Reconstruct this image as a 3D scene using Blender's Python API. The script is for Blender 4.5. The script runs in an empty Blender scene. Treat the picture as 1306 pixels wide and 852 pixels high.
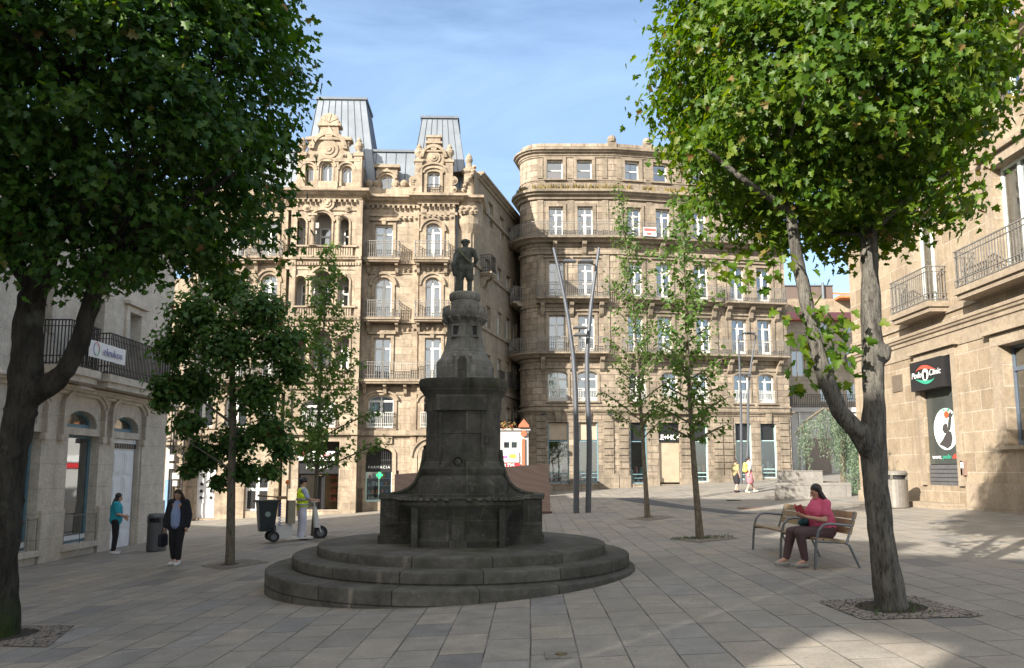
import bpy, bmesh, math, random
import numpy as np
from mathutils import Vector, Matrix, noise
R = math.radians
sin, cos, pi = math.sin, math.cos, math.pi
rnd = random.Random(7)
C = bpy.context.scene.collection
scene = bpy.context.scene

# ------------------------------------------------------------------ camera model
F_PX, CX, CY, PITCH, EYE = 943.0, 653.0, 490.0, R(6.65), 1.7
def ray(px, py):
    a = (px - CX) / F_PX; b = (CY - py) / F_PX
    return Vector((a, cos(PITCH) - b * sin(PITCH), sin(PITCH) + b * cos(PITCH)))
def sm(a, b, t):
    t = max(0.0, min(1.0, (t - a) / (b - a))); return t * t * (3 - 2 * t)
def ground_z(x, y):
    xs = max(-30.0, min(30.0, x))
    f = sm(28, 44, y)
    return 0.05 * xs + f * (-0.12 + 0.42 * sm(-8, 2, xs))
def G(px, py):                      # a point of the ground seen at this pixel of the photo
    d = ray(px, py); t = 1.0
    lo, hi = 1.0, 120.0
    for _ in range(60):
        m = (lo + hi) / 2; p = d * m
        if EYE + p.z > ground_z(p.x, p.y): lo = m
        else: hi = m
    p = d * lo
    return Vector((p.x, p.y, ground_z(p.x, p.y)))
def PZ(px, py, y):                  # a point at depth y
    d = ray(px, py); t = y / d.y
    return Vector((d.x * t, y, EYE + d.z * t))

class Fr:                           # a vertical plane: u to the right along it, v into the wall, z up
    def __init__(s, x, y, deg):
        s.x, s.y, s.a = x, y, R(deg)
        s.u = (cos(s.a), sin(s.a)); s.n = (-sin(s.a), cos(s.a))
    def w(s, u, v, z): return Vector((s.x + u * s.u[0] + v * s.n[0], s.y + u * s.u[1] + v * s.n[1], z))
    def off(s, v):
        f = Fr(0, 0, 0); f.x, f.y, f.a, f.u, f.n = s.x + v * s.n[0], s.y + v * s.n[1], s.a, s.u, s.n
        return f
    def uz(s, px, py):
        d = ray(px, py); den = d.x * s.n[0] + d.y * s.n[1]
        t = (s.x * s.n[0] + s.y * s.n[1]) / den
        p = d * t
        return ((p.x - s.x) * s.u[0] + (p.y - s.y) * s.u[1], EYE + p.z)
    def U(s, px, py=480): return s.uz(px, py)[0]
    def Z(s, px, py): return s.uz(px, py)[1]
    def rect(s, a, b, c, d):        # px left, px right, py top, py bottom -> u0,u1,z0,z1
        m = (a + b) / 2; n = (c + d) / 2
        return (s.U(a, n), s.U(b, n), s.Z(m, d), s.Z(m, c))
W0 = Fr(0, 0, 0)

# ------------------------------------------------------------------ mesh building
class MB:
    def __init__(s, T=W0):
        s.v, s.f, s.uv, s.mi, s.sm_ = [], [], [], [], []
        s.T = T; s.m = 0; s.smooth = False
    def face(s, pts, uvs=None):     # pts in (u, v, z) of the current frame
        pts = [Vector(p) for p in pts]
        if uvs is None:
            n = Vector((0, 0, 0))
            for i in range(len(pts)):
                n += (pts[i] - pts[0]).cross(pts[(i + 1) % len(pts)] - pts[0])
            ax, ay, az = abs(n.x), abs(n.y), abs(n.z)
            if az >= ax and az >= ay: uvs = [(p.x, p.y) for p in pts]
            elif ay >= ax: uvs = [(p.x, p.z) for p in pts]
            else: uvs = [(p.y, p.z) for p in pts]
        b = len(s.v)
        s.v += [s.T.w(p.x, p.y, p.z) for p in pts]
        s.f.append(list(range(b, b + len(pts)))); s.uv.append(uvs); s.mi.append(s.m); s.sm_.append(s.smooth)
    def box(s, x0, x1, y0, y1, z0, z1):
        if x1 < x0: x0, x1 = x1, x0
        if y1 < y0: y0, y1 = y1, y0
        if z1 < z0: z0, z1 = z1, z0
        A = [(x0, y0, z0), (x1, y0, z0), (x1, y1, z0), (x0, y1, z0), (x0, y0, z1), (x1, y0, z1), (x1, y1, z1), (x0, y1, z1)]
        for q in ((0, 3, 2, 1), (4, 5, 6, 7), (0, 1, 5, 4), (1, 2, 6, 5), (2, 3, 7, 6), (3, 0, 4, 7)):
            s.face([A[i] for i in q])
    def frustum(s, b, t, z0, z1):   # b, t = (x0,x1,y0,y1)
        A = [(b[0], b[2], z0), (b[1], b[2], z0), (b[1], b[3], z0), (b[0], b[3], z0), (t[0], t[2], z1), (t[1], t[2], z1), (t[1], t[3], z1), (t[0], t[3], z1)]
        for q in ((0, 3, 2, 1), (4, 5, 6, 7), (0, 1, 5, 4), (1, 2, 6, 5), (2, 3, 7, 6), (3, 0, 4, 7)):
            s.face([A[i] for i in q])
    def prism(s, poly, y0, y1):     # poly of (x,z), counter-clockwise seen from -y
        n = len(poly)
        s.face([(p[0], y0, p[1]) for p in poly])
        s.face([(p[0], y1, p[1]) for p in reversed(poly)])
        for i in range(n):
            a, b = poly[i], poly[(i + 1) % n]
            s.face([(a[0], y0, a[1]), (a[0], y1, a[1]), (b[0], y1, b[1]), (b[0], y0, b[1])])
    def plate(s, poly, z0, z1):     # poly of (x,y) counter-clockwise from above
        n = len(poly)
        s.face([(p[0], p[1], z1) for p in poly])
        s.face([(p[0], p[1], z0) for p in reversed(poly)])
        for i in range(n):
            a, b = poly[i], poly[(i + 1) % n]
            s.face([(a[0], a[1], z0), (b[0], b[1], z0), (b[0], b[1], z1), (a[0], a[1], z1)])
    def tube(s, path, r, n=8, caps=True):
        path = [Vector(p) for p in path]
        if not hasattr(r, '__len__'): r = [r] * len(path)
        rings = []; up = None; L = 0; Ls = []
        for i, p in enumerate(path):
            d = (path[min(i + 1, len(path) - 1)] - path[max(i - 1, 0)]).normalized()
            if up is None:
                up = Vector((0, 0, 1)) if abs(d.z) < .9 else Vector((1, 0, 0))
            x = d.cross(up).normalized(); y = x.cross(d); up = y
            rings.append([p + (x * cos(2 * pi * k / n) + y * sin(2 * pi * k / n)) * r[i] for k in range(n)])
            if i: L += (p - path[i - 1]).length
            Ls.append(L)
        sv = s.smooth; s.smooth = True
        per = 2 * pi * max(r)
        for i in range(len(path) - 1):
            for k in range(n):
                k2 = (k + 1) % n
                s.face([rings[i][k2], rings[i][k], rings[i + 1][k], rings[i + 1][k2]],
                       [((k + 1) / n * per, Ls[i]), (k / n * per, Ls[i]), (k / n * per, Ls[i + 1]), ((k + 1) / n * per, Ls[i + 1])])
        s.smooth = sv
        if caps:
            s.face(rings[0]); s.face(list(reversed(rings[-1])))
    def lathe(s, prof, n=24, cx=0, cy=0, ex=2.0, a0=0.0, a1=2 * pi, sx=1, sy=1):   # prof (r,z); ex: superellipse exponent
        def pt(r, z, k):
            t = a0 + (a1 - a0) * k / n
            c, d = cos(t), sin(t)
            e = 2.0 / (ex if not hasattr(ex, '__call__') else ex(z))
            return (cx + sx * r * math.copysign(abs(c) ** e, c), cy + sy * r * math.copysign(abs(d) ** e, d), z)
        full = abs(a1 - a0 - 2 * pi) < 1e-6
        rr = max(p[0] for p in prof); arc = (a1 - a0) * rr
        for i in range(len(prof) - 1):
            (r0, z0), (r1, z1) = prof[i], prof[i + 1]
            for k in range(n):
                uv = [(arc * k / n, z0 + r0), (arc * (k + 1) / n, z0 + r0), (arc * (k + 1) / n, z1 + r0), (arc * k / n, z1 + r0)]
                if abs(z1 - z0) < 1e-4: uv = None
                q = [pt(r0, z0, k), pt(r0, z0, k + 1), pt(r1, z1, k + 1), pt(r1, z1, k)]
                if r0 < 1e-5: q = q[1:]; uv = uv[1:] if uv else None
                elif r1 < 1e-5: q = q[:3]; uv = uv[:3] if uv else None
                s.face(q, uv)
        if prof[0][0] > 1e-5 and full: s.face([pt(prof[0][0], prof[0][1], k) for k in reversed(range(n))])
        if prof[-1][0] > 1e-5 and full: s.face([pt(prof[-1][0], prof[-1][1], k) for k in range(n)])
    def ball(s, c, r, n=10, sx=1, sy=1, sz=1):
        sv = s.smooth; s.smooth = True
        m = n // 2 + 1
        s_prof = [(max(1e-6, r * sin(pi * i / m)), c[2] - r * sz * cos(pi * i / m)) for i in range(m + 1)]
        s_prof[0] = (0, c[2] - r * sz); s_prof[-1] = (0, c[2] + r * sz)
        s.lathe(s_prof, n, c[0], c[1], 2.0, sx=sx, sy=sy); s.smooth = sv
    def mesh(s, name, mats, origin=(0, 0, 0)):
        me = bpy.data.meshes.new(name)
        o = Vector(origin)
        me.from_pydata([tuple(p - o) for p in s.v], [], s.f)
        if not isinstance(mats, (list, tuple)): mats = [mats]
        for m in mats: me.materials.append(m)
        uvl = me.uv_layers.new(name='UVMap')
        flat = [c for f in s.uv for p in f for c in p]
        uvl.data.foreach_set('uv', flat)
        me.polygons.foreach_set('material_index', s.mi)
        me.polygons.foreach_set('use_smooth', s.sm_)
        me.update()
        return me
    def build(s, name, mats, parent=None, weld=False, origin=None):
        org = Vector(origin) if origin is not None else (world_loc(parent) if parent is not None else Vector((0, 0, 0)))
        me = s.mesh(name, mats, org)
        if weld:
            bm = bmesh.new(); bm.from_mesh(me); bmesh.ops.remove_doubles(bm, verts=bm.verts, dist=1e-4); bm.to_mesh(me); bm.free()
        o = bpy.data.objects.new(name, me); C.objects.link(o)
        if parent is not None:
            o.parent = parent
        else:
            o.location = org
        return o
def world_loc(o):
    p = Vector((0, 0, 0))
    while o is not None:
        p += o.location; o = o.parent
    return p
def tag(o, label, cat, group=None, kind=None):
    if label: o['label'] = label
    if cat: o['category'] = cat
    if group: o['group'] = group
    if kind: o['kind'] = kind
    return o
def thing(name, loc, label, cat, group=None, rz=0):
    o = bpy.data.objects.new(name, None); C.objects.link(o)
    o.location = loc; o.rotation_euler = (0, 0, rz); o.empty_display_size = .3
    return tag(o, label, cat, group)
def child(name, me, parent, wloc=None, rz=0):      # an object sharing mesh data, placed in the world (parents have no rotation)
    o = bpy.data.objects.new(name, me); C.objects.link(o); o.parent = parent
    if wloc is not None:
        o.location = Vector(wloc) - world_loc(parent); o.rotation_euler = (0, 0, rz)
    return o
def copy_tree(o, parent=None):
    c = o.copy(); C.objects.link(c)
    if parent is not None: c.parent = parent
    for ch in list(o.children): copy_tree(ch, c)
    return c

def offset_path(path, d):           # path of (x,y); positive d goes to the right-hand side (outwards when walking with the wall on the left)
    out = []
    for i, p in enumerate(path):
        ns = []
        if i: ns.append((path[i][0] - path[i - 1][0], path[i][1] - path[i - 1][1]))
        if i < len(path) - 1: ns.append((path[i + 1][0] - path[i][0], path[i + 1][1] - path[i][1]))
        nn = []
        for a, b in ns:
            l = math.hypot(a, b); nn.append((b / l, -a / l))
        mx = sum(n[0] for n in nn); my = sum(n[1] for n in nn); l = math.hypot(mx, my); mx /= l; my /= l
        k = d / max(.35, mx * nn[0][0] + my * nn[0][1])
        out.append((p[0] + mx * k, p[1] + my * k))
    return out
def sweep(mb, path, prof, cap=True):     # prof: closed list of (out, z), counter-clockwise when seen with out to the right
    ps = [offset_path(path, o) for o, z in prof]
    n = len(prof); L = 0
    for i in range(len(path) - 1):
        l = math.hypot(path[i + 1][0] - path[i][0], path[i + 1][1] - path[i][1])
        for k in range(n):
            k2 = (k + 1) % n
            a, b = ps[k][i], ps[k][i + 1]; c, d = ps[k2][i + 1], ps[k2][i]
            za, zb = prof[k][1], prof[k2][1]
            w = abs(zb - za) + abs(prof[k][0] - prof[k2][0])
            mb.face([(a[0], a[1], za), (b[0], b[1], za), (c[0], c[1], zb), (d[0], d[1], zb)], [(L, za), (L + l, za), (L + l, za + w), (L, za + w)])
        L += l
    if cap:
        mb.face([(ps[k][0][0], ps[k][0][1], prof[k][1]) for k in range(n)])
        mb.face([(ps[k][-1][0], ps[k][-1][1], prof[k][1]) for k in reversed(range(n))])
def band(mb, path, z0, z1, out, inn=-.05):
    sweep(mb, path, [(inn, z0), (out, z0), (out, z1), (inn, z1)])
def cornice(mb, path, z0, z1, out, inn=-.05):     # stepped moulding growing outwards to its top
    h = z1 - z0
    sweep(mb, path, [(inn, z0), (out * .25, z0), (out * .3, z0 + h * .3), (out * .65, z0 + h * .42), (out * .75, z0 + h * .6), (out, z0 + h * .68), (out, z1 - .03), (out - .04, z1), (inn, z1)])
def path_points(path, step, phase=.5):
    out = []; rest = step * phase
    for i in range(len(path) - 1):
        a, b = Vector(path[i]), Vector(path[i + 1]); l = (b - a).length; d = (b - a) / l
        while rest < l:
            out.append((a + d * rest, d)); rest += step
        rest -= l
    return out

def facade(mb, u0, u1, z0, z1, ops, dep=.3, v=0):  # a wall with real openings: ops = (uL,uR,zB,zT,rise)
    us = sorted(set([u0, u1] + [x for o in ops for x in o[:2]])); zs = sorted(set([z0, z1] + [x for o in ops for x in o[2:4]]))
    us = [x for x in us if u0 <= x <= u1]; zs = [x for x in zs if z0 <= x <= z1]
    for i in range(len(us) - 1):
        a, b = us[i], us[i + 1]
        run = None
        for j in range(len(zs) - 1):
            c, d = zs[j], zs[j + 1]; m = ((a + b) / 2, (c + d) / 2)
            if not any(o[0] < m[0] < o[1] and o[2] < m[1] < o[3] for o in ops):
                mb.face([(a, v, c), (b, v, c), (b, v, d), (a, v, d)])
    for (a, b, c, d, rise) in [(*o, 0)[:5] for o in ops]:
        w = v + dep
        sp = d - rise
        mb.face([(a, v, c), (b, v, c), (b, w, c), (a, w, c)])
        mb.face([(a, v, sp), (a, v, c), (a, w, c), (a, w, sp)])
        mb.face([(b, v, c), (b, v, sp), (b, w, sp), (b, w, c)])
        if rise <= 0:
            mb.face([(b, v, d), (a, v, d), (a, w, d), (b, w, d)])
        else:
            n = 10; P = arc_pts(a, b, sp, rise, n)
            for k in range(n):
                p, q = P[k], P[k + 1]
                mb.face([(p[0], v, p[1]), (q[0], v, q[1]), (q[0], v, d), (p[0], v, d)])
                mb.face([(q[0], v, q[1]), (p[0], v, p[1]), (p[0], w, p[1]), (q[0], w, q[1])])
def arc_pts(a, b, sp, rise, n=10):
    m, h = (a + b) / 2, (b - a) / 2
    return [(m - h * cos(pi * k / n), sp + rise * sin(pi * k / n)) for k in range(n + 1)]
def surround(mb, a, b, c, d, rise, w=.16, t=.07, v=0, hood=True, keystone=False, sill=True):   # moulded frame round an opening
    sp = d - rise
    mb.box(a - w, a - .003, v - t, v + .02, c, sp); mb.box(b + .003, b + w, v - t, v + .02, c, sp)
    if rise <= 0:
        mb.box(a - w, b + w, v - t - .003, v + .02, d + .003, d + w)
        if hood: mb.box(a - w * 1.6, b + w * 1.6, v - t - .12, v + .02, d + w + .02, d + w + .12)
    else:
        P = arc_pts(a - .003, b + .003, sp, rise + .003, 12); Q = arc_pts(a - w, b + w, sp, rise + w, 12)
        for k in range(12):
            mb.face([(P[k][0], v - t, P[k][1]), (P[k + 1][0], v - t, P[k + 1][1]), (Q[k + 1][0], v - t, Q[k + 1][1]), (Q[k][0], v - t, Q[k][1])])
            mb.face([(Q[k][0], v - t, Q[k][1]), (Q[k + 1][0], v - t, Q[k + 1][1]), (Q[k + 1][0], v + .02, Q[k + 1][1]), (Q[k][0], v + .02, Q[k][1])])
            mb.face([(P[k + 1][0], v - t, P[k + 1][1]), (P[k][0], v - t, P[k][1]), (P[k][0], v + .02, P[k][1]), (P[k + 1][0], v + .02, P[k + 1][1])])
        if hood:
            Q1 = arc_pts(a - w - .1, b + w + .1, sp, rise + w + .1, 12)
            for k in range(12):
                q = [(Q[k][0], Q[k][1]), (Q[k + 1][0], Q[k + 1][1]), (Q1[k + 1][0], Q1[k + 1][1]), (Q1[k][0], Q1[k][1])]
                mb.prism(q, v - t - .09, v + .02)
    if keystone:
        m = (a + b) / 2
        mb.prism([(m - .09, d - .02), (m + .09, d - .02), (m + .15, d + .36), (m - .15, d + .36)], v - t - .1, v)
    if sill:
        mb.box(a - w, b + w, v - .14, v + .05, c - .1, c - .004)

# ------------------------------------------------------------------ materials
def NT(name):
    m = bpy.data.materials.new(name); m.use_nodes = True
    nt = m.node_tree; nt.nodes.clear()
    out = nt.nodes.new('ShaderNodeOutputMaterial'); p = nt.nodes.new('ShaderNodeBsdfPrincipled')
    nt.links.new(p.outputs[0], out.inputs[0])
    return m, nt, p, out
def nd(nt, t, **kw):
    n = nt.nodes.new(t)
    for k, v in kw.items():
        if k.startswith('i_'): n.inputs[k[2:].replace('_', ' ')].default_value = v
        else: setattr(n, k, v)
    return n
def rgba(c): return (c[0], c[1], c[2], 1)
def hexc(h):
    h = h.lstrip('#'); v = [int(h[i:i + 2], 16) / 255 for i in (0, 2, 4)]
    return tuple(x / 12.92 if x <= .04045 else ((x + .055) / 1.055) ** 2.4 for x in v)
def mixc(nt, a, b, fac, mode='MIX'):
    n = nt.nodes.new('ShaderNodeMix'); n.data_type = 'RGBA'; n.blend_type = mode
    for s, v in ((0, fac), (6, a), (7, b)):
        if hasattr(v, 'links') or hasattr(v, 'is_linked'): nt.links.new(v, n.inputs[s])
        else: n.inputs[s].default_value = v if s == 0 else rgba(v)
    return n.outputs[2]
def ramp(nt, src, stops):
    n = nt.nodes.new('ShaderNodeValToRGB'); e = n.color_ramp.elements
    while len(e) < len(stops): e.new(.5)
    for i, (p, c) in enumerate(stops):
        e[i].position = p; e[i].color = rgba(c) if hasattr(c, '__len__') else (c, c, c, 1)
    nt.links.new(src, n.inputs[0]); return n.outputs[0]
def noise_n(nt, vec, scale, detail=4, rough=.55):
    n = nd(nt, 'ShaderNodeTexNoise'); n.inputs['Scale'].default_value = scale; n.inputs['Detail'].default_value = detail; n.inputs['Roughness'].default_value = rough
    if vec is not None: nt.links.new(vec, n.inputs['Vector'])
    return n.outputs[0]
def plain(name, col, rough=.6, metal=0.0, var=.12, scale=6, bump=0.0, spec=.5):
    m, nt, p, out = NT(name)
    tc = nd(nt, 'ShaderNodeTexCoord')
    n = noise_n(nt, tc.outputs['Object'], scale, 5)
    f = ramp(nt, n, [(.3, 1 - var), (.7, 1 + var)]) if var else None
    if var:
        c = mixc(nt, col, f, 1.0, 'MULTIPLY'); nt.links.new(c, p.inputs['Base Color'])
    else: p.inputs['Base Color'].default_value = rgba(col)
    p.inputs['Roughness'].default_value = rough; p.inputs['Metallic'].default_value = metal
    p.inputs['Specular IOR Level'].default_value = spec
    if bump:
        b = nd(nt, 'ShaderNodeBump'); b.inputs['Strength'].default_value = bump; b.inputs['Distance'].default_value = .01
        nt.links.new(noise_n(nt, tc.outputs['Object'], scale * 8, 4), b.inputs['Height']); nt.links.new(b.outputs[0], p.inputs['Normal'])
    return m
def ashlar(name, c1, c2, mortar, bw=.9, bh=.38, joint=.012, stain=(.12, .10, .08), stain_amt=.5, bump=.5, rough=.85, streak=True, msm=.2, blotch=.16, lichen=0):
    m, nt, p, out = NT(name)
    uv = nd(nt, 'ShaderNodeUVMap'); uv.uv_map = 'UVMap'
    tc = nd(nt, 'ShaderNodeTexCoord')
    br = nd(nt, 'ShaderNodeTexBrick'); br.offset = .5; br.offset_frequency = 2
    br.inputs['Color1'].default_value = rgba(c1); br.inputs['Color2'].default_value = rgba(c2); br.inputs['Mortar'].default_value = rgba(mortar)
    br.inputs['Scale'].default_value = 1; br.inputs['Mortar Size'].default_value = joint; br.inputs['Mortar Smooth'].default_value = msm
    br.inputs['Bias'].default_value = -.1; br.inputs['Brick Width'].default_value = bw; br.inputs['Row Height'].default_value = bh
    nt.links.new(uv.outputs[0], br.inputs['Vector'])
    g = noise_n(nt, tc.outputs['Object'], 14, 6, .65)
    col = mixc(nt, br.outputs['Color'], ramp(nt, g, [(.25, .78), (.75, 1.18)]), 1.0, 'MULTIPLY')
    col = mixc(nt, col, ramp(nt, noise_n(nt, tc.outputs['Object'], 2.6, 7, .7), [(.3, 1 - blotch * 1.3), (.7, 1 + blotch)]), 1.0, 'MULTIPLY')
    big = noise_n(nt, tc.outputs['Object'], .55, 6, .65)
    col = mixc(nt, col, stain, ramp(nt, big, [(.48, 0), (.78, stain_amt)]))
    if streak:
        mp = nd(nt, 'ShaderNodeMapping'); mp.inputs['Scale'].default_value = (2.2, 2.2, .16)
        nt.links.new(tc.outputs['Object'], mp.inputs['Vector'])
        st = noise_n(nt, mp.outputs[0], 1.6, 5, .6)
        col = mixc(nt, col, stain, ramp(nt, st, [(.52, 0), (.75, stain_amt * .8)]))
    if lichen: col = mixc(nt, col, (.21, .205, .165), ramp(nt, noise_n(nt, tc.outputs['Object'], 7.5, 6, .7), [(.58, 0), (.68, lichen)])); col = mixc(nt, col, (.035, .05, .012), ramp(nt, noise_n(nt, tc.outputs['Object'], 1.7, 5, .6), [(.56, 0), (.7, .5)]))
    nt.links.new(col, p.inputs['Base Color']); p.inputs['Roughness'].default_value = rough; p.inputs['Specular IOR Level'].default_value = .25
    b = nd(nt, 'ShaderNodeBump'); b.inputs['Strength'].default_value = bump; b.inputs['Distance'].default_value = .015
    mh = nd(nt, 'ShaderNodeMath', operation='MULTIPLY_ADD'); mh.inputs[1].default_value = .35
    nt.links.new(g, mh.inputs[0])
    inv = nd(nt, 'ShaderNodeMath', operation='SUBTRACT'); inv.inputs[0].default_value = 1
    nt.links.new(br.outputs['Fac'], inv.inputs[1]); nt.links.new(inv.outputs[0], mh.inputs[2])
    nt.links.new(mh.outputs[0], b.inputs['Height']); nt.links.new(b.outputs[0], p.inputs['Normal'])
    return m
def glass(name, tint=(.75, .82, .85), clear=.72):
    m, nt, p, out = NT(name)
    nt.nodes.remove(p)
    t = nd(nt, 'ShaderNodeBsdfTransparent'); t.inputs[0].default_value = rgba(tint)
    g = nd(nt, 'ShaderNodeBsdfGlossy'); g.inputs['Roughness'].default_value = .03; g.inputs[0].default_value = (.9, .95, 1, 1)
    lw = nd(nt, 'ShaderNodeLayerWeight'); lw.inputs[0].default_value = .35
    f = ramp(nt, lw.outputs['Fresnel'], [(0, 1 - clear), (1, 1)])
    tc = nd(nt, 'ShaderNodeTexCoord')
    b = nd(nt, 'ShaderNodeBump'); b.inputs['Strength'].default_value = .02; b.inputs['Distance'].default_value = .05
    nt.links.new(noise_n(nt, tc.outputs['Object'], 1.6, 2), b.inputs['Height']); nt.links.new(b.outputs[0], g.inputs['Normal'])
    mx = nd(nt, 'ShaderNodeMixShader'); nt.links.new(f, mx.inputs[0]); nt.links.new(t.outputs[0], mx.inputs[1]); nt.links.new(g.outputs[0], mx.inputs[2])
    nt.links.new(mx.outputs[0], out.inputs[0])
    return m

M = {}
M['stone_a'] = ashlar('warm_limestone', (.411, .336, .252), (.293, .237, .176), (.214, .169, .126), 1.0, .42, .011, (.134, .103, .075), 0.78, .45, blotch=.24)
M['trim_a'] = ashlar('carved_limestone', (.403, .324, .238), (.316, .253, .184), (.221, .179, .129), 1.4, .6, .006, (.095, .075, .059), 0.83, .4, blotch=.24)
M['stone_b'] = ashlar('weathered_granite', (.356, .293, .222), (.221, .182, .143), (.127, .103, .084), .85, .40, .016, (.103, .079, .062), 0.78, .7, blotch=.24)
M['trim_b'] = ashlar('weathered_granite_trim', (.293, .241, .184), (.237, .198, .151), (.158, .130, .104), 1.2, .6, .008, (.079, .067, .050), 0.83, .45, blotch=.24)
M['stone_c'] = ashlar('pale_granite', (.605, .529, .432), (.562, .491, .400), (.432, .378, .308), 1.1, .62, .008, (.259, .216, .167), .45, .3)
M['stone_d'] = ashlar('golden_granite', (.340, .276, .199), (.242, .189, .131), (.416, .355, .286), .85, .55, .014, (.166, .124, .090), .6, .5)
M['trim_d'] = ashlar('golden_granite_trim', (.318, .260, .196), (.280, .227, .167), (.227, .185, .142), 1.5, .7, .006, (.166, .129, .098), .5, .35)
M['stone_e'] = ashlar('grey_granite', (.405, .344, .274), (.324, .284, .223), (.274, .234, .193), .6, .34, .014, (.182, .151, .121), .5, .6)
M['side_a'] = ashlar('darker_side_stone', (.306, .255, .187), (.264, .221, .162), (.187, .153, .119), 1.0, .42, .008, (.111, .093, .076), .6, .4)  # darker tone of the house stone, used on the alley side
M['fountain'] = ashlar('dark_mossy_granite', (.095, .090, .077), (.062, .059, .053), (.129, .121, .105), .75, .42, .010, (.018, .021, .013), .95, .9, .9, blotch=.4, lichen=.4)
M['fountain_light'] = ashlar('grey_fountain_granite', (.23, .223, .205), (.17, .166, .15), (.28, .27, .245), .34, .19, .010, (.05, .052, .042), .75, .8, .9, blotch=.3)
M['step'] = ashlar('worn_step_granite', (.116, .108, .092), (.083, .078, .068), (.039, .036, .033), 1.15, 1.0, .010, (.033, .035, .024), .8, .7, .85, streak=False, blotch=.35, lichen=.25)
M['statue'] = plain('dark_bronze_stone', (.055, .062, .052), .7, 0, .5, 5, .5)
M['zinc'] = plain('zinc_roof', (.209, .237, .270), .45, .25, .16, 1.2, .15)
M['zinc_dark'] = plain('zinc_seam', (.13, .15, .175), .5, .25, .1, 3)
M['white'] = plain('white_window_paint', (.663, .663, .629), .5, 0, .05, 3)
M['white_wood'] = plain('white_door_paint', (.74, .74, .74), .5, 0, .07, 3, .1)
M['curtain'] = plain('white_curtain', (.637, .629, .595), .9, 0, .1, 9)
M['curtain_warm'] = plain('ochre_curtain', (.52, .30, .10), .9, 0, .1, 9)
M['blind'] = plain('terracotta_blind', (.55, .22, .13), .8, 0, .06, 8)
M['glass'] = glass('window_glass')
M['shop_glass'] = glass('shop_glass', (.80, .86, .85), .80)
M['iron'] = plain('wrought_iron', (.045, .045, .047), .55, .4, .2, 8)
M['iron_grey'] = plain('grey_wrought_iron', (.20, .19, .175), .6, .3, .25, 8)
M['iron_white'] = plain('white_iron', (.62, .61, .57), .55, .1, .1, 8)
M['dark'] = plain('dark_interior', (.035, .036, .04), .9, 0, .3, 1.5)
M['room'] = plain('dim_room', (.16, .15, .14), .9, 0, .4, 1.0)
M['black'] = plain('black_fascia', (.02, .02, .022), .35, 0, .1, 4)
M['black_soft'] = plain('black_rubber', (.018, .018, .02), .75, 0, .2, 8)
M['teal'] = plain('teal_frame', (.14, .24, .28), .5, 0, .1, 5)
M['mint'] = plain('mint_shop_frame', (.42, .60, .56), .5, 0, .08, 5)
M['rust'] = plain('red_metal_roof', (.34, .085, .05), .55, .1, .2, 3)
M['tile'] = plain('orange_roof_tile', (.62, .19, .07), .8, 0, .25, 9, .4)
M['plaster_white'] = plain('white_plaster', (.468, .455, .436), .85, 0, .08, 2)
M['moss'] = plain('dry_moss', (.17, .13, .045), .95, 0, .6, 7, .6)
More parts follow.
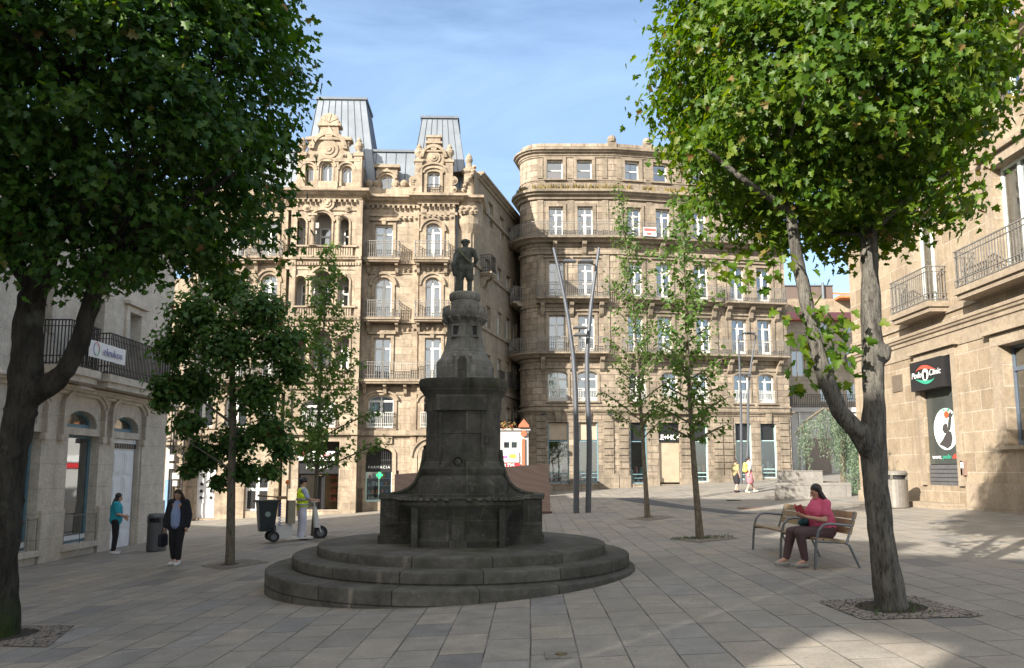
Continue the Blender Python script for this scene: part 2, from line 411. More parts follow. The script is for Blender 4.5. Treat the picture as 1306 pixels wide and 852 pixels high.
# ------------------------------------------------------------------ windows, balconies
_wc = {}
def win_mesh(w, h, rise, style, mat):
    key = (round(w, 2), round(h, 2), round(rise, 2), style, mat.name)
    if key in _wc: return _wc[key]
    mb = MB(); f = .07; d0, d1 = 0, .07
    sp = h - rise; hw = w / 2
    mb.box(-hw, -hw + f, d0, d1, 0, sp); mb.box(hw - f, hw, d0, d1, 0, sp); mb.box(-hw + f, hw - f, d0, d1 - .003, 0, f * 1.6)
    if rise <= 0: mb.box(-hw + f, hw - f, d0, d1 - .003, h - f, h)
    else:
        P = arc_pts(-hw, hw, sp, rise, 12); Q = arc_pts(-hw + f, hw - f, sp, max(.02, rise - f), 12)
        for k in range(12): mb.prism([Q[k], Q[k + 1], P[k + 1], P[k]], d0, d1)
    if style in ('french', 'french3', 'sashgrid'):
        tr = sp - .02 if rise > .25 else h * (.76 if style != 'french3' else .75)
        mb.box(-hw + f, hw - f, d0 - .012, d1 - .006, tr - .05, tr + .05)
        top = (h - f) if rise <= 0 else h - f * .8
        mb.box(-.075, .075, d0 - .02, d1 - .009, f * 1.6, tr - .05)
        mb.box(-.035, .035, d0 - .008, d1 - .012, tr + .05, top)
        if style in ('french3', 'sashgrid'):
            m = tr * .52
            for a, b in ((-hw + f, -.075), (.075, hw - f)): mb.box(a, b, d0 + .01, d1 - .02, m - .025, m + .025)
        if style == 'french3':
            mb.box(-hw + f, hw - f, d0 + .006, d1 - .014, f * 1.6, f * 1.6 + .14)
    elif style == 'sash':
        mb.box(-hw + f, hw - f, d0 - .012, d1 - .006, h * .48, h * .48 + .07)
    elif style == 'two':
        mb.box(-.05, .05, d0 - .01, d1 - .006, f * 1.6, h - f)
    elif style == 'shop':
        mb.box(-hw + f, hw - f, d0 - .01, d1 - .006, h * .70, h * .70 + .06)
    me = mb.mesh('window', mat)
    g = MB()
    if rise <= 0: g.face([(-hw + .02, .035, .02), (hw - .02, .035, .02), (hw - .02, .035, h - .02), (-hw + .02, .035, h - .02)])
    else: g.face([(-hw + .02, .035, .02), (hw - .02, .035, .02)] + [(p[0] * .98, .035, p[1] - .02) for p in reversed(arc_pts(-hw, hw, sp, rise, 12))])
    gm = g.mesh('pane', M['glass'])
    cu = MB(); n = 14                     # a pair of hanging curtains with folds
    for s in (-1, 1):
        for k in range(n):
            a, b = s * (hw - .04 - k / n * hw * .72), s * (hw - .04 - (k + 1) / n * hw * .72)
            ya, yb = .16 + .03 * (k % 2), .16 + .03 * ((k + 1) % 2)
            cu.face([(a, ya, .05), (b, yb, .05), (b, yb, h - rise * .5 - .05), (a, ya, h - rise * .5 - .05)])
    cm = cu.mesh('curtain', M['curtain'])
    bl = MB(); bl.box(-hw + .08, hw - .08, .10, .12, f * 1.7, h * .46); bm_ = bl.mesh('blind', M['blind'])
    _wc[key] = (me, gm, cm, bm_)
    return _wc[key]
def window(root, T, u, z, w, h, rise=0, style='french', dep=.2, mat=None, cover=None):
    me, gm, cm, bl = win_mesh(w, h, rise, style, mat or M['white'])
    o = child('window', me, root, T.w(u, dep, z), T.a)
    p = bpy.data.objects.new('pane', gm); C.objects.link(p); p.parent = o
    if cover in ('curtain', 'ochre'):
        c = bpy.data.objects.new('curtain', cm if cover == 'curtain' else ochre_mesh(cm)); C.objects.link(c); c.parent = o
    if cover == 'blind':
        c = bpy.data.objects.new('blind', bl); C.objects.link(c); c.parent = o
        c['label'] = 'lowered terracotta blind'
    return o
def ochre_mesh(cm):
    m = cm.copy(); m.materials.clear(); m.materials.append(M['curtain_warm']); return m

def rail_bars(mb, path, z0, z1, step=.12, bar=.022, scroll=True):     # iron railing following a path of (x, y)
    for zz, t in ((z1, .03), (z0 + .06, .022), (z1 - .16, .016), (z0 + .24, .016)):
        band(mb, path, zz - t, zz, .02, -.02)
    L = sum(math.hypot(b[0] - a[0], b[1] - a[1]) for a, b in zip(path, path[1:]))
    for k, (p, d) in enumerate(path_points(path, step)):
        hx = bar / 2
        mb.box(p.x - hx, p.x + hx, p.y - hx, p.y + hx, z0, z1 - .03)
        if scroll and k % 2 == 0:                     # little rings between the lower rails
            c = p + d * step / 2
            n = 6; r = step * .5
            for q in range(n):
                a0, a1 = 2 * pi * q / n, 2 * pi * (q + 1) / n
                A = (c.x + d.x * r * cos(a0), c.y + d.y * r * cos(a0), z0 + .15 + .085 * sin(a0)); B = (c.x + d.x * r * cos(a1), c.y + d.y * r * cos(a1), z0 + .15 + .085 * sin(a1))
                mb.tube([A, B], .009, 3, False)
def balcony(root, T, u0, u1, z, dep=.75, h=1.0, mat=None, iron=None, corbels=2, thick=.22, step=.12, v=0, cw=.16):
    mb = MB(T)
    mb.box(u0, u1, v - dep, v + .02, z - thick * .55, z); mb.box(u0 + .06, u1 - .06, v - dep + .07, v + .02, z - thick, z - thick * .55 + .002)
    for k in range(corbels):
        c = u0 + .22 + (u1 - u0 - .44) * (k / (corbels - 1) if corbels > 1 else .5)
        prof = [(v + .02, z - thick), (v - dep * .75, z - thick), (v - dep * .72, z - thick - .14), (v - dep * .4, z - thick - .26), (v - dep * .3, z - thick - .5), (v - .06, z - thick - .62), (v + .02, z - thick - .62)]
        n = len(prof)
        mb.face([(c - cw / 2, y, zz) for y, zz in prof]); mb.face([(c + cw / 2, y, zz) for y, zz in reversed(prof)])
        for i in range(n):
            a, b = prof[i], prof[(i + 1) % n]
            mb.face([(c - cw / 2, a[0], a[1]), (c + cw / 2, a[0], a[1]), (c + cw / 2, b[0], b[1]), (c - cw / 2, b[0], b[1])])
    o = mb.build('balcony', mat, root, origin=T.w((u0 + u1) / 2, 0, z))
    o.location = T.w((u0 + u1) / 2, 0, z) - world_loc(root)
    r = MB(T); e = .06
    rail_bars(r, [(u0 + e, v), (u0 + e, v - dep + e), (u1 - e, v - dep + e), (u1 - e, v)], z, z + h, step)
    r.build('railing', iron or M['iron_grey'], o)
    return o

def urn(mb, u, v, z, s=1.0):
    mb.smooth = True
    mb.lathe([(.16 * s, z), (.16 * s, z + .08 * s), (.08 * s, z + .14 * s), (.2 * s, z + .34 * s), (.2 * s, z + .46 * s), (.1 * s, z + .56 * s), (.12 * s, z + .62 * s), (.05 * s, z + .74 * s), (0, z + .8 * s)], 12, u, v)
    mb.smooth = False
def scroll(mb, u, v, z, r=.22, s=1):
    for k, rr in enumerate((r, r * .6, r * .28)):
        mb.prism([(u + rr * cos(2 * pi * i / 12), z + rr * sin(2 * pi * i / 12)) for i in range(12)], v - .06 - .05 * k, v)

# ================================================================== A: the ornate corner apartment house
TA = Fr(0, 40, 1.5)
zA = -0.9
A = thing('apartment_house', TA.w(-9, 0, ground_z(-9, 40)), 'ornate golden stone apartment house with carved gables and grey zinc mansard towers', 'building')
uL, uB0, uB1, uR0, uR1, uE = TA.U(236), TA.U(366), TA.U(457), TA.U(534), TA.U(580), TA.U(603)
BV = -.85; RV = -.28
TAb, TAr = TA.off(BV), TA.off(RV)
zC = TA.Z(500, 252)                      # roof cornice top
zS = [TA.Z(500, y) for y in (549, 486, 408, 333)]      # string courses / balcony levels
w = MB(TA); tr = MB(TA); winlist = []
def A_op(a, b, c, d, T=TA, rise=0, arch=False):
    u0, u1, z0, z1 = T.rect(a, b, c, d)
    r = rise if not arch else (u1 - u0) / 2
    return (u0, u1, z0, z1, r)
# central wall
mid = [A_op(478, 501, 287, 333), A_op(478, 499.5, 354, 408, arch=True), A_op(476.5, 498, 431, 486), A_op(469, 502, 504, 546, rise=.3), A_op(466, 500, 571, 640, rise=.35)]
facade(w, uB1, uR0, zA, zC, mid, .3)
rgt = [A_op(541, 563, 285, 333, TAr, arch=True), A_op(541, 562, 354, 408, TAr, arch=True), A_op(540, 562, 431, 486, TAr), A_op(537, 563, 506, 546, TAr, rise=.3), A_op(532, 566, 566, 640, TAr, arch=True)]
w.T = TAr; facade(w, uR0, uR1, zA, zC, rgt, .3)
w.T = TA
w.face([(uR0, 0, zA), (uR0, RV, zA), (uR0, RV, zC), (uR0, 0, zC)]); w.face([(uR1, RV, zA), (uR1, 0, zA), (uR1, 0, zC), (uR1, RV, zC)])
facade(w, uR1, uE, zA, zC, [], .3)
# left wing, mostly behind the trees
lf = []
for px in (258, 301, 343):
    hw_ = 10.5
    lf += [A_op(px - hw_, px + hw_, 282, 330), A_op(px - hw_, px + hw_, 350, 405, arch=True), A_op(px - hw_, px + hw_, 430, 484), A_op(px - 14, px + 14, 505, 545, rise=.3)]
lf += [A_op(249, 274, 596, 661), A_op(312, 342, 596, 652), A_op(276, 304, 570, 571.5)][:2]
facade(w, uL, uB0, zA, zC, lf, .3)
# projecting left bay with loggias
bay = []
w.T = TAb
for (c, d, rz) in ((274, 314, 1), (348, 391, 1), (424, 471, 1)):
    bay += [A_op(376, 390, c + 4, d, TAb, arch=True), A_op(398, 423, c - 3, d, TAb, arch=True), A_op(431, 445, c + 4, d, TAb, arch=True)]
bayw = [A_op(385, 428, 508, 545, TAb, rise=.4)]
shopdoor = A_op(380, 432, 563, 650, TAb)
ub0, ub1 = TAb.U(366), TAb.U(457)
facade(w, ub0, ub1, zA, zC, bay + bayw + [shopdoor], .34)
w.T = TA
w.face([(uB0, 0, zA), (uB0, BV, zA), (uB0, BV, zC), (uB0, 0, zC)]); w.face([(uB1, BV, zA), (uB1, 0, zA), (uB1, 0, zC), (uB1, BV, zC)])
# roof deck behind the parapet and back of house
w.box(uL, uE, .35, 9, zC - .3, zC - .02); w.face([(uL, 9, zA), (uE, 9, zA), (uE, 9, zC), (uL, 9, zC)][::-1]); w.face([(uL, 9, zA), (uL, 0, zA), (uL, 0, zC), (uL, 9, zC)])
# side facade on the shaded alley
cor = TA.w(uE, 0, 0)
zT = PZ(606, 219, cor.y + .3).z
TS = Fr(cor.x, cor.y, 74)
sideops = []
for px, rows in ((622, ((331, 356), (390, 421), (452, 487), (520, 560))), (637, ((342, 366), (398, 428), (458, 492), (520, 556))), (648.5, ((352, 376), (406, 436), (462, 494), (520, 554))), (657, ((360, 382), (411, 440), (465, 496), (520, 552)))):
    for c, d in rows:
        a = TS.U(px - 2.6, (c + d) / 2); z0_, z1_ = TS.Z(px, d), TS.Z(px, c)
        sideops.append((a, a + .95, z0_, z1_, 0))
for px in (625, 640, 651):
    z1_ = TS.Z(px, {625: 258, 640: 277, 651: 292}[px]); a = TS.U(px - 2.2, 280)
    sideops.append((a, a + .95, z1_ - 1.5, z1_, 0))
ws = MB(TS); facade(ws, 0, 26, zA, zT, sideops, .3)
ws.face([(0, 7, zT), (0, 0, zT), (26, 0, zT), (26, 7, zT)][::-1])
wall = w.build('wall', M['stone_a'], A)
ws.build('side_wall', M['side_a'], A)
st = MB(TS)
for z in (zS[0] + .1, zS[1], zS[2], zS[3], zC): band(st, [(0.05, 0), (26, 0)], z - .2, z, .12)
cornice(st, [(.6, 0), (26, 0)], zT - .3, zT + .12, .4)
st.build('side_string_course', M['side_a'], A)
for i, (a, b, c, d, r_) in enumerate(sideops):
    window(A, TS, (a + b) / 2, c, b - a, d - c, 0, 'two', .22)
    if d - c > 1.6 and c > 1.5:
        rb = MB(TS); rail_bars(rb, [(a - .05, -.02), (a - .05, -.16), (b + .05, -.16), (b + .05, -.02)], c, c + .9, .11, .02, False); rb.build('window_guard', M['iron'], A)
# windows of the front
covers = ['curtain', 'curtain', None, 'curtain', None]
for k, (a, b, c, d, r_) in enumerate(mid[:4]): window(A, TA, (a + b) / 2, c, b - a, d - c, r_, 'french', .2, cover='curtain' if k in (0, 1, 3) else None)
for k, (a, b, c, d, r_) in enumerate(rgt[:4]): window(A, TAr, (a + b) / 2, c, b - a, d - c, r_, 'french', .2, cover='curtain' if k != 3 else None)
for k, (a, b, c, d, r_) in enumerate(lf[:12]): window(A, TA, (a + b) / 2, c, b - a, d - c, r_, 'french', .2, cover='curtain' if k % 3 else None)
# rooms behind
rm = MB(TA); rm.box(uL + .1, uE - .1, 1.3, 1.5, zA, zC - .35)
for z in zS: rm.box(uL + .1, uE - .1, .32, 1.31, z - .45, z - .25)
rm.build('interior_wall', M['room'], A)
# loggia back wall, its windows, columns and balustrades
lg = MB(TAb); lg.box(ub0 + .05, ub1 - .05, 1.15, 1.3, zS[0], zC - .3)
for (c, d, z_) in ((274, 314, 0), (348, 391, 0), (424, 471, 0)): 
    zf = TAb.Z(410, d) ; lg.box(ub0 + .05, ub1 - .05, .345, 1.16, zf - .95, zf - .75)
lg.build('loggia_wall', M['plaster_white'], A)
for (c, d, k) in ((280, 314, 0), (354, 391, 1), (430, 471, 2)):
    zb, zt = TAb.Z(410, d) - .7, TAb.Z(410, c) - .15
    for uu, ww in ((TAb.U(383), .75), (TAb.U(411), 1.2), (TAb.U(438), .75)):
        window(A, TAb, uu, zb, ww, zt - zb, 0, 'french', 1.06, cover='curtain' if (k + int(uu)) % 2 else None)
tb = MB(TAb)
for i, (c, d, rz) in enumerate(((274, 314, 1), (348, 391, 1), (424, 471, 1))):
    zf = TAb.Z(410, d); zt = TAb.Z(410, c)
    for px in (394, 427):                       # colonnettes between the arches
        u = TAb.U(px); tb.smooth = True
        tb.lathe([(.17, zf), (.17, zf + .12), (.12, zf + .2), (.11, zf + .9), (.12, zf + 1.35), (.2, zf + 1.5), (.22, zf + 1.62)], 12, u, -.1); tb.smooth = False
        tb.box(u - .24, u + .24, -.34, .02, zf + 1.62, zf + 1.74); tb.box(u - .2, u + .2, -.3, .02, zf - .02, zf + .003)
    if i < 3:                                   # balusters under each loggia
        for q in range(22):
            u = ub0 + .5 + (ub1 - ub0 - 1.0) * q / 21
            tb.box(u - .045, u + .045, -.12, -.03, zf - .62, zf - .08)
    tb.box(ub0 + .2, ub1 - .2, -.2, .02, zf - .08, zf + .01); tb.box(ub0 + .1, ub1 - .1, -.16, .02, zf - .72, zf - .62)
    for (a, b, cc, dd, r_) in bay[i * 3:i * 3 + 3]: surround(tb, a, b, cc + .02, dd, r_, .1, .06, sill=False, hood=(b - a > .8))
    if i == 0:
        m_ = TAb.U(411); scroll(tb, m_, -.08, zt + .62, .42)
        for px in (384, 438): scroll(tb, TAb.U(px), -.05, zt + .35, .2)
    for q in range(24):                         # dentils at floor level
        u = ub0 + .1 + (ub1 - ub0 - .2) * q / 23
        tb.box(u - .05, u + .05, -.16, .02, zf - 1.08, zf - .92)
for px in (369, 454):                           # corner pilasters of the bay
    u = TAb.U(px); tb.box(u - .16, u + .16, -.1, .02, zA, zC - .5)
tb.build('loggia_trim', M['trim_a'], A)
# pilasters, surrounds, string courses, cornice
pathA = [(uL, 0), (uB0, 0), (uB0, BV), (uB1, BV), (uB1, 0), (uR0, 0), (uR0, RV), (uR1, RV), (uR1, 0), (uE, 0), (uE + .1, 2)]
for (a, b, c, d, r_) in mid[:4] + lf[:12]: surround(tr, a, b, c, d, r_, .17, .07, keystone=(r_ == 0))
for (a, b, c, d, r_) in rgt[:4]: surround(tr, a, b, c, d, r_, .17, .07, v=RV, keystone=(r_ == 0))
surround(tr, *mid[4][:4], mid[4][4], .2, .08, hood=False, sill=False)
surround(tr, *rgt[4], .26, .1, v=RV, sill=False)
tr.box(TA.U(464), TA.U(502), -.1, .02, TA.Z(483, 566), TA.Z(483, 556)); tr.box(TA.U(469), TA.U(497), -.12, .02, TA.Z(483, 564), TA.Z(483, 558))
for u in (uB1 + .25, uR0 - .25, uE - .3, uL + .3, uB0 - .3): tr.box(u - .16, u + .16, -.09, .02, zA, zC - .55)
for u in (uR0 + .2, uR1 - .2): tr.box(u - .14, u + .14, RV - .08, RV + .02, zA, zC - .55)
for i, z in enumerate(zS): band(tr, pathA, z - (.28 if i == 0 else .2), z, .16 if i else .22)
for i, z in enumerate(zS[1:]): band(tr, pathA, z - .75, z - .32, .05)
for i, z in enumerate(zS[2:] + [zC - .7]):      # carved frieze bosses
    for px in (506, 513, 520, 527): scroll(tr, TA.U(px), -.05, z - .53, .13)
    for px in (538, 545, 552, 559, 566, 574): scroll(tr, TA.U(px), RV - .05, z - .53, .13)
for T_, x0, x1, v_, ops_ in ((TA, uL, uB0, 0, lf[12:14]), (TAb, ub0, ub1, 0, [shopdoor]), (TA, uB1, uR0, 0, [mid[4]]), (TAr, uR0, uR1, 0, [rgt[4]]), (TA, uR1, uE, 0, [])):
    tr.T = T_; x = x0
    for o_ in sorted(ops_) + [(x1, x1)]:
        if o_[0] - x > .05: tr.box(x + .004, o_[0] - .004, -.09, .02, zA, .75 if o_[0] - x > .5 else .7)
        x = o_[1]
tr.T = TA
band(tr, pathA, zC - 1.1, zC - .95, .08)
cornice(tr, pathA, zC - .5, zC, .6)
n = 0
for p, d in path_points(pathA, .28):
    n_ = (d.y, -d.x)
    tr.box(p.x + n_[0] * .18 - .06, p.x + n_[0] * .18 + .06, p.y + n_[1] * .18 - .06, p.y + n_[1] * .18 + .06, zC - .68, zC - .5)
band(tr, pathA, zC, zC + .55, -.12, -.34)
for px in (470, 481, 504, 515, 526):            # balls and pedestals on the parapet
    u = TA.U(px, 245); tr.box(u - .24, u + .24, .02, .42, zC, zC + .62); tr.smooth = True; tr.ball((u, .22, zC + .85), .26, 10); tr.smooth = False
tr.build('carved_trim', M['trim_a'], A)
# balconies
for T, (a, b), pys, v in ((TA, (466, 512), (408, 333), 0), (TAr, (529, 574), (408, 333), 0)):
    for py in pys: balcony(A, T, T.U(a, py), T.U(b, py), T.Z((a + b) / 2, py) + .02, .7, .95, M['trim_a'], M['iron_grey'], 2)
balcony(A, TA, TA.U(461, 486), TA.U(574, 486), TA.Z(500, 486) + .02, .72, .95, M['trim_a'], M['iron_grey'], 5)
for (a, b, c, d, r_) in lf[:12]:
    if d - c > 1.9 and r_ != .3: balcony(A, TA, a - .35, b + .35, c, .6, .95, M['trim_a'], M['iron_grey'], 2)
for T, (a, b, c, d, r_) in ((TA, mid[3]), (TAr, rgt[3]), (TAb, bayw[0])):
    rb = MB(T); rail_bars(rb, [(a, -.04), (a, -.2), (b, -.2), (b, -.04)], c, c + .85, .1, .02); rb.build('window_guard', M['iron_white'], A)
a, b, c, d, r_ = bayw[0]; window(A, TAb, (a + b) / 2, c, b - a, d - c, r_, 'french', .2, cover='curtain')
# corner balcony on the alley side
balcony(A, TS, TS.U(612, 345), TS.U(619, 345), TS.Z(615, 349), .7, 1.0, M['side_a'], M['iron'], 2)
# -------- attic: left gable
at = MB(TAb)
gz = lambda py, px=420: TAb.Z(px, py)
gu = lambda px, py=215: TAb.U(px, py)
atops = [A_op(387, 400, 212, 240, TAb, rise=.25), A_op(410, 424, 207, 240, TAb, rise=.3), A_op(436, 449, 212, 240, TAb, rise=.25)]
facade(at, gu(382), gu(460), zC - .02, gz(203), atops, .3)
at.face([(gu(460), 0, zC), (gu(460), 3.2, zC), (gu(460), 3.2, gz(203)), (gu(460), 0, gz(203))]); at.face([(gu(382), 3.2, zC), (gu(382), 0, zC), (gu(382), 0, gz(203)), (gu(382), 3.2, gz(203))])
at.face([(gu(382), 0, gz(203)), (gu(460), 0, gz(203)), (gu(460), 3.2, gz(203)), (gu(382), 3.2, gz(203))])
gc = gu(420, 180)
def gable(mb, uc, z0, z1, hw, v0=-.06, v1=.4):      # stepped baroque gable
    h = z1 - z0
    mb.prism([(uc - hw, z0), (uc + hw, z0), (uc + hw, z0 + h * .12), (uc + hw * .86, z0 + h * .2), (uc + hw * .78, z0 + h * .36), (uc + hw * .9, z0 + h * .42), (uc + hw * .9, z0 + h * .52), (uc + hw * .42, z0 + h * .55), (uc + hw * .36, z0 + h * .8),
              (uc - hw * .36, z0 + h * .8), (uc - hw * .42, z0 + h * .55), (uc - hw * .9, z0 + h * .52), (uc - hw * .9, z0 + h * .42), (uc - hw * .78, z0 + h * .36), (uc - hw * .86, z0 + h * .2), (uc - hw, z0 + h * .12)], v0, v1)
    mb.box(uc - hw * .98, uc + hw * .98, v0 - .12, v1 + .03, z0 + h * .44, z0 + h * .5)
    mb.box(uc - hw * .5, uc + hw * .5, v0 - .1, v1 + .05, z0 + h * .76, z0 + h * .82)
    scroll(mb, uc, v0, z0 + h * .24, hw * .42)
    for s in (-1, 1): scroll(mb, uc + s * hw * .72, v0, z0 + h * .3, hw * .16); scroll(mb, uc + s * hw * .62, v0, z0 + h * .1, hw * .14)
    Pq = arc_pts(uc - hw * .62, uc + hw * .62, z0 + h * .24, hw * .62, 12); Q = arc_pts(uc - hw * .8, uc + hw * .8, z0 + h * .24, hw * .8, 12)
    for k in range(12): mb.prism([Pq[k], Pq[k + 1], Q[k + 1], Q[k]], v0 - .16, v0 + .02)
    mb.prism([(uc - hw * .14, z0 + h * .5), (uc + hw * .14, z0 + h * .5), (uc + hw * .2, z0 + h * .6), (uc, z0 + h * .74), (uc - hw * .2, z0 + h * .6)], v0 - .14, v0 + .02)
zg0, zg1 = gz(205), gz(148)
gable(at, gc, zg0, zg1, 1.28)
hh = zg1 - zg0; n = 7                               # scallop shell on top
for k in range(n):
    a0 = pi * k / n; a1 = pi * (k + 1) / n; r = hh * .2
    c0 = (gc + .0, zg0 + hh * .82)
    mid_a = (a0 + a1) / 2
    at.prism([c0, (c0[0] + r * cos(a0), c0[1] + r * sin(a0)), (c0[0] + r * 1.1 * cos(mid_a), c0[1] + r * 1.1 * sin(mid_a)), (c0[0] + r * cos(a1), c0[1] + r * sin(a1))], -.16 - .03 * (k % 2), .2)
band(at, [(gu(382), 0), (gu(460), 0)], gz(207), gz(203), .16)
for px in (385, 457):
    u = gu(px); at.box(u - .22, u + .22, -.14, .3, zC, gz(196)); at.box(u - .28, u + .28, -.2, .34, gz(200), gz(196)); urn(at, u, .08, gz(196), 1.25)
for (a, b, c, d, r_) in atops: surround(at, a, b, c, d, r_, .12, .07, hood=True); 
for px in (405, 430): 
    u = gu(px); at.box(u - .1, u + .1, -.12, .02, zC, gz(206))
at.box(gu(378), gu(462), -.45, .03, zC, zC + .12); at.box(gu(400), gu(434), -.62, -.4, zC - .12, zC + .34)
# right gable
TAr2 = TAr.off(.05); gz2 = lambda py, px=553: TAr2.Z(px, py); gu2 = lambda px, py=225: TAr2.U(px, py)
rop = [A_op(545, 561, 219, 249, TAr2, rise=.12)]
at.T = TAr2
facade(at, gu2(535), gu2(572), zC - .02, gz2(208), rop, .3)
at.face([(gu2(572), 0, zC), (gu2(572), 3, zC), (gu2(572), 3, gz2(208)), (gu2(572), 0, gz2(208))]); at.face([(gu2(535), 3, zC), (gu2(535), 0, zC), (gu2(535), 0, gz2(208)), (gu2(535), 3, gz2(208))])
at.face([(gu2(535), 0, gz2(208)), (gu2(572), 0, gz2(208)), (gu2(572), 3, gz2(208)), (gu2(535), 3, gz2(208))])
g1, g0 = gz2(176), gz2(210); gable(at, gu2(553), g0, g1, .92, v1=.34)
at.box(gu2(553) - .36, gu2(553) + .36, -.1, .3, g0 + (g1 - g0) * .78, g1); at.box(gu2(553) - .44, gu2(553) + .44, -.16, .33, g1 - .03, g1 + .1)
for px in (534, 573):
    u = gu2(px); at.box(u - .2, u + .2, -.14, .3, zC, gz2(205)); at.box(u - .26, u + .26, -.2, .34, gz2(208), gz2(205)); urn(at, u, .08, gz2(205), 1.3)
for (a, b, c, d, r_) in rop: surround(at, a, b, c, d, r_, .16, .08); surround(at, a - .3, b + .3, c, d + .3, r_ + .3, .1, .05, sill=False)
for s in (-1, 1): scroll(at, gu2(553) + s * 1.1, -.05, zC + .9, .26); scroll(at, gu2(553) + s * 1.1, -.05, zC + .4, .2)
at.T = TA
# mid dormer
dz0, dz1 = zC, TA.Z(492, 211); du = TA.U(493, 235)
dop = [A_op(485, 501, 222, 247, TA, rise=.25)]
facade(at, du - .58, du + .58, dz0, dz1, dop, .25, v=.1)
for s in (-1, 1): at.face([(du + s * .58, .1, dz0), (du + s * .58, 2, dz0), (du + s * .58, 2, dz1), (du + s * .58, .1, dz1)][::s])
at.face([(du - .58, .1, dz1), (du + .58, .1, dz1), (du + .58, 2, dz1), (du - .58, 2, dz1)])
surround(at, *dop[0][:5], .13, .07, v=.1); at.box(du - .72, du + .72, -.05, .5, dz1 - .12, dz1 + .06); scroll(at, du, .1, dz1 - .25, .14)
for s in (-1, 1): at.prism([(du + s * .58, dz0 + .1), (du + s * .95, dz0 + .1), (du + s * .9, dz0 + .5), (du + s * .58, dz0 + .9)][::s], .1, .35)
# corner turret with carved head
cu = uE - .3
at.smooth = True
at.lathe([(.35, zC - 2.6), (.75, zC - 1.5), (.8, zC - .3), (.95, zC), (.7, zC + .1), (.40, zC + .3), (.34, zC + 1.5), (.44, zC + 1.62), (.42, zC + 1.78), (.24, zC + 1.9), (.15, zC + 2.2), (.22, zC + 2.4), (.16, zC + 2.65), (0, zC + 2.85)], 16, cu, .45)
at.smooth = False
for k in range(7):
    a_ = -pi + pi * k / 6
    scroll(at, cu + .8 * cos(a_) * .5, .45 - .8, zC - .9 + .2 * (k % 2), .14); scroll(at, cu + .3 * cos(a_), .45 - .42, zC + .5 + .22 * k, .13)
at.build('gable', M['trim_a'], A)
for (a, b, c, d, r_) in atops: window(A, TAb, (a + b) / 2, c, b - a, d - c, r_, 'two', .2)
for (a, b, c, d, r_) in rop: window(A, TAr2, (a + b) / 2, c, b - a, d - c, r_, 'two', .2, cover='curtain')
for (a, b, c, d, r_) in dop: window(A, TA, (a + b) / 2, c + .0, b - a, d - c, r_, 'two', .28)
rb = MB(TAr2); a, b, c, d, r_ = rop[0]; rail_bars(rb, [(a, -.04), (a, -.2), (b, -.2), (b, -.04)], c, c + .55, .1, .02, False); rb.build('window_guard', M['iron'], A)
# mansard towers in standing-seam zinc
def mansard(T, b, t, z0, z1, seam=.5, name='mansard_roof'):
    mb = MB(T); mb.frustum(b, t, z0, z1)
    mb.m = 1
    W = b[1] - b[0]; n = max(2, int(W / seam))
    for k in range(n + 1):
        f = k / n
        p0 = (b[0] + W * f, b[2], z0); p1 = (t[0] + (t[1] - t[0]) * f, t[2], z1)
        mb.tube([(p0[0], p0[1] - .015, p0[2]), (p1[0], p1[1] - .015, p1[2])], .022, 4)
    D = b[3] - b[2]; n = max(2, int(D / seam))
    for k in range(n + 1):
        f = k / n
        for s in (0, 1):
            mb.tube([(b[s], b[2] + D * f, z0), (t[s], t[2] + (t[3] - t[2]) * f, z1)], .022, 4)
    mb.box(t[0] - .1, t[1] + .1, t[2] - .1, t[3] + .1, z1 - .02, z1 + .12)
    return mb.build(name, [M['zinc'], M['zinc_dark']], A)
TT = TAb.off(1.2)
mansard(TT, (TT.U(381, 245), TT.U(483, 245), 0, 4.6), (TT.U(398, 128), TT.U(461, 128), 1.3, 3.4), zC, TT.off(1.3).Z(430, 127))
TT2 = TAr.off(.9)
mansard(TT2, (TT2.U(519, 245), TT2.U(600, 245), 0, 4), (TT2.U(536, 151), TT2.U(582, 151), 1.1, 3.0), zC, TT2.off(1.1).Z(560, 151))
mansard(TA, (TA.U(462, 240), TA.U(540, 240), .45, 5), (TA.U(462, 240), TA.U(540, 240), 1.1, 5), zC, TA.off(1.1).Z(500, 194))
lowr = MB(TA); zz = TA.off(1.1).Z(500, 194)
lowr.frustum((TA.U(462), TA.U(540), 1.15, 7), (TA.U(466), TA.U(536), 4, 5), zz + .1, zz + 1.3); lowr.build('low_roof', M['zinc'], A)
mansard(TA, (uL, TA.U(381), .45, 5), (uL, TA.U(381), 1.3, 5), zC, zz)
for px, py in ((492, 187), (515, 188)):
    f_ = (zz + 1.3 - zz - .1) / 2.85
    T_ = MB(TA); u_ = TA.U(px, 200); 
    q = lambda v: zz + .1 + (v - 1.15) * f_
    T_.frustum((u_ - .4, u_ + .4, 2.0, 2.01), (u_ - .4, u_ + .4, 2.0, 2.01), q(2), q(2) + .05)
    T_.face([(u_ - .42, 1.9, q(1.9) + .09), (u_ + .42, 1.9, q(1.9) + .09), (u_ + .42, 2.9, q(2.9) + .09), (u_ - .42, 2.9, q(2.9) + .09)])
    T_.face([(u_ - .42, 1.9, q(1.9)), (u_ + .42, 1.9, q(1.9)), (u_ + .42, 1.9, q(1.9) + .09), (u_ - .42, 1.9, q(1.9) + .09)])
    T_.build('skylight', M['black'], A)
# drainpipe
dp = MB(TA); u = TA.U(581); dp.tube([(u, -.12, zC - .6), (u, -.12, -.3)], .06, 8); u = uB1 + .02 ; dp.build('drainpipe', M['zinc_dark'], A)
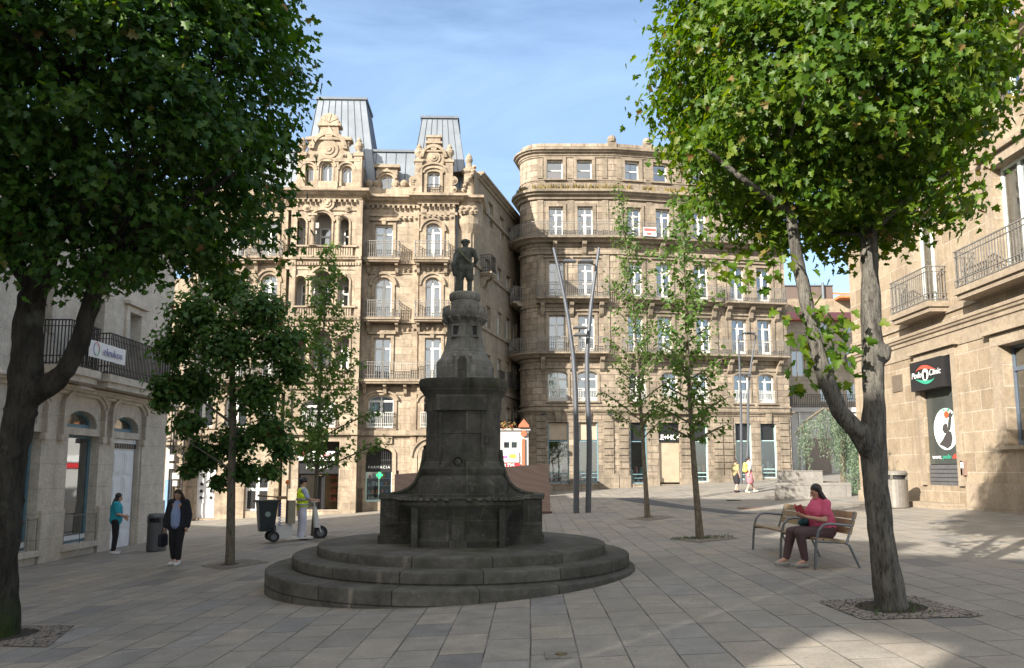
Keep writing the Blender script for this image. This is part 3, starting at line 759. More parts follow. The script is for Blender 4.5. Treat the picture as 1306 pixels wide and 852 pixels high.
# -------- shopfronts
def lettering(txt, T, u, z, size, mat, parent, v=-.01, name='lettering', align='CENTER', space=1.0, bold=0.0, shear=0):
    cu = bpy.data.curves.new(name, 'FONT'); cu.body = txt; cu.size = size; cu.align_x = align; cu.align_y = 'CENTER'; cu.extrude = .006; cu.space_character = space; cu.offset = bold; cu.shear = shear
    o = bpy.data.objects.new(name, cu); C.objects.link(o)
    me = bpy.data.meshes.new_from_object(o.evaluated_get(bpy.context.evaluated_depsgraph_get()))
    C.objects.unlink(o); bpy.data.objects.remove(o)
    me.materials.clear(); me.materials.append(mat); me.name = name
    q = bpy.data.objects.new(name, me); C.objects.link(q); q.parent = parent
    q.location = T.w(u, v, z) - world_loc(parent); q.rotation_euler = (pi / 2, 0, T.a)
    return q
M['sign_white'] = plain('white_sign', (.75, .75, .73), .5, 0, .04, 3)
M['sign_red'] = plain('red_sign_paint', (.6, .03, .04), .5, 0, .04, 3)
M['green_led'], _nt, _p, _o = NT('lit_green_cross'); _p.inputs['Base Color'].default_value = (.02, .5, .1, 1); _p.inputs['Emission Color'].default_value = (.03, .9, .2, 1); _p.inputs['Emission Strength'].default_value = 1.0
a, b, c, d, r_ = mid[4]
sf = MB(TA)
zf0, zf1 = TA.Z(483, 602), TA.Z(483, 592)
sf.box(a + .01, b - .01, .1, .26, zf0, zf1); sh = sf.build('shop_fascia', M['black'], A)
lettering('FARMACIA', TA, (a + b) / 2, (zf0 + zf1) / 2 + .04, .20, M['sign_white'], sh, .09, space=1.3)
gr = MB(TA); 
for q in range(13):
    u = a + .06 + (b - a - .12) * q / 12; gr.box(u - .014, u + .014, .12, .15, zf1 + .01, d - .02 - abs(q - 6) / 6 * .28)
gr.box(a, b, .11, .16, zf1 + .2, zf1 + .24); gr.build('grille', M['iron'], A)
sg = MB(TA); sg.box(a, a + .06, .12, .22, c, zf0); sg.box(b - .06, b, .12, .22, c, zf0); sg.box((a + b) / 2 - .03, (a + b) / 2 + .03, .12, .2, c, c + 1.25); sg.box(a, b, .12, .24, c, c + .1)
for z in (c + .45, c + .85, c + 1.25): sg.box(a + .05, b - .05, .2, .6, z - .03, z)
win_ = sg.build('shop_window', M['mint'], A)
gg = MB(TA); gg.face([(a + .03, .16, c + .05), (b - .03, .16, c + .05), (b - .03, .16, zf0), (a + .03, .16, zf0)]); gg.build('pane', M['shop_glass'], win_)
goods = MB(TA); mats = [plain('goods_white', (.6, .62, .6), .6), plain('goods_blue', (.08, .3, .55), .6), plain('goods_orange', (.65, .25, .04), .6), plain('goods_pink', (.6, .25, .22), .6), plain('goods_teal', (.2, .45, .42), .6)]
for z in (c + .1, c + .45, c + .85, c + 1.25):
    u = a + .12
    while u < b - .2:
        ww = rnd.uniform(.08, .2); goods.m = rnd.choice([0, 0, 0, 1, 2, 3, 4]); goods.box(u, u + ww, .28, .45, z, z + rnd.uniform(.1, .27)); u += ww + rnd.uniform(.03, .14)
goods.build('window_display', mats, A)
cr = MB(TA); cu_, cz_ = TA.uz(483.5, 606); s_ = .055
cr.box(cu_ - s_, cu_ + s_, .02, .10, cz_ - .16, cz_ + .16); cr.box(cu_ - .16, cu_ + .16, .022, .098, cz_ - s_, cz_ + s_); cr.build('pharmacy_cross', M['green_led'], A)
# entrance under the left bay
a, b, c, d, r_ = shopdoor
zf0, zf1 = TAb.Z(405, 604), TAb.Z(405, 591)
sf = MB(TAb); sf.box(a + .01, b - .01, .04, .3, zf0, zf1); sh = sf.build('shop_fascia', M['black'], A)
lettering('FARMACIA', TAb, (a + b) / 2, (zf0 + zf1) / 2 + .05, .22, M['sign_white'], sh, .03, space=1.35)
sf = MB(TAb); z0_, z1_ = TAb.Z(405, 587.5), TAb.Z(405, 575.5); us, ue = TAb.U(384), TAb.U(430)
sf.box(us, ue, -.02, .06, z0_, z1_); sh = sf.build('shop_sign', M['sign_white'], A)
lettering('rio anda', TAb, TAb.U(416), (z0_ + z1_) / 2 + .04, .30, M['sign_red'], sh, -.03)
q = MB(TAb); q.prism([(TAb.U(386), z0_ + .28), (TAb.U(391), z0_ + .24), (TAb.U(391.5), z1_ - .05), (TAb.U(386), z1_ - .06)], -.035, -.022); q.build('logo_mark', M['sign_red'], sh)
q = MB(TAb)
for uu in (TAb.U(394.5), TAb.U(399.5)):
    P1, P2 = .16, .1
    for k in range(14):
        a0, a1 = 2 * pi * k / 14, 2 * pi * (k + 1) / 14; zc = (z0_ + z1_) / 2
        q.prism([(uu + P2 * cos(a0), zc + P2 * sin(a0)), (uu + P1 * cos(a0), zc + P1 * sin(a0)), (uu + P1 * cos(a1), zc + P1 * sin(a1)), (uu + P2 * cos(a1), zc + P2 * sin(a1))], -.034, -.022)
q.build('logo_mark', plain('grey_logo', (.35, .33, .33), .5), sh)
dr = MB(TAb)
for uu in (a + .02, TAb.U(407), TAb.U(416), b - .08): dr.box(uu, uu + .06, .2, .3, c, zf0)
dr.box(a, b, .2, .3, zf0 - .08, zf0 - .002); dr.box(TAb.U(408) , TAb.U(415), .35, .42, c, zf0 - .1)
ddd = dr.build('shop_door', M['black'], A)
gg = MB(TAb); gg.face([(a + .03, .25, c), (TAb.U(407), .25, c), (TAb.U(407), .25, zf0), (a + .03, .25, zf0)]); gg.build('pane', M['shop_glass'], ddd)
it = MB(TAb); it.box(a, b, 1.6, 1.62, c, zf0); it.m = 1
for z in (.4, .8, 1.2, 1.6, 2.0): it.box(TAb.U(418), b - .05, 1.1, 1.6, c + z - .02, c + z)
it.m = 2
for z in (.4, .8, 1.2, 1.6):
    for k in range(6): 
        uu = TAb.U(418) + .05 + k * .09; it.box(uu, uu + .06, 1.15, 1.3, c + z, c + z + rnd.uniform(.1, .25))
it.build('shop_interior', [plain('shop_wood', (.33, .22, .11), .6), plain('shop_shelf', (.4, .3, .18), .6), plain('shop_goods', (.42, .12, .07), .6)], A)
# arched shop at the right bay
a, b, c, d, r_ = rgt[4]
sf = MB(TAr); z_ = TAr.Z(550, 598); sf.box(a + .01, b - .01, .08, .22, z_ - .4, z_); sf.box(a + .01, a + .08, .1, .2, c, z_ - .4); sf.box(b - .08, b - .01, .1, .2, c, z_ - .4)
for q in range(12):
    u = a + .1 + (b - a - .2) * q / 11; sf.box(u - .014, u + .014, .12, .15, z_, d - (b - a) / 2 + math.sqrt(max(0, ((b - a) / 2) ** 2 - (u - (a + b) / 2) ** 2)))
sw = sf.build('shop_window', M['black'], A); gg = MB(TAr); gg.face([(a, .16, c), (b, .16, c), (b, .16, z_ - .4), (a, .16, z_ - .4)]); gg.build('pane', M['shop_glass'], sw)
# plaques, globe lamps, doors
pq = MB(TA); u, z = TA.uz(446, 616); pq.box(u - .24, u + .24, -.14, -.1, z - .2, z + .2); pl = pq.build('wall_plaque', M['black'], A)
lettering('FARMACIA', TA, u, z + .02, .07, M['sign_white'], pl, -.145); lettering('24 h', TA, u, z - .1, .06, M['sign_white'], pl, -.145)
for px, py in ((446, 605), (361, 605)):
    gl = MB(TA); u, z = TA.uz(px, py); gl.smooth = True; gl.ball((u, -.2, z), .13, 14); gl.smooth = False; gl.build('globe_lamp', M['sign_white'], A)
    gb = MB(TA); gb.box(u - .05, u + .05, -.1, .02, z - .2, z - .08); gb.build('lamp_bracket', M['iron'], A)
def panel_door(root, T, a, b, c, d, mat, v=.2, leaves=2, rows=(.08, .34, .4, .62, .68, .95), name='door', glassy=False):
    mb = MB(T); w_ = (b - a) / leaves
    for k in range(leaves):
        x0, x1 = a + k * w_ + .008, a + (k + 1) * w_ - .008
        mb.box(x0, x1, v, v + .05, c + .01, d)
        for i in range(0, len(rows), 2):
            z0, z1 = c + (d - c) * rows[i], c + (d - c) * rows[i + 1]
            if not glassy:
                mb.box(x0 + w_ * .14, x1 - w_ * .14, v - .022, v + .001, z0, z1); mb.box(x0 + w_ * .24, x1 - w_ * .24, v - .034, v - .02, z0 + .06, z1 - .06)
            else:
                mb.m = 1; mb.box(x0 + w_ * .14, x1 - w_ * .14, v - .012, v + .001, z0, z1); mb.m = 0
    o = mb.build(name, [mat, M['black']], root)
    h = MB(T); m = (a + b) / 2; h.tube([(m + .05, v - .07, c + 1.0), (m + .05, v - .07, c + 1.25)], .015, 6); h.build('handle', M['iron_grey'], o)
    return o
a, b, c, d, r_ = lf[12]; dd_ = panel_door(A, TA, a, b, c, d, M['white_wood'], rows=(.05, .3, .36, .44, .5, .58, .64, .96))
q = MB(TA); 
for k, x in enumerate((a + (b - a) * .25, a + (b - a) * .75)):
    for z in (.67, .53, .40): q.prism([(x + .09 * cos(2 * pi * i / 12), c + (d - c) * z + .09 * sin(2 * pi * i / 12)) for i in range(12)], .155, .17)
q.build('glazing', M['black'], dd_)
a, b, c, d, r_ = lf[13]; panel_door(A, TA, a, b, c, d, M['white_wood'], glassy=True, rows=(.05, .46, .53, .95))
# ================================================================== B: the rounded corner house
TB = Fr(0, 45.5, 0); TC9 = None
uk = TB.U(786, 400)                              # the bend of the facade
k_ = TB.w(uk, 0, 0)
TB2 = Fr(k_.x, k_.y, 9.0)
B = thing('corner_apartment_house', (10, 46, ground_z(10, 46)), 'weathered brown stone apartment house with rounded corner, long iron balconies and mossy cornice', 'building')
zB = -.5
zP = TB.Z(720, 183); zPc = TB.Z(720, 191)
uBl = TB.U(691, 400); uBe = TB2.U(1004, 440)
rad = 1.35
def B_arc(r, n=6):                                # the rounded corner, from the side wall to the front
    cx_, cy_ = TB.w(uBl, 0, 0).x, TB.y + rad
    return [(cx_ - r * cos(pi / 2 * k / n), cy_ - r * sin(pi / 2 * k / n)) for k in range(n + 1)]
arcp = B_arc(rad)
pe = TB2.w(uBe, 0, 0); pe2 = TB2.w(uBe, 12, 0)
side0 = (arcp[0][0] + 3.2, arcp[0][1] + 13)
pathB = [side0] + arcp + [(k_.x, k_.y), (pe.x, pe.y), (pe2.x, pe2.y)]
w = MB()
def strip(p, q, z0, z1):
    w.T = W0
    l = math.hypot(q[0] - p[0], q[1] - p[1]); 
    w.face([(p[0], p[1], z0), (q[0], q[1], z0), (q[0], q[1], z1), (p[0], p[1], z1)])
L = 0
for i in range(len(arcp)):
    p = side0 if i == 0 else arcp[i - 1]; q = arcp[i]
    l = math.hypot(q[0] - p[0], q[1] - p[1])
    w.face([(p[0], p[1], zB), (q[0], q[1], zB), (q[0], q[1], zP), (p[0], p[1], zP)], [(L, zB), (L + l, zB), (L + l, zP), (L, zP)]); L += l
def B_op(T, a, b, c, d, rise=0):
    u0, u1, z0, z1 = T.rect(a, b, c, d); return (u0, u1, z0, z1, rise)
fr = {  # floor: list of windows (frame, left, right, top, bottom)
 'g':  [(TB, 698.7, 725.8, 538.5, 616), (TB, 737.4, 763.3, 538.5, 616), (TB2, 804, 826, 538, 617), (TB2, 840.6, 867.8, 539, 617.5), (TB2, 882, 903.5, 540, 615), (TB2, 938.6, 959.7, 541, 612), (TB2, 970.8, 991.4, 541.5, 610)],
 '1':  [(TB, 698.7, 724.2, 473.6, 511.6), (TB, 736.7, 762, 473.6, 511.6), (TB2, 802.5, 824.5, 475, 511.5), (TB2, 844, 864.5, 476, 512), (TB2, 883.5, 903.5, 477, 512.5), (TB2, 936, 956, 478.5, 515), (TB2, 967.5, 988, 480, 516)],
 '2':  [(TB, 700, 720.5, 402, 448), (TB, 737.5, 758.3, 402, 448), (TB2, 801, 820.5, 404, 450), (TB2, 838.5, 857.5, 405.5, 451), (TB2, 888, 907, 407, 452.5), (TB2, 933, 952.5, 408.5, 455), (TB2, 966, 984.5, 410, 456)],
 '3':  [(TB, 700, 719.5, 333.5, 379), (TB, 737, 757, 333.5, 379), (TB2, 801, 819.5, 336, 380.5), (TB2, 837, 855.5, 338, 382), (TB2, 885, 903.5, 341, 384.5), (TB2, 931, 949.5, 344, 387), (TB2, 964.5, 982.5, 346, 388.5)],
 '4':  [(TB, 700, 718.2, 263.5, 303), (TB, 736.5, 756, 263.5, 303), (TB2, 799.5, 817.5, 266, 304.5), (TB2, 836.2, 854.4, 268, 306), (TB2, 883, 901, 272, 309), (TB2, 928, 946, 276, 312), (TB2, 961, 979, 279, 314.5)],
 '5':  [(TB, 697.5, 717.7, 204, 228.7), (TB, 735.5, 755, 204, 228.7), (TB2, 796.7, 815.2, 207, 231), (TB2, 832.7, 851.2, 210, 233), (TB2, 880, 898, 215, 237), (TB2, 925, 943, 219, 241), (TB2, 958, 976, 222, 244)],
}
opsB = {id(TB): [], id(TB2): []}; tr = MB()
for fl, lst in fr.items():
    for i, (T, a, b, c, d) in enumerate(lst):
        z_ref = fr[fl][0 if T is TB else 2]
        rise = .22 if fl in ('1',) else 0
        o = B_op(T, a, b, c, d, rise)
        zt = TB.Z((lst[0][1] + lst[0][2]) / 2, lst[0][3]); zb = TB.Z((lst[0][1] + lst[0][2]) / 2, lst[0][4])
        if fl == 'g': zb = o[2]
        o = (o[0], o[1], zb, zt, rise)
        opsB[id(T)].append(o)
        tr.T = T
        if fl in '2345': surround(tr, o[0], o[1], o[2], o[3], rise, .2, .07, hood=fl in '23', sill=fl == '5')
        elif fl == '1': surround(tr, o[0], o[1], o[2], o[3], rise, .14, .05, hood=False)
        if fl == 'g':
            m = (o[0] + o[1]) / 2; tr.prism([(m - .14, o[3] + .003), (m + .14, o[3] + .003), (m + .2, o[3] + .62), (m - .2, o[3] + .62)], -.16, .02)
        if fl != 'g':
            st = 'french3' if fl in '1234' else 'sash'
            cov = None
            if fl == '5' and i == 0: cov = 'blind'
            if fl == '2' and i in (5, 6): cov = 'ochre'
            if (fl, i) in (('3', 2), ('2', 3), ('4', 3), ('1', 4), ('2', 4)): cov = 'curtain'
            if cov is None and rnd.random() < .3: cov = 'curtain'
            window(B, T, (o[0] + o[1]) / 2, o[2], o[1] - o[0], o[3] - o[2], rise, st, .22, cover=cov)
w.T = TB; facade(w, uBl, uk, zB, zP, opsB[id(TB)], .32)
w.T = TB2; facade(w, 0, uBe, zB, zP, opsB[id(TB2)], .32)
w.T = W0; w.face([(pe.x, pe.y, zB), (pe2.x, pe2.y, zB), (pe2.x, pe2.y, zP), (pe.x, pe.y, zP)])
cyc = [(p[0], p[1], zP - .12) for p in pathB]; w.face(cyc)
w.build('wall', M['stone_b'], B)
# rooms
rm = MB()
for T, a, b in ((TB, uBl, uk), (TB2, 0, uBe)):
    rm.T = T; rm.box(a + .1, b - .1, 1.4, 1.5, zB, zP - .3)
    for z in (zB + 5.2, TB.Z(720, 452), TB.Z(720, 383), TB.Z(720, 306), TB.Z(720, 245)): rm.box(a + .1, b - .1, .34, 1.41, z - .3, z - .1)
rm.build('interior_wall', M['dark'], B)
# mouldings
tr.T = W0
lv = dict(f4=TB.Z(720, 305), f3=TB.Z(720, 382), f2=TB.Z(720, 451), ent=TB.Z(720, 521), at=TB.Z(720, 244))
cornice(tr, pathB, zPc - .42, zPc, .42)
band(tr, pathB, zPc, zP, -.02, -.35)
cornice(tr, pathB, lv['at'] - .55, lv['at'], .55); band(tr, pathB, lv['at'], lv['at'] + .5, .06); band(tr, pathB, lv['at'] + .7, lv['at'] + .78, .05)
band(tr, pathB, TB.Z(720, 201), TB.Z(720, 198.5), .05)
band(tr, pathB, lv['f4'] - 1.0, lv['f4'] - .86, .12); band(tr, pathB, lv['f4'] - .5, lv['f4'] - .25, .08)
band(tr, pathB, lv['f3'] - .5, lv['f3'] - .3, .07); band(tr, pathB, lv['f2'] - .5, lv['f2'] - .3, .07)
band(tr, pathB, TB.Z(720, 470), TB.Z(720, 467), .08)
cornice(tr, pathB, lv['ent'] - .38, lv['ent'] - .05, .22); band(tr, pathB, lv['ent'] + .15, lv['ent'] + .26, .06)
for i in range(2):                                 # base plinth between the shop openings
    T = (TB, TB2)[i]; tr.T = T; ops = sorted([o for o in opsB[id(T)] if o[2] < 1.6]); x = (uBl, 0)[i]
    zpl = min(o[2] for o in ops) + .55
    for o in ops + [((uk, uBe)[i], 0, 0, 0, 0)]:
        if o[0] - .02 - x > .05: tr.box(x + .02, o[0] - .02, -.1, .02, zB, zpl)
        x = o[1]
tr.T = W0; band(tr, arcp, zB, 1.2, .1)
# rusticated pilasters flanking the bays
for T, pxs in ((TB, (690, 775)), (TB2, (794, 872, 913, 926, 997))):
    tr.T = T
    for px in pxs:
        u = T.U(px, 480)
        z = zB + 1.5; k = 0
        while z < lv['ent'] - .5:
            tr.box(u - .3, u + .3, -.09, .02, z, z + .36); z += .41
        tr.box(u - .2, u + .2, -.06, .02, lv['f2'] + .1, lv['f3'] - .6); tr.box(u - .2, u + .2, -.06, .02, lv['f3'] + .1, lv['f4'] - 1.05); tr.box(u - .2, u + .2, -.06, .02, lv['f4'] + .1, lv['at'] - .6)
        tr.box(u - .17, u + .17, -.05, .02, lv['at'] + .85, TB.Z(720, 202))
    for (a, b) in (((721, 735),) if T is TB else ((822, 836), (955, 962))):
        u = T.U((a + b) / 2, 300); tr.box(u - .2, u + .2, -.05, .02, lv['f4'] + .1, lv['at'] - .6); tr.box(u - .2, u + .2, -.05, .02, lv['at'] + .85, TB.Z(720, 202))
tr.T = W0
for px in (781, 826, 870, 915, 985):               # stubby finials on the parapet
    T = TB2; u = T.U(px, 190); tr.T = T
    tr.box(u - .28, u + .28, -.06, .3, zP - .35, zP + .12); tr.smooth = True; tr.lathe([(.27, zP + .12), (.3, zP + .3), (.22, zP + .5), (0, zP + .62)], 10, u, .12); tr.smooth = False
tr.T = TB2
# pediment over the shuttered entrance
u = TB2.U(848, 530); z = lv['ent'] - .05
tr.prism([(u - 2.2, z), (u + 2.2, z), (u, z + .85)], -.3, .02); tr.box(u - 2.4, u + 2.4, -.36, .02, z - .25, z + .003)
tr.build('stone_trim', M['trim_b'], B)
ms = MB()                                          # plants rooted on the cornice
for p, d in path_points(offset_path(pathB[2:-1], .3), .16):
    if noise.noise((p.x * .9, p.y, 3)) > -.3:
        for q in range(11):
            h = rnd.uniform(.08, .5); a = rnd.uniform(0, pi); x, y = p.x + rnd.uniform(-.1, .1), p.y + rnd.uniform(-.12, .2)
            ms.face([(x - .07 * cos(a), y - .07 * sin(a), lv['at']), (x + .07 * cos(a), y + .07 * sin(a), lv['at']), (x + rnd.uniform(-.1, .1), y + rnd.uniform(-.1, .1), lv['at'] + h)])
ms.build('cornice_plants', M['moss'], B)['kind'] = 'stuff'
# balconies: the long one round the corner at the fourth floor, shorter ones below
def path_balcony(root, path, z, dep, h, corb):
    mb = MB(); sweep(mb, path, [(-.05, z - .28), (dep * .45, z - .28), (dep * .6, z - .14), (dep, z - .1), (dep, z), (-.05, z)])
    for T, px in corb:
        u = T.U(px, 430); mb.T = T
        prof = [(.02, z - .28), (-dep * .75, z - .28), (-dep * .7, z - .45), (-dep * .42, z - .6), (-dep * .3, z - .95), (-.08, z - 1.1), (.02, z - 1.1)]
        mb.face([(u - .13, y, zz) for y, zz in prof]); mb.face([(u + .13, y, zz) for y, zz in reversed(prof)])
        for i in range(len(prof)):
            a, b = prof[i], prof[(i + 1) % len(prof)]
            mb.face([(u - .13, a[0], a[1]), (u + .13, a[0], a[1]), (u + .13, b[0], b[1]), (u - .13, b[0], b[1])])
    mb.T = W0
    o = mb.build('balcony', M['trim_b'], root)
    r = MB(); op = offset_path(path, dep - .07)
    rail_bars(r, [path[0]] + op + [path[-1]], z, z + h, .125)
    r.build('railing', M['iron_grey'], o)
    return o
P2 = lambda T, px, py=420: (lambda p: (p.x, p.y))(T.w(T.U(px, py), 0, 0))
path_balcony(B, [((arcp[0][0] * 2 + side0[0]) / 3, (arcp[0][1] * 2 + side0[1]) / 3)] + arcp + [(k_.x, k_.y), P2(TB2, 998, 320)], lv['f4'], .75, .95, [(TB, 708), (TB, 746), (TB2, 808), (TB2, 845)])
path_balcony(B, [P2(TB, 684), P2(TB, 776)], lv['f3'], .8, .95, [(TB, 692), (TB, 729), (TB, 767)])
path_balcony(B, [P2(TB2, 793), P2(TB2, 916)], lv['f3'], .8, .95, [(TB2, 800), (TB2, 829), (TB2, 872), (TB2, 910)])
path_balcony(B, [P2(TB2, 922), P2(TB2, 998)], lv['f3'], .8, .95, [(TB2, 928), (TB2, 957), (TB2, 990)])
path_balcony(B, [((arcp[0][0] * 3 + side0[0]) / 4, (arcp[0][1] * 3 + side0[1]) / 4)] + arcp + [P2(TB, 774)], lv['f2'], .8, .95, [(TB, 692), (TB, 729), (TB, 767)])
path_balcony(B, [P2(TB2, 793), P2(TB2, 998)], lv['f2'], .8, .95, [(TB2, 800), (TB2, 829), (TB2, 872), (TB2, 912), (TB2, 928), (TB2, 957), (TB2, 990)])
path_balcony(B, [((arcp[0][0] * 3 + side0[0]) / 4, (arcp[0][1] * 3 + side0[1]) / 4), arcp[0], arcp[1], arcp[2]], lv['f3'], .7, .95, [])
for fl in ('1',):
    for T in (TB, TB2):
        for (a, b, c, d, r_) in [o for o in opsB[id(T)] if o[4] == .22]:
            rb = MB(T); rail_bars(rb, [(a, .05), (a, -.03), (b, -.03), (b, .05)], c, c + .8, .1, .02); rb.build('window_guard', M['iron_white'], B)
# for-sale board on the top balcony
tb = MB(TB2); u, z = TB2.uz(823, 301); tb.box(u - .42, u + .42, -.86, -.83, z - .28, z + .28); bd = tb.build('sign_board', M['sign_white'], B)
q = MB(TB2); q.box(u - .38, u + .38, -.875, -.862, z + .03, z + .22); q.box(u - .2, u + .1, -.875, -.862, z - .2, z - .05); q.build('sign_mark', plain('faded_red', (.6, .12, .1), .6), bd)
# shopfronts
for i, (T, a, b, c, d) in enumerate(fr['g']):
    u0, u1, z0, z1 = T.rect(a, b, c, d); z1 = TB.Z(712, 538.5); h = z1 - z0
    mb = MB(T)
    if i == 3:
        n = 16; zt = z0 + h * .68                 # roller shutter with lettering above
        for k in range(n):
            z = z0 + .12 + (zt - z0 - .12) * k / n; mb.box(u0 + .03, u1 - .03, .16, .2, z + .012, z + (zt - z0) / n); 
        mb.box(u0 + .03, u1 - .03, .18, .22, z0 + .1, zt); o = mb.build('roller_shutter', plain('beige_shutter', (.42, .34, .245), .6, 0, .12, 2), B)
        q = MB(T); q.box(u0 + .02, u1 - .02, .1, .24, zt, zt + .62); q.box(u0 + .02, u1 - .02, .2, .24, zt + .64, z1 - .02); fa = q.build('shop_fascia', M['black'], B)
        lettering('LE+HOP', T, (u0 + u1) / 2, zt + .3, .42, M['sign_white'], fa, .09, space=.95, bold=.012)
        continue
    for x in (u0 + .01, u1 - .08): mb.box(x, x + .07, .1, .24, z0, z1 - .03)
    mb.box(u0, u1, .1, .24, z0, z0 + .08); mb.box(u0 + .08, u1 - .08, .12, .2, z0 + h * .68, z0 + h * .68 + .06)
    mb.box(u0 + .08, u1 - .08, .13, .19, z0 + .55, z0 + .6); mb.box(u0 + .08, u1 - .08, .13, .19, z0 + .32, z0 + .36)
    m = .08
    o = mb.build('shop_window', M['mint'] if i > 3 else M['teal'], B)
    g = MB(T); g.face([(u0 + .05, .16, z0 + .05), (u1 - .05, .16, z0 + .05), (u1 - .05, .16, z0 + h * .7), (u0 + .05, .16, z0 + h * .7)]); g.build('pane', M['shop_glass'], o)
    q = MB(T); q.box(u0 + .08, u1 - .08, .2, .23, z0 + h * .71, z1 - .04); q.build('blind', plain('beige_blind', (.40, .33, .25), .8, 0, .1, 2) if i < 2 else M['black'], o)
    goods = MB(T)
    for row in (.1, .36, .6):
        u = u0 + .12
        while u < u1 - .25:
            ww = rnd.uniform(.1, .25); goods.m = rnd.choice([0, 0, 4, 4, 3]); goods.box(u, u + ww, .3, .6, z0 + row, z0 + row + rnd.uniform(.1, .24 if row < .6 else .5)); u += ww + rnd.uniform(.04, .2)
    goods.build('window_display', mats, B)
for px, py in ((693, 529), (777, 530)):            # wall lanterns
    T = TB; mb = MB(T); u, z = T.uz(px, py); mb.tube([(u, 0, z), (u, -.45, z + .06)], .03, 6); mb.box(u - .16, u + .16, -.7, -.4, z - .02, z + .1); mb.build('wall_lamp', M['iron'], B)
# ================================================================== C: shaded house on the left
TCc = Fr(-11.7, 25.1, 90)
H = thing('stone_house', (-11.7, 20, ground_z(-11.7, 20)), 'pale granite house in shade with arched shop openings and black iron balconies', 'building')
zH0, zH1 = -1.3, 9.6
uE_ = TCc.U(210, 600); uS_ = -14.5
opsC = []
def C_op(a, b, c, d, rise=0):
    u0, u1 = TCc.U(a, (c + d) / 2), TCc.U(b, (c + d) / 2); m = (a + b) / 2
    return (u0, u1, TCc.Z(m, d), TCc.Z(m, c), rise)
fan = [C_op(24, 48, 520, 545, .35), C_op(86, 124, 524, 546, .35), C_op(146, 177, 533, 553.5, .35)]
big = [C_op(24, 48, 562, 702), C_op(83, 123, 555, 692), C_op(142, 174, 562, 704)]
fz0, fz1 = fan[1][2], fan[1][3]; bz1 = big[1][3]; bz0 = big[1][2]
fan = [(a, b, fz0, fz1, r) for a, b, c, d, r in fan]; big = [(a, b, bz0 if i < 2 else c, bz1, r) for i, (a, b, c, d, r) in enumerate(big)]
f1 = [C_op(50, 64, 372, 412), C_op(113, 130, 384, 428), C_op(162, 177, 400, 452)]
z0f = f1[2][2] - .1; z1f = f1[2][3]; f1 = [(a, b, z0f, z1f, 0) for a, b, c, d, r in f1]
extra = [(u - .55, u + .55, z0f, z1f, 0) for u in (-11.2,)] + [(-12.2, -10.6, fz0, fz1, .35), (-12.2, -10.6, bz0, bz1, 0)]
opsC = fan + big + f1 + extra
w = MB(TCc); facade(w, uS_, uE_, zH0, zH1, opsC, .42)
w.face([(uE_, 0, zH0), (uE_, 6, zH0), (uE_, 6, zH1), (uE_, 0, zH1)]); w.face([(uS_, 6, zH0), (uS_, 0, zH0), (uS_, 0, zH1), (uS_, 6, zH1)]); w.face([(uS_, 0, zH1), (uE_, 0, zH1), (uE_, 6, zH1), (uS_, 6, zH1)])
w.face([(uS_, 6, zH0), (uE_, 6, zH0), (uE_, 6, zH1), (uS_, 6, zH1)][::-1])
w.build('wall', M['stone_c'], H)
rm = MB(TCc); rm.box(uS_ + .2, uE_ - .2, 1.6, 1.7, zH0, zH1 - .3); rm.box(uS_ + .2, uE_ - .2, .45, 1.61, fz1 + .6, fz1 + .8); rm.build('interior_wall', plain('pale_room', (.42, .44, .43), .9, 0, .15, 1), H)
tr = MB(TCc)
for (a, b, c, d, r) in fan + extra[1:2]:                       # arched hood moulds dropping to stops
    s = .35; A0, B0 = a - s, b + s
    P = arc_pts(A0 + .16, B0 - .16, d + .1, .36, 12); Q = arc_pts(A0, B0, d + .1, .52, 12); Q2 = arc_pts(A0 + .06, B0 - .06, d + .1, .46, 12)
    for k in range(12): tr.prism([P[k], P[k + 1], Q[k + 1], Q[k]], -.08, .02); tr.prism([Q2[k], Q2[k + 1], Q[k + 1], Q[k]], -.14, -.07)
    for x0, x1 in ((A0, A0 + .16), (B0 - .16, B0)): tr.box(x0, x1, -.08, .02, fz0 - .25, d + .1); tr.box(x0, x0 + .06, -.14, -.07, fz0 - .2, d + .1); tr.box(x0 - .03, x1 + .03, -.12, .02, fz0 - .38, fz0 - .25)
for (a, b, c, d, r) in big[:2] + extra[2:]: tr.box(a - .15, b + .15, -.12, .02, c - .14, c - .004)
zb1 = TCc.Z(150, 503)
pthC = [(uS_, 0), (uE_, 0), (uE_, 3)]
band(tr, pthC, zH0, bz0 - .5, .05)
x = uS_
for (a, b, c, d, r) in sorted(extra[2:] + big):
    if a - .06 - x > .1: tr.box(x + .03, a - .06, -.075, .02, bz0 - .42, bz0 + .95)
    x = b + .06
tr.box(x, uE_, -.075, .02, bz0 - .42, bz0 + .95)
u0p, u1p = TCc.U(178, 600), TCc.U(200, 600); tr.box(u0p, u1p, -.04, .02, TCc.Z(190, 642), TCc.Z(190, 560))
zsl = TCc.Z(150, 487)
cornice(tr, pthC, zsl - .62, zsl - .38, .3); band(tr, pthC, zH1 - .5, zH1 - .3, .1); cornice(tr, pthC, zH1 - .3, zH1 + .1, .5)
for (a, b, c, d, r) in f1 + extra[:1]: surround(tr, a, b, c, d, 0, .18, .07, sill=False)
tr.build('stone_trim', M['stone_c'], H)
for (a, b, c, d, r) in fan + extra[1:2]: window(H, TCc, (a + b) / 2, c, b - a, d - c, r, 'plain', .2, mat=M['teal'])
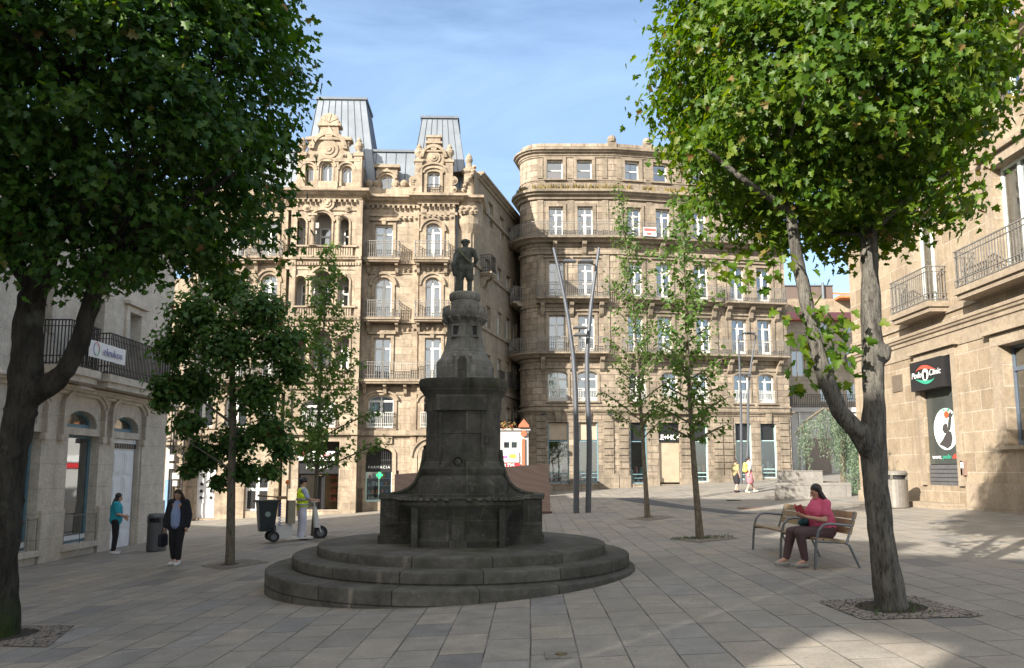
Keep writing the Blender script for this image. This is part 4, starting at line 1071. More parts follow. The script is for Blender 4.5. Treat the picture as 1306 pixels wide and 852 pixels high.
for (a, b, c, d, r) in big[:2] + extra[2:]:
    o = window(H, TCc, (a + b) / 2, c, b - a, d - c, 0, 'plain', .24, mat=M['teal'])
    q = MB(TCc); q.box(a + .08, b - .08, .2, .23, c + .08, c + .22); q.build('sill_board', M['sign_white'], H)
    q = MB(TCc)
    for z in (c + .25, c + .75): q.tube([(a - .02, -.04, z), (b + .02, -.04, z)], .012, 6)
    for x in (a, (a + b) / 2, b): q.tube([(x, -.04, c), (x, -.04, c + .78)], .012, 6)
    q.build('window_rail', M['iron_grey'], H)
# bright poster inside the near shop window
a, b, c, d, r = big[1]; q = MB(TCc); q.box(a + .2, a + .75, .5, .52, c + 1.5, c + 2.0); q.build('window_poster', mats[1], H)
a, b, c, d, r = big[2]
dr_ = panel_door(H, TCc, a + .06, b - .04, c, d - .32, M['white_wood'], .13, 2, (.03, .2, .24, .46, .5, .72, .76, .97))
q = MB(TCc); q.box(a + .01, b - .01, .10, .3, d - .32, d - .01); q.m = 1
for k in range(9): q.box(a + .2 + k * .14, a + .29 + k * .14, .08, .105, d - .3, d - .14)
q.build('door_transom', [M['white_wood'], M['black']], H)
for (a, b, c, d, r) in f1 + extra[:1]:
    o = window(H, TCc, (a + b) / 2, c, b - a, d - c, 0, 'two', .26)
    q = MB(TCc); m = (a + b) / 2 + .16
    q.prism([(m + .11 * cos(2 * pi * i / 12), c + 1.15 + .19 * sin(2 * pi * i / 12)) for i in range(12)], .24, .246); q.build('window_sticker', plain('orange_sticker', (.6, .13, .03), .6, 0, 0), o)
for (pa, pb) in ((51, 93), (107, 203)):
    u0, u1 = TCc.U(pa, 450), min(TCc.U(pb, 480), uE_ - .05)
    balcony(H, TCc, u0, u1, zsl, .75, 1.15, M['stone_c'], M['iron'], 0, .36, .085)
u0 = -11.2; balcony(H, TCc, u0 - 1.0, u0 + 1.0, zsl, .75, 1.15, M['stone_c'], M['iron'], 0, .36, .085)
ban = thing('shop_banner', TCc.w(TCc.U(136, 446), -.8, zsl + .3), 'white banner with a thin coloured ring and grey lettering tied to the left balcony railing', 'banner')
u0, u1 = TCc.off(-.8).U(113.5, 447), TCc.off(-.8).U(160, 447); zt_, zb_ = TCc.off(-.8).Z(136, 439), TCc.off(-.8).Z(136, 460)
TCb = TCc.off(-.8)
q = MB(TCb); n = 16
for k in range(n):
    x0, x1 = u0 + (u1 - u0) * k / n, u0 + (u1 - u0) * (k + 1) / n; y0, y1 = .012 * sin(k * 1.1), .012 * sin((k + 1) * 1.1)
    q.face([(x0, y0, zb_), (x1, y1, zb_), (x1, y1, zt_), (x0, y0, zt_)]); q.face([(x0, y0 + .01, zt_), (x1, y1 + .01, zt_), (x1, y1 + .01, zb_), (x0, y0 + .01, zb_)])
q.build('cloth', M['sign_white'], ban)
hB = zt_ - zb_
lettering('eleukon', TCb, u0 + (u1 - u0) * .63, zb_ + hB * .48, hB * .66, plain('grey_blue_ink', (.22, .22, .36), .6, 0, 0), ban, -.03, space=1.02)
q = MB(TCb); uc, zc = u0 + (u1 - u0) * .17, zb_ + hB * .52; q.m = 0
for k in range(28):
    a0, a1 = 2 * pi * k / 28, 2 * pi * (k + 1) / 28; q.m = 0 if k < 10 else (1 if k < 20 else 2)
    ro, ri = hB * .4, hB * .36
    q.prism([(uc + ri * .8 * cos(a0), zc + ri * sin(a0)), (uc + ro * .8 * cos(a0), zc + ro * sin(a0)), (uc + ro * .8 * cos(a1), zc + ro * sin(a1)), (uc + ri * .8 * cos(a1), zc + ri * sin(a1))], -.03, -.02)
q.build('ring_logo', [plain('logo_red', (.55, .08, .05), .6, 0, 0), plain('logo_blue', (.05, .06, .25), .6, 0, 0), plain('logo_green', (.1, .3, .12), .6, 0, 0)], ban)
# ================================================================== D: sunlit house on the right
TD = Fr(12.6, 27.0, -90)
D = thing('golden_stone_house', (12.6, 20, ground_z(12.6, 20)), 'golden granite house on the right with grey iron balconies and a black signed doorway', 'building')
zD0, zD1 = -.2, 12.5
uD1 = 17
dU = lambda px, py: TD.U(px, py); dZ = lambda px, py: TD.Z(px, py)
zs1 = dZ(1245, 398)                                # string course below the balconies
zb1 = dZ(1170, 399)                                # balcony floor
b1 = (dU(1166, 345), dU(1196, 345)); b2 = (dU(1268, 270), dU(1318, 270))
wz0, wz1 = zb1 + .02, zb1 + 3.0
dr0, dr1 = dU(1180, 560), dU(1222, 560); dzt = dZ(1195, 496); dzb = dZ(1200, 619)
gw = (dU(1281, 500), dU(1330, 500), dZ(1293, 568), dZ(1293, 437))
opsD = [(b1[0], b1[1], wz0, wz1, 0), (b2[0], b2[1], wz0, wz1, 0), (dr0, dr1, dzb, dZ(1195, 457), 0), (gw[0], gw[1], gw[2], gw[3], 0)]
nx = [(b2[1] + 3.2, b2[1] + 4.6, wz0, wz1, 0)]
up = [(a, b, wz0 + 4.4, wz1 + 4.2, 0) for a, b, *_ in opsD[:2] + nx]
opsD += nx + up
w = MB(TD); facade(w, 0, uD1, zD0, zD1, opsD, .38)
w.face([(0, 8, zD0), (0, 0, zD0), (0, 0, zD1), (0, 8, zD1)]); w.face([(uD1, 0, zD0), (uD1, 8, zD0), (uD1, 8, zD1), (uD1, 0, zD1)]); w.face([(0, 0, zD1), (uD1, 0, zD1), (uD1, 8, zD1), (0, 8, zD1)])
w.build('wall', M['stone_d'], D)
rm = MB(TD); rm.box(.2, uD1 - .2, 1.5, 1.6, zD0, zD1 - .2); rm.box(.2, uD1 - .2, .4, 1.51, zb1 - .4, zb1 - .2); rm.build('interior_wall', M['room'], D)
tr = MB(TD); pD = [(0, 6), (0, 0), (uD1, 0)]
cornice(tr, pD, zs1 - .32, zs1, .16); band(tr, pD, zs1 - .75, zs1 - .36, .03); band(tr, pD, zb1 - .35, zb1 - .22, .06)
band(tr, [(0, 6), (0, 0), (dr0 - .3, 0)], zD0, dZ(1150, 628), .06); band(tr, [(dr1 + .3, 0), (uD1, 0)], zD0, gw[2] - .95, .06)
for (a, b, c, d, r) in opsD[:2] + nx + up: surround(tr, a, b, c, d, 0, .28, .07, sill=False); 
surround(tr, dr0, dr1, dzb, dZ(1195, 457), 0, .22, .08, hood=True, sill=False); surround(tr, *gw, 0, .3, .09, hood=True)
cornice(tr, pD, zD1 - .5, zD1 + .05, .55)
tr.build('stone_trim', M['trim_d'], D)
for (a, b, c, d, r) in opsD[:2] + nx + up: window(D, TD, (a + b) / 2, c, b - a, d - c, 0, 'two', .24, mat=plain('pale_green_frame', (.62, .68, .62), .5, 0, .05, 3) if 'pale' not in M else M['pale'], cover='curtain')
o = window(D, TD, (gw[0] + gw[1]) / 2, gw[2], gw[1] - gw[0], gw[3] - gw[2], 0, 'french', .26, mat=plain('blue_grey_frame', (.09, .115, .15), .5, 0, .1, 3))
# balcony slabs with thin grey rails
TDz = zb1
balcony(D, TD, b1[0] - .5, b1[1] + .45, zb1, .62, 1.05, M['trim_d'], M['iron_grey'], 0, .3, .11)
balcony(D, TD, b2[0] - 1.0, b2[1] + 1.0, zb1, .62, 1.05, M['trim_d'], M['iron_grey'], 0, .3, .11)
balcony(D, TD, nx[0][0] - .5, nx[0][1] + .5, zb1, .62, 1.05, M['trim_d'], M['iron_grey'], 0, .3, .11)
# step below the door, vent, bell box
q = MB(TD); q.box(dU(1160, 648), dU(1232, 655), -.55, .02, zD0, dZ(1195, 640)); q.build('door_step', M['trim_d'], D)
q = MB(TD); u, z = TD.uz(1145, 489); q.box(u - .3, u + .3, -.03, .02, z - .27, z + .27); q.build('vent', plain('dark_vent', (.13, .10, .075), .8), D)
q = MB(TD); u, z = TD.uz(1231, 597); q.box(u - .09, u + .09, -.08, -.002, z - .2, z + .2); q.m = 1; q.box(u - .06, u + .05, -.09, -.078, z + .0, z + .16); q.build('meter_box', [plain('brown_box', (.22, .15, .12), .6), M['sign_white']], D)
# signed door: dark glazed leaf with oval decal
M['grey_glass'] = plain('dark_door_glass', (.055, .062, .058), .18, 0, .2, 1.2)
q = MB(TD); q.box(dr0 + .01, dr1 - .01, .1, .16, dzb + .62, dzt); dd = q.build('door', M['grey_glass'], D)
q = MB(TD); q.box(dr0 + .01, dr1 - .01, .07, .16, dzb + .003, dzb + .6)
for k in range(4): q.box(dr0 + .05, dr1 - .05, .04, .075, dzb + .12 + k * .12, dzb + .18 + k * .12)
q.build('louvre_panel', plain('grey_louvre', (.12, .12, .125), .5, .2), dd)
oc, oz = (dr0 + dr1) / 2 + .12, dZ(1204, 547); hw_, hh_ = (dr1 - dr0) * .37, (dZ(1204, 520) - dZ(1204, 574)) / 2
def oval(T, uc, zc, a, b, v, th=.006, n=32): 
    m = MB(T); m.prism([(uc + a * cos(2 * pi * i / n), zc + b * sin(2 * pi * i / n)) for i in range(n)], v - th, v); return m
oval(TD, oc, oz, hw_, hh_, .098).build('oval_decal', plain('pale_mint_decal', (.60, .72, .68), .5, 0, 0), dd)
fig = MB(TD)                                       # emblem: hand lifting a round fruit
def blobp(pts): fig.prism([(oc + x * hw_, oz + y * hh_) for x, y in pts], .086, .0915)
blobp([(-.62, -.72), (-.3, -.80), (.05, -.93), (.35, -.8), (.5, -.45), (.42, -.15), (.2, -.1), (-.05, -.25), (-.3, -.5)])
blobp([(.14, -.12), (.36, -.05), (.46, .3), (.52, .55), (.34, .58), (.22, .3)]); blobp([(-.2, .18), (.0, .28), (.14, .2), (.16, -.08), (.05, -.22), (-.15, -.18), (-.28, 0)])
fig.prism([(oc + x * hw_, oz + y * hh_) for x, y in [(.2, .55), (.55, .55), (.72, .72), (.55, .68), (.45, .8), (.33, .7), (.15, .7)]], .084, .0905)
fig.build('emblem', plain('dark_emblem', (.05, .045, .045), .6, 0, 0), dd)
oval(TD, oc + .14 * hw_, oz + .68 * hh_, .19 * hw_, .16 * hh_, .083).build('emblem_fruit', plain('red_orange', (.62, .09, .03), .5, 0, 0), dd)
q = MB(TD)
for s in (-1, 1): q.prism([(oc + .14 * hw_, oz + .82 * hh_), (oc + (.14 + s * .3) * hw_, oz + (.88 if s > 0 else .92) * hh_), (oc + (.14 + s * .2) * hw_, oz + .98 * hh_)][::s], .078, .084)
q.build('emblem_leaf', plain('leaf_green_decal', (.05, .28, .17), .5, 0, 0), dd)
M['white_ink'] = plain('white_ink', (.7, .7, .7), .5, 0, 0); M['green_ink'] = plain('green_ink', (.04, .3, .2), .5, 0, 0); M['red_ink'] = plain('red_ink', (.62, .08, .05), .5, 0, 0)
zt = dZ(1204, 582.5)
for t, x, m in (('www.', .25, 'white_ink'), ('podo', .55, 'green_ink'), ('clinic', .84, 'red_ink')): lettering(t, TD, dr0 + (dr1 - dr0) * x, zt, .20, M[m], dd, .09)
sg = thing('shop_sign', TD.w((dr0 + dr1) / 2, -.1, dzt + .3), 'black box sign with red and green swooshes over the right-hand doorway', 'sign')
s0, s1 = dr0 - .02, dr1 + .02; sz0, sz1 = dZ(1190, 497), dZ(1190, 459)
q = MB(TD); q.box(s0 - .12, s1 - .16, -.26, .09, sz0, sz1); q.build('sign_box', M['black'], sg)
sc, sz = (s0 + s1) / 2 - .14, (sz0 + sz1) / 2; sw, sh = (s1 - s0) / 2, (sz1 - sz0) / 2
def swoosh(sign, mat, name):
    m = MB(TD); n = 14
    pts = [(-.6 + 1.25 * k / n, .28 + .42 * sin(pi * (k / n) ** .8) - .1 * k / n) for k in range(n + 1)]; low = [(-.6 + 1.25 * k / n, .28 + .18 * sin(pi * (k / n) ** .6) - .1 * k / n) for k in range(n + 1)]
    for k in range(n):
        P = [low[k], low[k + 1], pts[k + 1], pts[k]]; P = [(sc + sign * x * sw, sz + sign * y * sh) for x, y in P]
        m.prism(P, -.272, -.262)
    m.build(name, mat, sg)
swoosh(1, M['red_ink'], 'swoosh'); swoosh(-1, M['green_ink'], 'swoosh')
oval(TD, sc, sz, sw * .2, sh * .42, -.264).build('oval_logo', M['white_ink'], sg)
q = MB(TD); q.prism([(sc - .05, sz - sh * .3), (sc + .06, sz - sh * .34), (sc + .09, sz + .02), (sc + .02, sz + sh * .2), (sc - .07, sz + .05)], -.28, -.271); q.build('logo_figure', M['black'], sg)
lettering('Podo', TD, sc - sw * .56, sz + .02, .26, M['white_ink'], sg, -.265, shear=.2); lettering('Clinic', TD, sc + sw * .58, sz + .02, .26, M['white_ink'], sg, -.265, shear=.2)
# ================================================================== E, F: houses closing the view between B and D
TE = Fr(0, 56, 0)
E = thing('red_roofed_house', (19, 56, 1), 'small grey stone house with dark red metal roof and white shopfront behind weeping cedar', 'building')
e = lambda a, b, c, d: (*TE.rect(a, b, c, d), 0)
eops = [e(1010, 1026, 447, 480), e(1046, 1063, 445, 478), e(1080, 1096, 443, 468), e(1080, 1100, 488, 512), e(1046, 1062, 488, 512), e(1078, 1096, 411, 424), e(1040, 1056, 411, 424)]
u0, u1 = TE.U(1000, 500), TE.U(1112, 500); zr = TE.Z(1050, 408)
zgl = TE.Z(1050, 522)
w = MB(TE); facade(w, u0, u1, zgl - .3, zr, eops, .3); w.face([(u1, 0, -.5), (u1, 7, -.5), (u1, 7, zr), (u1, 0, zr)]); w.face([(u0, 7, -.5), (u0, 0, -.5), (u0, 0, zr), (u0, 7, zr)]); w.build('wall', M['stone_e'], E)
r_ = MB(TE); r_.frustum((u0 - .3, u1 + .3, -.5, 7), (u0 - .3, u1 + .3, 1.6, 5), zr, zr + .95); r_.box(u0 - .35, u1 + .35, -.56, 7, zr - .12, zr - .003); r_.build('roof', M['rust'], E)
for k, (a, b, c, d, q_) in enumerate(eops): window(E, TE, (a + b) / 2, c, b - a, d - c, 0, 'two', .15, cover=None)
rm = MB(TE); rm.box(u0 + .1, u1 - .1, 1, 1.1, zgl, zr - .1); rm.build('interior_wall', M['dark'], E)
s_ = MB(TE); s_.box(u0, u1, -1.4, .3, zgl - .3, zgl + .02); s_.box(u0, u1, -1.2, -.9, .2, zgl - .28); s_.m = 1
for px in (1012, 1036, 1062, 1088): x = TE.U(px, 560); s_.box(x, x + .09, -1.27, -1.18, .2, zgl - .3)
s_.m = 2; s_.box(TE.U(1020, 590), TE.U(1051, 590), -1.3, -1.19, .3, TE.Z(1035, 560)); s_.m = 3; s_.box(TE.U(1023, 590), TE.U(1048, 590), -1.35, -1.29, .3, TE.Z(1035, 562)); s_.box(TE.U(1080, 590), TE.U(1094, 590), -1.3, -1.19, .3, TE.Z(1035, 565))
s_.build('shopfront', [M['plaster_white'], M['white'], M['trim_d'], plain('brown_shutter', (.22, .18, .145), .6)], E)
rb = MB(TE); rail_bars(rb, [(u0 + .1, 0), (u0 + .1, -1.3), (u1 - .1, -1.3), (u1 - .1, 0)], zgl + .02, zgl + 1.0, .14, .028, False); rb.build('terrace_railing', M['iron'], E)
bb = MB(TE); a, b, c, d, q_ = eops[2]; 
balcony(E, TE, a - .2, b + .2, c, .5, .9, M['stone_e'], M['iron'], 0, .2, .13)
TF = Fr(0, 66, 0)
Fh = thing('tiled_roof_house', (26, 66, 1.2), 'ochre stone house with orange tiled eave and brown upper wall showing above red metal roof', 'building')
f0, f1_ = TF.U(1006, 390), TF.U(1086, 390)
q = MB(TF); q.box(f0, f1_, 0, 6, 0, TF.Z(1060, 381)); q.build('wall', M['stone_d'], Fh)
q = MB(TF); q.box(f0 - .5, TF.U(1064, 370), .3, 5, TF.Z(1040, 381), TF.Z(1040, 364)); q.m = 1; q.box(f0 - .6, TF.U(1064.5, 370), .2, 5.1, TF.Z(1040, 364) + .003, TF.Z(1040, 362.5)); q.build('upper_wall', [plain('brown_cladding', (.13, .095, .08), .7), M['zinc_dark']], Fh)
q = MB(TF); a, b = TF.U(1064, 375), TF.U(1093, 375); z0, z1 = TF.Z(1078, 379), TF.Z(1078, 369)
n = 18
for k in range(n):
    x0, x1 = a + (b - a) * k / n, a + (b - a) * (k + 1) / n
    q.smooth = True
    q.tube([((x0 + x1) / 2, -1.2, z0), ((x0 + x1) / 2 * .75 + .25 * (a + .2), 3, z1 + .4)], (x1 - x0) * .55, 6); q.smooth = False
q.box(a, b, -1.15, 3, z0 - .3, z0 - .08); q.build('roof', M['tile'], Fh)
q = MB(TF); u = TF.U(1050, 370); q.tube([(u, .1, TF.Z(1050, 381)), (u, .1, TF.Z(1050, 360))], .13, 8); q.build('flue', M['zinc_dark'], Fh); q = MB(TF)
q.box(TF.U(1072, 365), TF.U(1086, 365), 6, 8, TF.Z(1078, 372), TF.Z(1078, 357)); q.build('chimney', M['zinc_dark'], Fh)
q = MB(TF); u = TF.U(1074, 370); zz_ = TF.Z(1074, 340); q.tube([(u, 5.9, TF.Z(1074, 372)), (u, 5.9, zz_)], .02, 5)
for k in range(4): q.tube([(u - .4, 5.9, zz_ - .1 - k * .18), (u + .4, 5.9, zz_ - .1 - k * .18)], .012, 4)
q.build('aerial', M['zinc_dark'], Fh)
# ================================================================== wall of the house at the far left gap
TH = Fr(0, 39.0, 0)
Hh = thing('utility_fronted_house', (-18, 39, -1), 'sunlit stone house front in the left gap with meter boxes and blue panel', 'building')
u0, u1 = TH.U(176, 560), TH.U(236, 560)
q = MB(TH); q.box(u0 - 2, u1, 0, 1.2, -1.5, 12); q.build('wall', M['stone_a'], Hh)
q = MB(TH); q.box(TH.U(212, 600), TH.U(219.5, 600), -.06, -.002, TH.Z(216, 665), TH.Z(216, 612)); q.build('blue_panel', plain('sky_blue_panel', (.16, .30, .52), .5), Hh)
q = MB(TH); q.box(TH.U(211.5, 600), TH.U(219.5, 600), -.05, -.002, TH.Z(216, 612) + .003, TH.Z(216, 570)); q.build('white_panel', M['plaster_white'], Hh)
q = MB(TH)
for a, b, c, d in ((222, 231, 603, 611), (223, 229, 613, 620), (216, 223, 580, 588), (217, 223, 591, 598)):
    q.box(TH.U(a, 600), TH.U(b, 600), -.2, -.002, TH.Z(225, d), TH.Z(225, c))
q.build('meter_box', plain('grey_meter_box', (.42, .41, .38), .6), Hh)
q = MB(TH)
for px, r in ((220.5, .05), (217, .03), (234, .04)): u = TH.U(px, 600); q.tube([(u, -.1, -.9), (u, -.1, 7)], r, 6)
u, z = TH.uz(232, 610); q.tube([(u, -.08, z), (u + .3, -.08, z + .15), (u + .35, -.08, z + .6), (u + .35, -.08, 6)], .03, 6); q.build('cable', M['iron'], Hh)
q = MB(TH); u, z = TH.uz(216, 563); q.box(u - .5, u + .35, -.9, -.3, z - .06, z + .02); q.tube([(u, -.6, z), (u, 0, z + .2)], .03, 6); q.build('lamp_arm', M['iron'], Hh)
# ================================================================== kiosk in the mouth of the alley
TK = Fr(0, 39, 0)
K = thing('kiosk', TK.w(TK.U(650, 600), 0, ground_z(0, 39)), 'small white kiosk with orange gable post and planted roof behind the plywood hoarding', 'kiosk')
k0, k1 = TK.U(600, 590), TK.U(674, 590); kz = ground_z(0, 39) - .1; kt = TK.Z(655, 549)
kop = [(*TK.rect(641, 661, 562, 574), 0)]
q = MB(TK); facade(q, k0, k1, kz, kt, kop, .12); q.box(k0, k1, .13, 2.2, kz, kt - .01); q.box(k0 - .1, k1 + .1, -.1, 2.3, kt, kt + .1); q.box(k0, TK.U(662, 590), -.06, .001, TK.Z(650, 590) , TK.Z(650, 577)); q.build('body', M['plaster_white'], K)
window(K, TK, (kop[0][0] + kop[0][1]) / 2, kop[0][2], kop[0][1] - kop[0][0], kop[0][3] - kop[0][2], 0, 'two', .02)
M['orange'] = plain('terracotta_orange', (.36, .12, .06), .7, 0, .15, 6)
q = MB(TK); a, b = TK.U(664.5, 590), TK.U(671, 590); q.box(a + .04, b - .06, -.1, -.003, TK.Z(667, 598), TK.Z(667, 560)); 
c_, h_ = TK.U(668, 550), .29; q.prism([(c_ - h_, kt + .15), (c_ + h_, kt + .15), (c_ + h_ * .9, kt + .28), (c_, kt + .6), (c_ - h_ * .9, kt + .28)], -.25, .3)
q.prism([(c_ + .17 * cos(2 * pi * i / 12), TK.Z(668, 553) + .17 * sin(2 * pi * i / 12)) for i in range(12)], -.12, -.02)
q.build('gable_post', M['orange'], K)
q = MB(TK)
for k in range(150):
    x, y = rnd.uniform(k0, c_ - .3), rnd.uniform(-.2, .5); z = kt + rnd.uniform(.08, .45); s = rnd.uniform(.06, .14); q.m = rnd.choice([0, 0, 1])
    a = Vector((rnd.uniform(-1, 1), rnd.uniform(-1, 1), rnd.uniform(-.3, 1))).normalized(); b = a.orthogonal().normalized(); c3 = a.cross(b)
    p = Vector((x, y, z)); q.face([p - b * s, p + c3 * s * .6, p + b * s, p - c3 * s * .6])
rp_ = q.build('roof_plants', [plain('dry_leaf', (.16, .12, .03), .8), plain('rust_leaf', (.28, .07, .03), .8)], K); rp_['kind'] = 'stuff'
q = MB(TK); q.box(k0, TK.U(662, 590), -.08, -.065, TK.Z(650, 589), TK.Z(650, 580.5)); pn = q.build('advert_panel', M['sign_white'], K)
q = MB(TK); q.prism([(TK.U(654 + 5 * cos(2 * pi * i / 12), 582), TK.Z(654, 582) + .12 * sin(2 * pi * i / 12)) for i in range(12)], -.092, -.082); q.m = 1; q.box(TK.U(641, 583), TK.U(647, 583), -.092, -.082, TK.Z(645, 584.5), TK.Z(645, 581.5)); q.m = 2; q.box(TK.U(648, 585), TK.U(660, 585), -.092, -.082, TK.Z(650, 587.5), TK.Z(650, 585.8)); q.build('advert_mark', [plain('lime', (.42, .55, .06), .6, 0, 0), plain('magenta', (.45, .12, .32), .6, 0, 0), plain('salmon', (.7, .35, .25), .6, 0, 0)], pn)
q = MB(TK); q.box(k0, TK.U(663, 590), -.1, -.065, TK.Z(650, 597), TK.Z(650, 591)); nb = q.build('number_strip', M['sign_red'], K); lettering('0 725', TK, TK.U(649, 594), TK.Z(649, 594), .26, M['sign_white'], nb, -.105, bold=.01)
# ------------------------------------------------------------------ ground
def ground_material():
    m, nt, p, out = NT('granite_paving')
    tc = nd(nt, 'ShaderNodeTexCoord'); mp = nd(nt, 'ShaderNodeMapping'); mp.inputs['Rotation'].default_value = (0, 0, R(91.5))
    nt.links.new(tc.outputs['Object'], mp.inputs['Vector'])
    wob = nd(nt, 'ShaderNodeTexNoise'); wob.inputs['Scale'].default_value = .45; nt.links.new(mp.outputs[0], wob.inputs['Vector'])
    add = nd(nt, 'ShaderNodeMixRGB', blend_type='ADD'); add.inputs[0].default_value = .03; nt.links.new(mp.outputs[0], add.inputs[1]); nt.links.new(wob.outputs['Color'], add.inputs[2])
    def bricks(w_, h_, off):
        br = nd(nt, 'ShaderNodeTexBrick'); br.offset = off; br.offset_frequency = 2; br.squash = .72; br.squash_frequency = 3
        for k, v in (('Scale', 1), ('Mortar Size', .009), ('Mortar Smooth', .25), ('Bias', 0), ('Brick Width', w_), ('Row Height', h_)): br.inputs[k].default_value = v
        br.inputs['Color1'].default_value = (0, 0, 0, 1); br.inputs['Color2'].default_value = (1, 1, 1, 1); br.inputs['Mortar'].default_value = (.5, .5, .5, 1)
        nt.links.new(add.outputs[0], br.inputs['Vector']); return br
    br = bricks(.86, .44, .37)
    col = ramp(nt, br.outputs['Color'], [(0, (.235, .217, .19)), (.3, (.30, .27, .228)), (.55, (.265, .245, .213)), (.75, (.32, .28, .228)), (.93, (.265, .252, .23)), (1, (.185, .175, .165))])
    fine = noise_n(nt, tc.outputs['Object'], 46, 6, .7); mid_ = noise_n(nt, tc.outputs['Object'], 3.4, 6, .65); big = noise_n(nt, tc.outputs['Object'], .32, 4, .6)
    col = mixc(nt, col, ramp(nt, fine, [(.25, .72), (.75, 1.25)]), 1, 'MULTIPLY')
    col = mixc(nt, col, ramp(nt, mid_, [(.3, .76), (.72, 1.14)]), 1, 'MULTIPLY')
    col = mixc(nt, col, (.15, .135, .115), ramp(nt, big, [(.5, 0), (.75, .35)]))
    sp = noise_n(nt, tc.outputs['Object'], 9, 3, .5); col = mixc(nt, col, (.085, .08, .07), ramp(nt, sp, [(.66, 0), (.74, .45)]))
    jm = ramp(nt, noise_n(nt, tc.outputs['Object'], 1.3, 4), [(.36, .35), (.62, 1)])
    jf = nd(nt, 'ShaderNodeMath', operation='MULTIPLY'); nt.links.new(br.outputs['Fac'], jf.inputs[0]); nt.links.new(jm, jf.inputs[1])
    col = mixc(nt, col, (.055, .05, .042), jf.outputs[0])
    nt.links.new(col, p.inputs['Base Color'])
    rr = ramp(nt, mid_, [(.3, .62), (.7, .85)]); nt.links.new(rr, p.inputs['Roughness']); p.inputs['Specular IOR Level'].default_value = .3
    hgt = nd(nt, 'ShaderNodeMath', operation='MULTIPLY_ADD'); hgt.inputs[1].default_value = .12; nt.links.new(fine, hgt.inputs[0])
    inv = nd(nt, 'ShaderNodeMath', operation='SUBTRACT'); inv.inputs[0].default_value = 1; nt.links.new(br.outputs['Fac'], inv.inputs[1])
    sl = nd(nt, 'ShaderNodeMath', operation='MULTIPLY_ADD'); sl.inputs[1].default_value = .35; nt.links.new(br.outputs['Color'], sl.inputs[0]); nt.links.new(inv.outputs[0], sl.inputs[2])
    nt.links.new(sl.outputs[0], hgt.inputs[2])
    b = nd(nt, 'ShaderNodeBump'); b.inputs['Strength'].default_value = .55; b.inputs['Distance'].default_value = .012
    nt.links.new(hgt.outputs[0], b.inputs['Height']); nt.links.new(b.outputs[0], p.inputs['Normal'])
    return m
M['paving'] = ground_material()
xs = [-300, -120, -60, -40] + [x * 1.0 for x in range(-32, 33)] + [40, 60, 120, 300]; ys = [-300, -100, -40] + [y * 1.0 for y in range(-20, 62)] + [80, 120, 300]
g = MB(); g.smooth = True
for i in range(len(xs) - 1):
    for j in range(len(ys) - 1):
        g.face([(x, y, ground_z(x, y)) for x, y in ((xs[i], ys[j]), (xs[i + 1], ys[j]), (xs[i + 1], ys[j + 1]), (xs[i], ys[j + 1]))])
gr = g.build('ground', M['paving'], weld=True); gr['kind'] = 'structure'
def sheet(name, pts, mat, lift=.004, sub=6):
    g = MB(); n = sub
    a, b, c, d = [Vector(p) for p in pts]
    def at(s, t):
        p = a * (1 - s) * (1 - t) + b * s * (1 - t) + c * s * t + d * (1 - s) * t
        return (p.x, p.y, ground_z(p.x, p.y) + lift)
    for i in range(n):
        for j in range(n):
            g.face([at(i / n, j / n), at((i + 1) / n, j / n), at((i + 1) / n, (j + 1) / n), at(i / n, (j + 1) / n)])
    return g.build(name, mat, weld=True)
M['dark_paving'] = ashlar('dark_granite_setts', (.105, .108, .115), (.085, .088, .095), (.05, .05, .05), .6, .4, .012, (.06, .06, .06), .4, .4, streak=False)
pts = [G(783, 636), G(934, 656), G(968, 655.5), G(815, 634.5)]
s = sheet('dark_paving_strip', pts, M['dark_paving'], .006, 16); s['kind'] = 'structure'
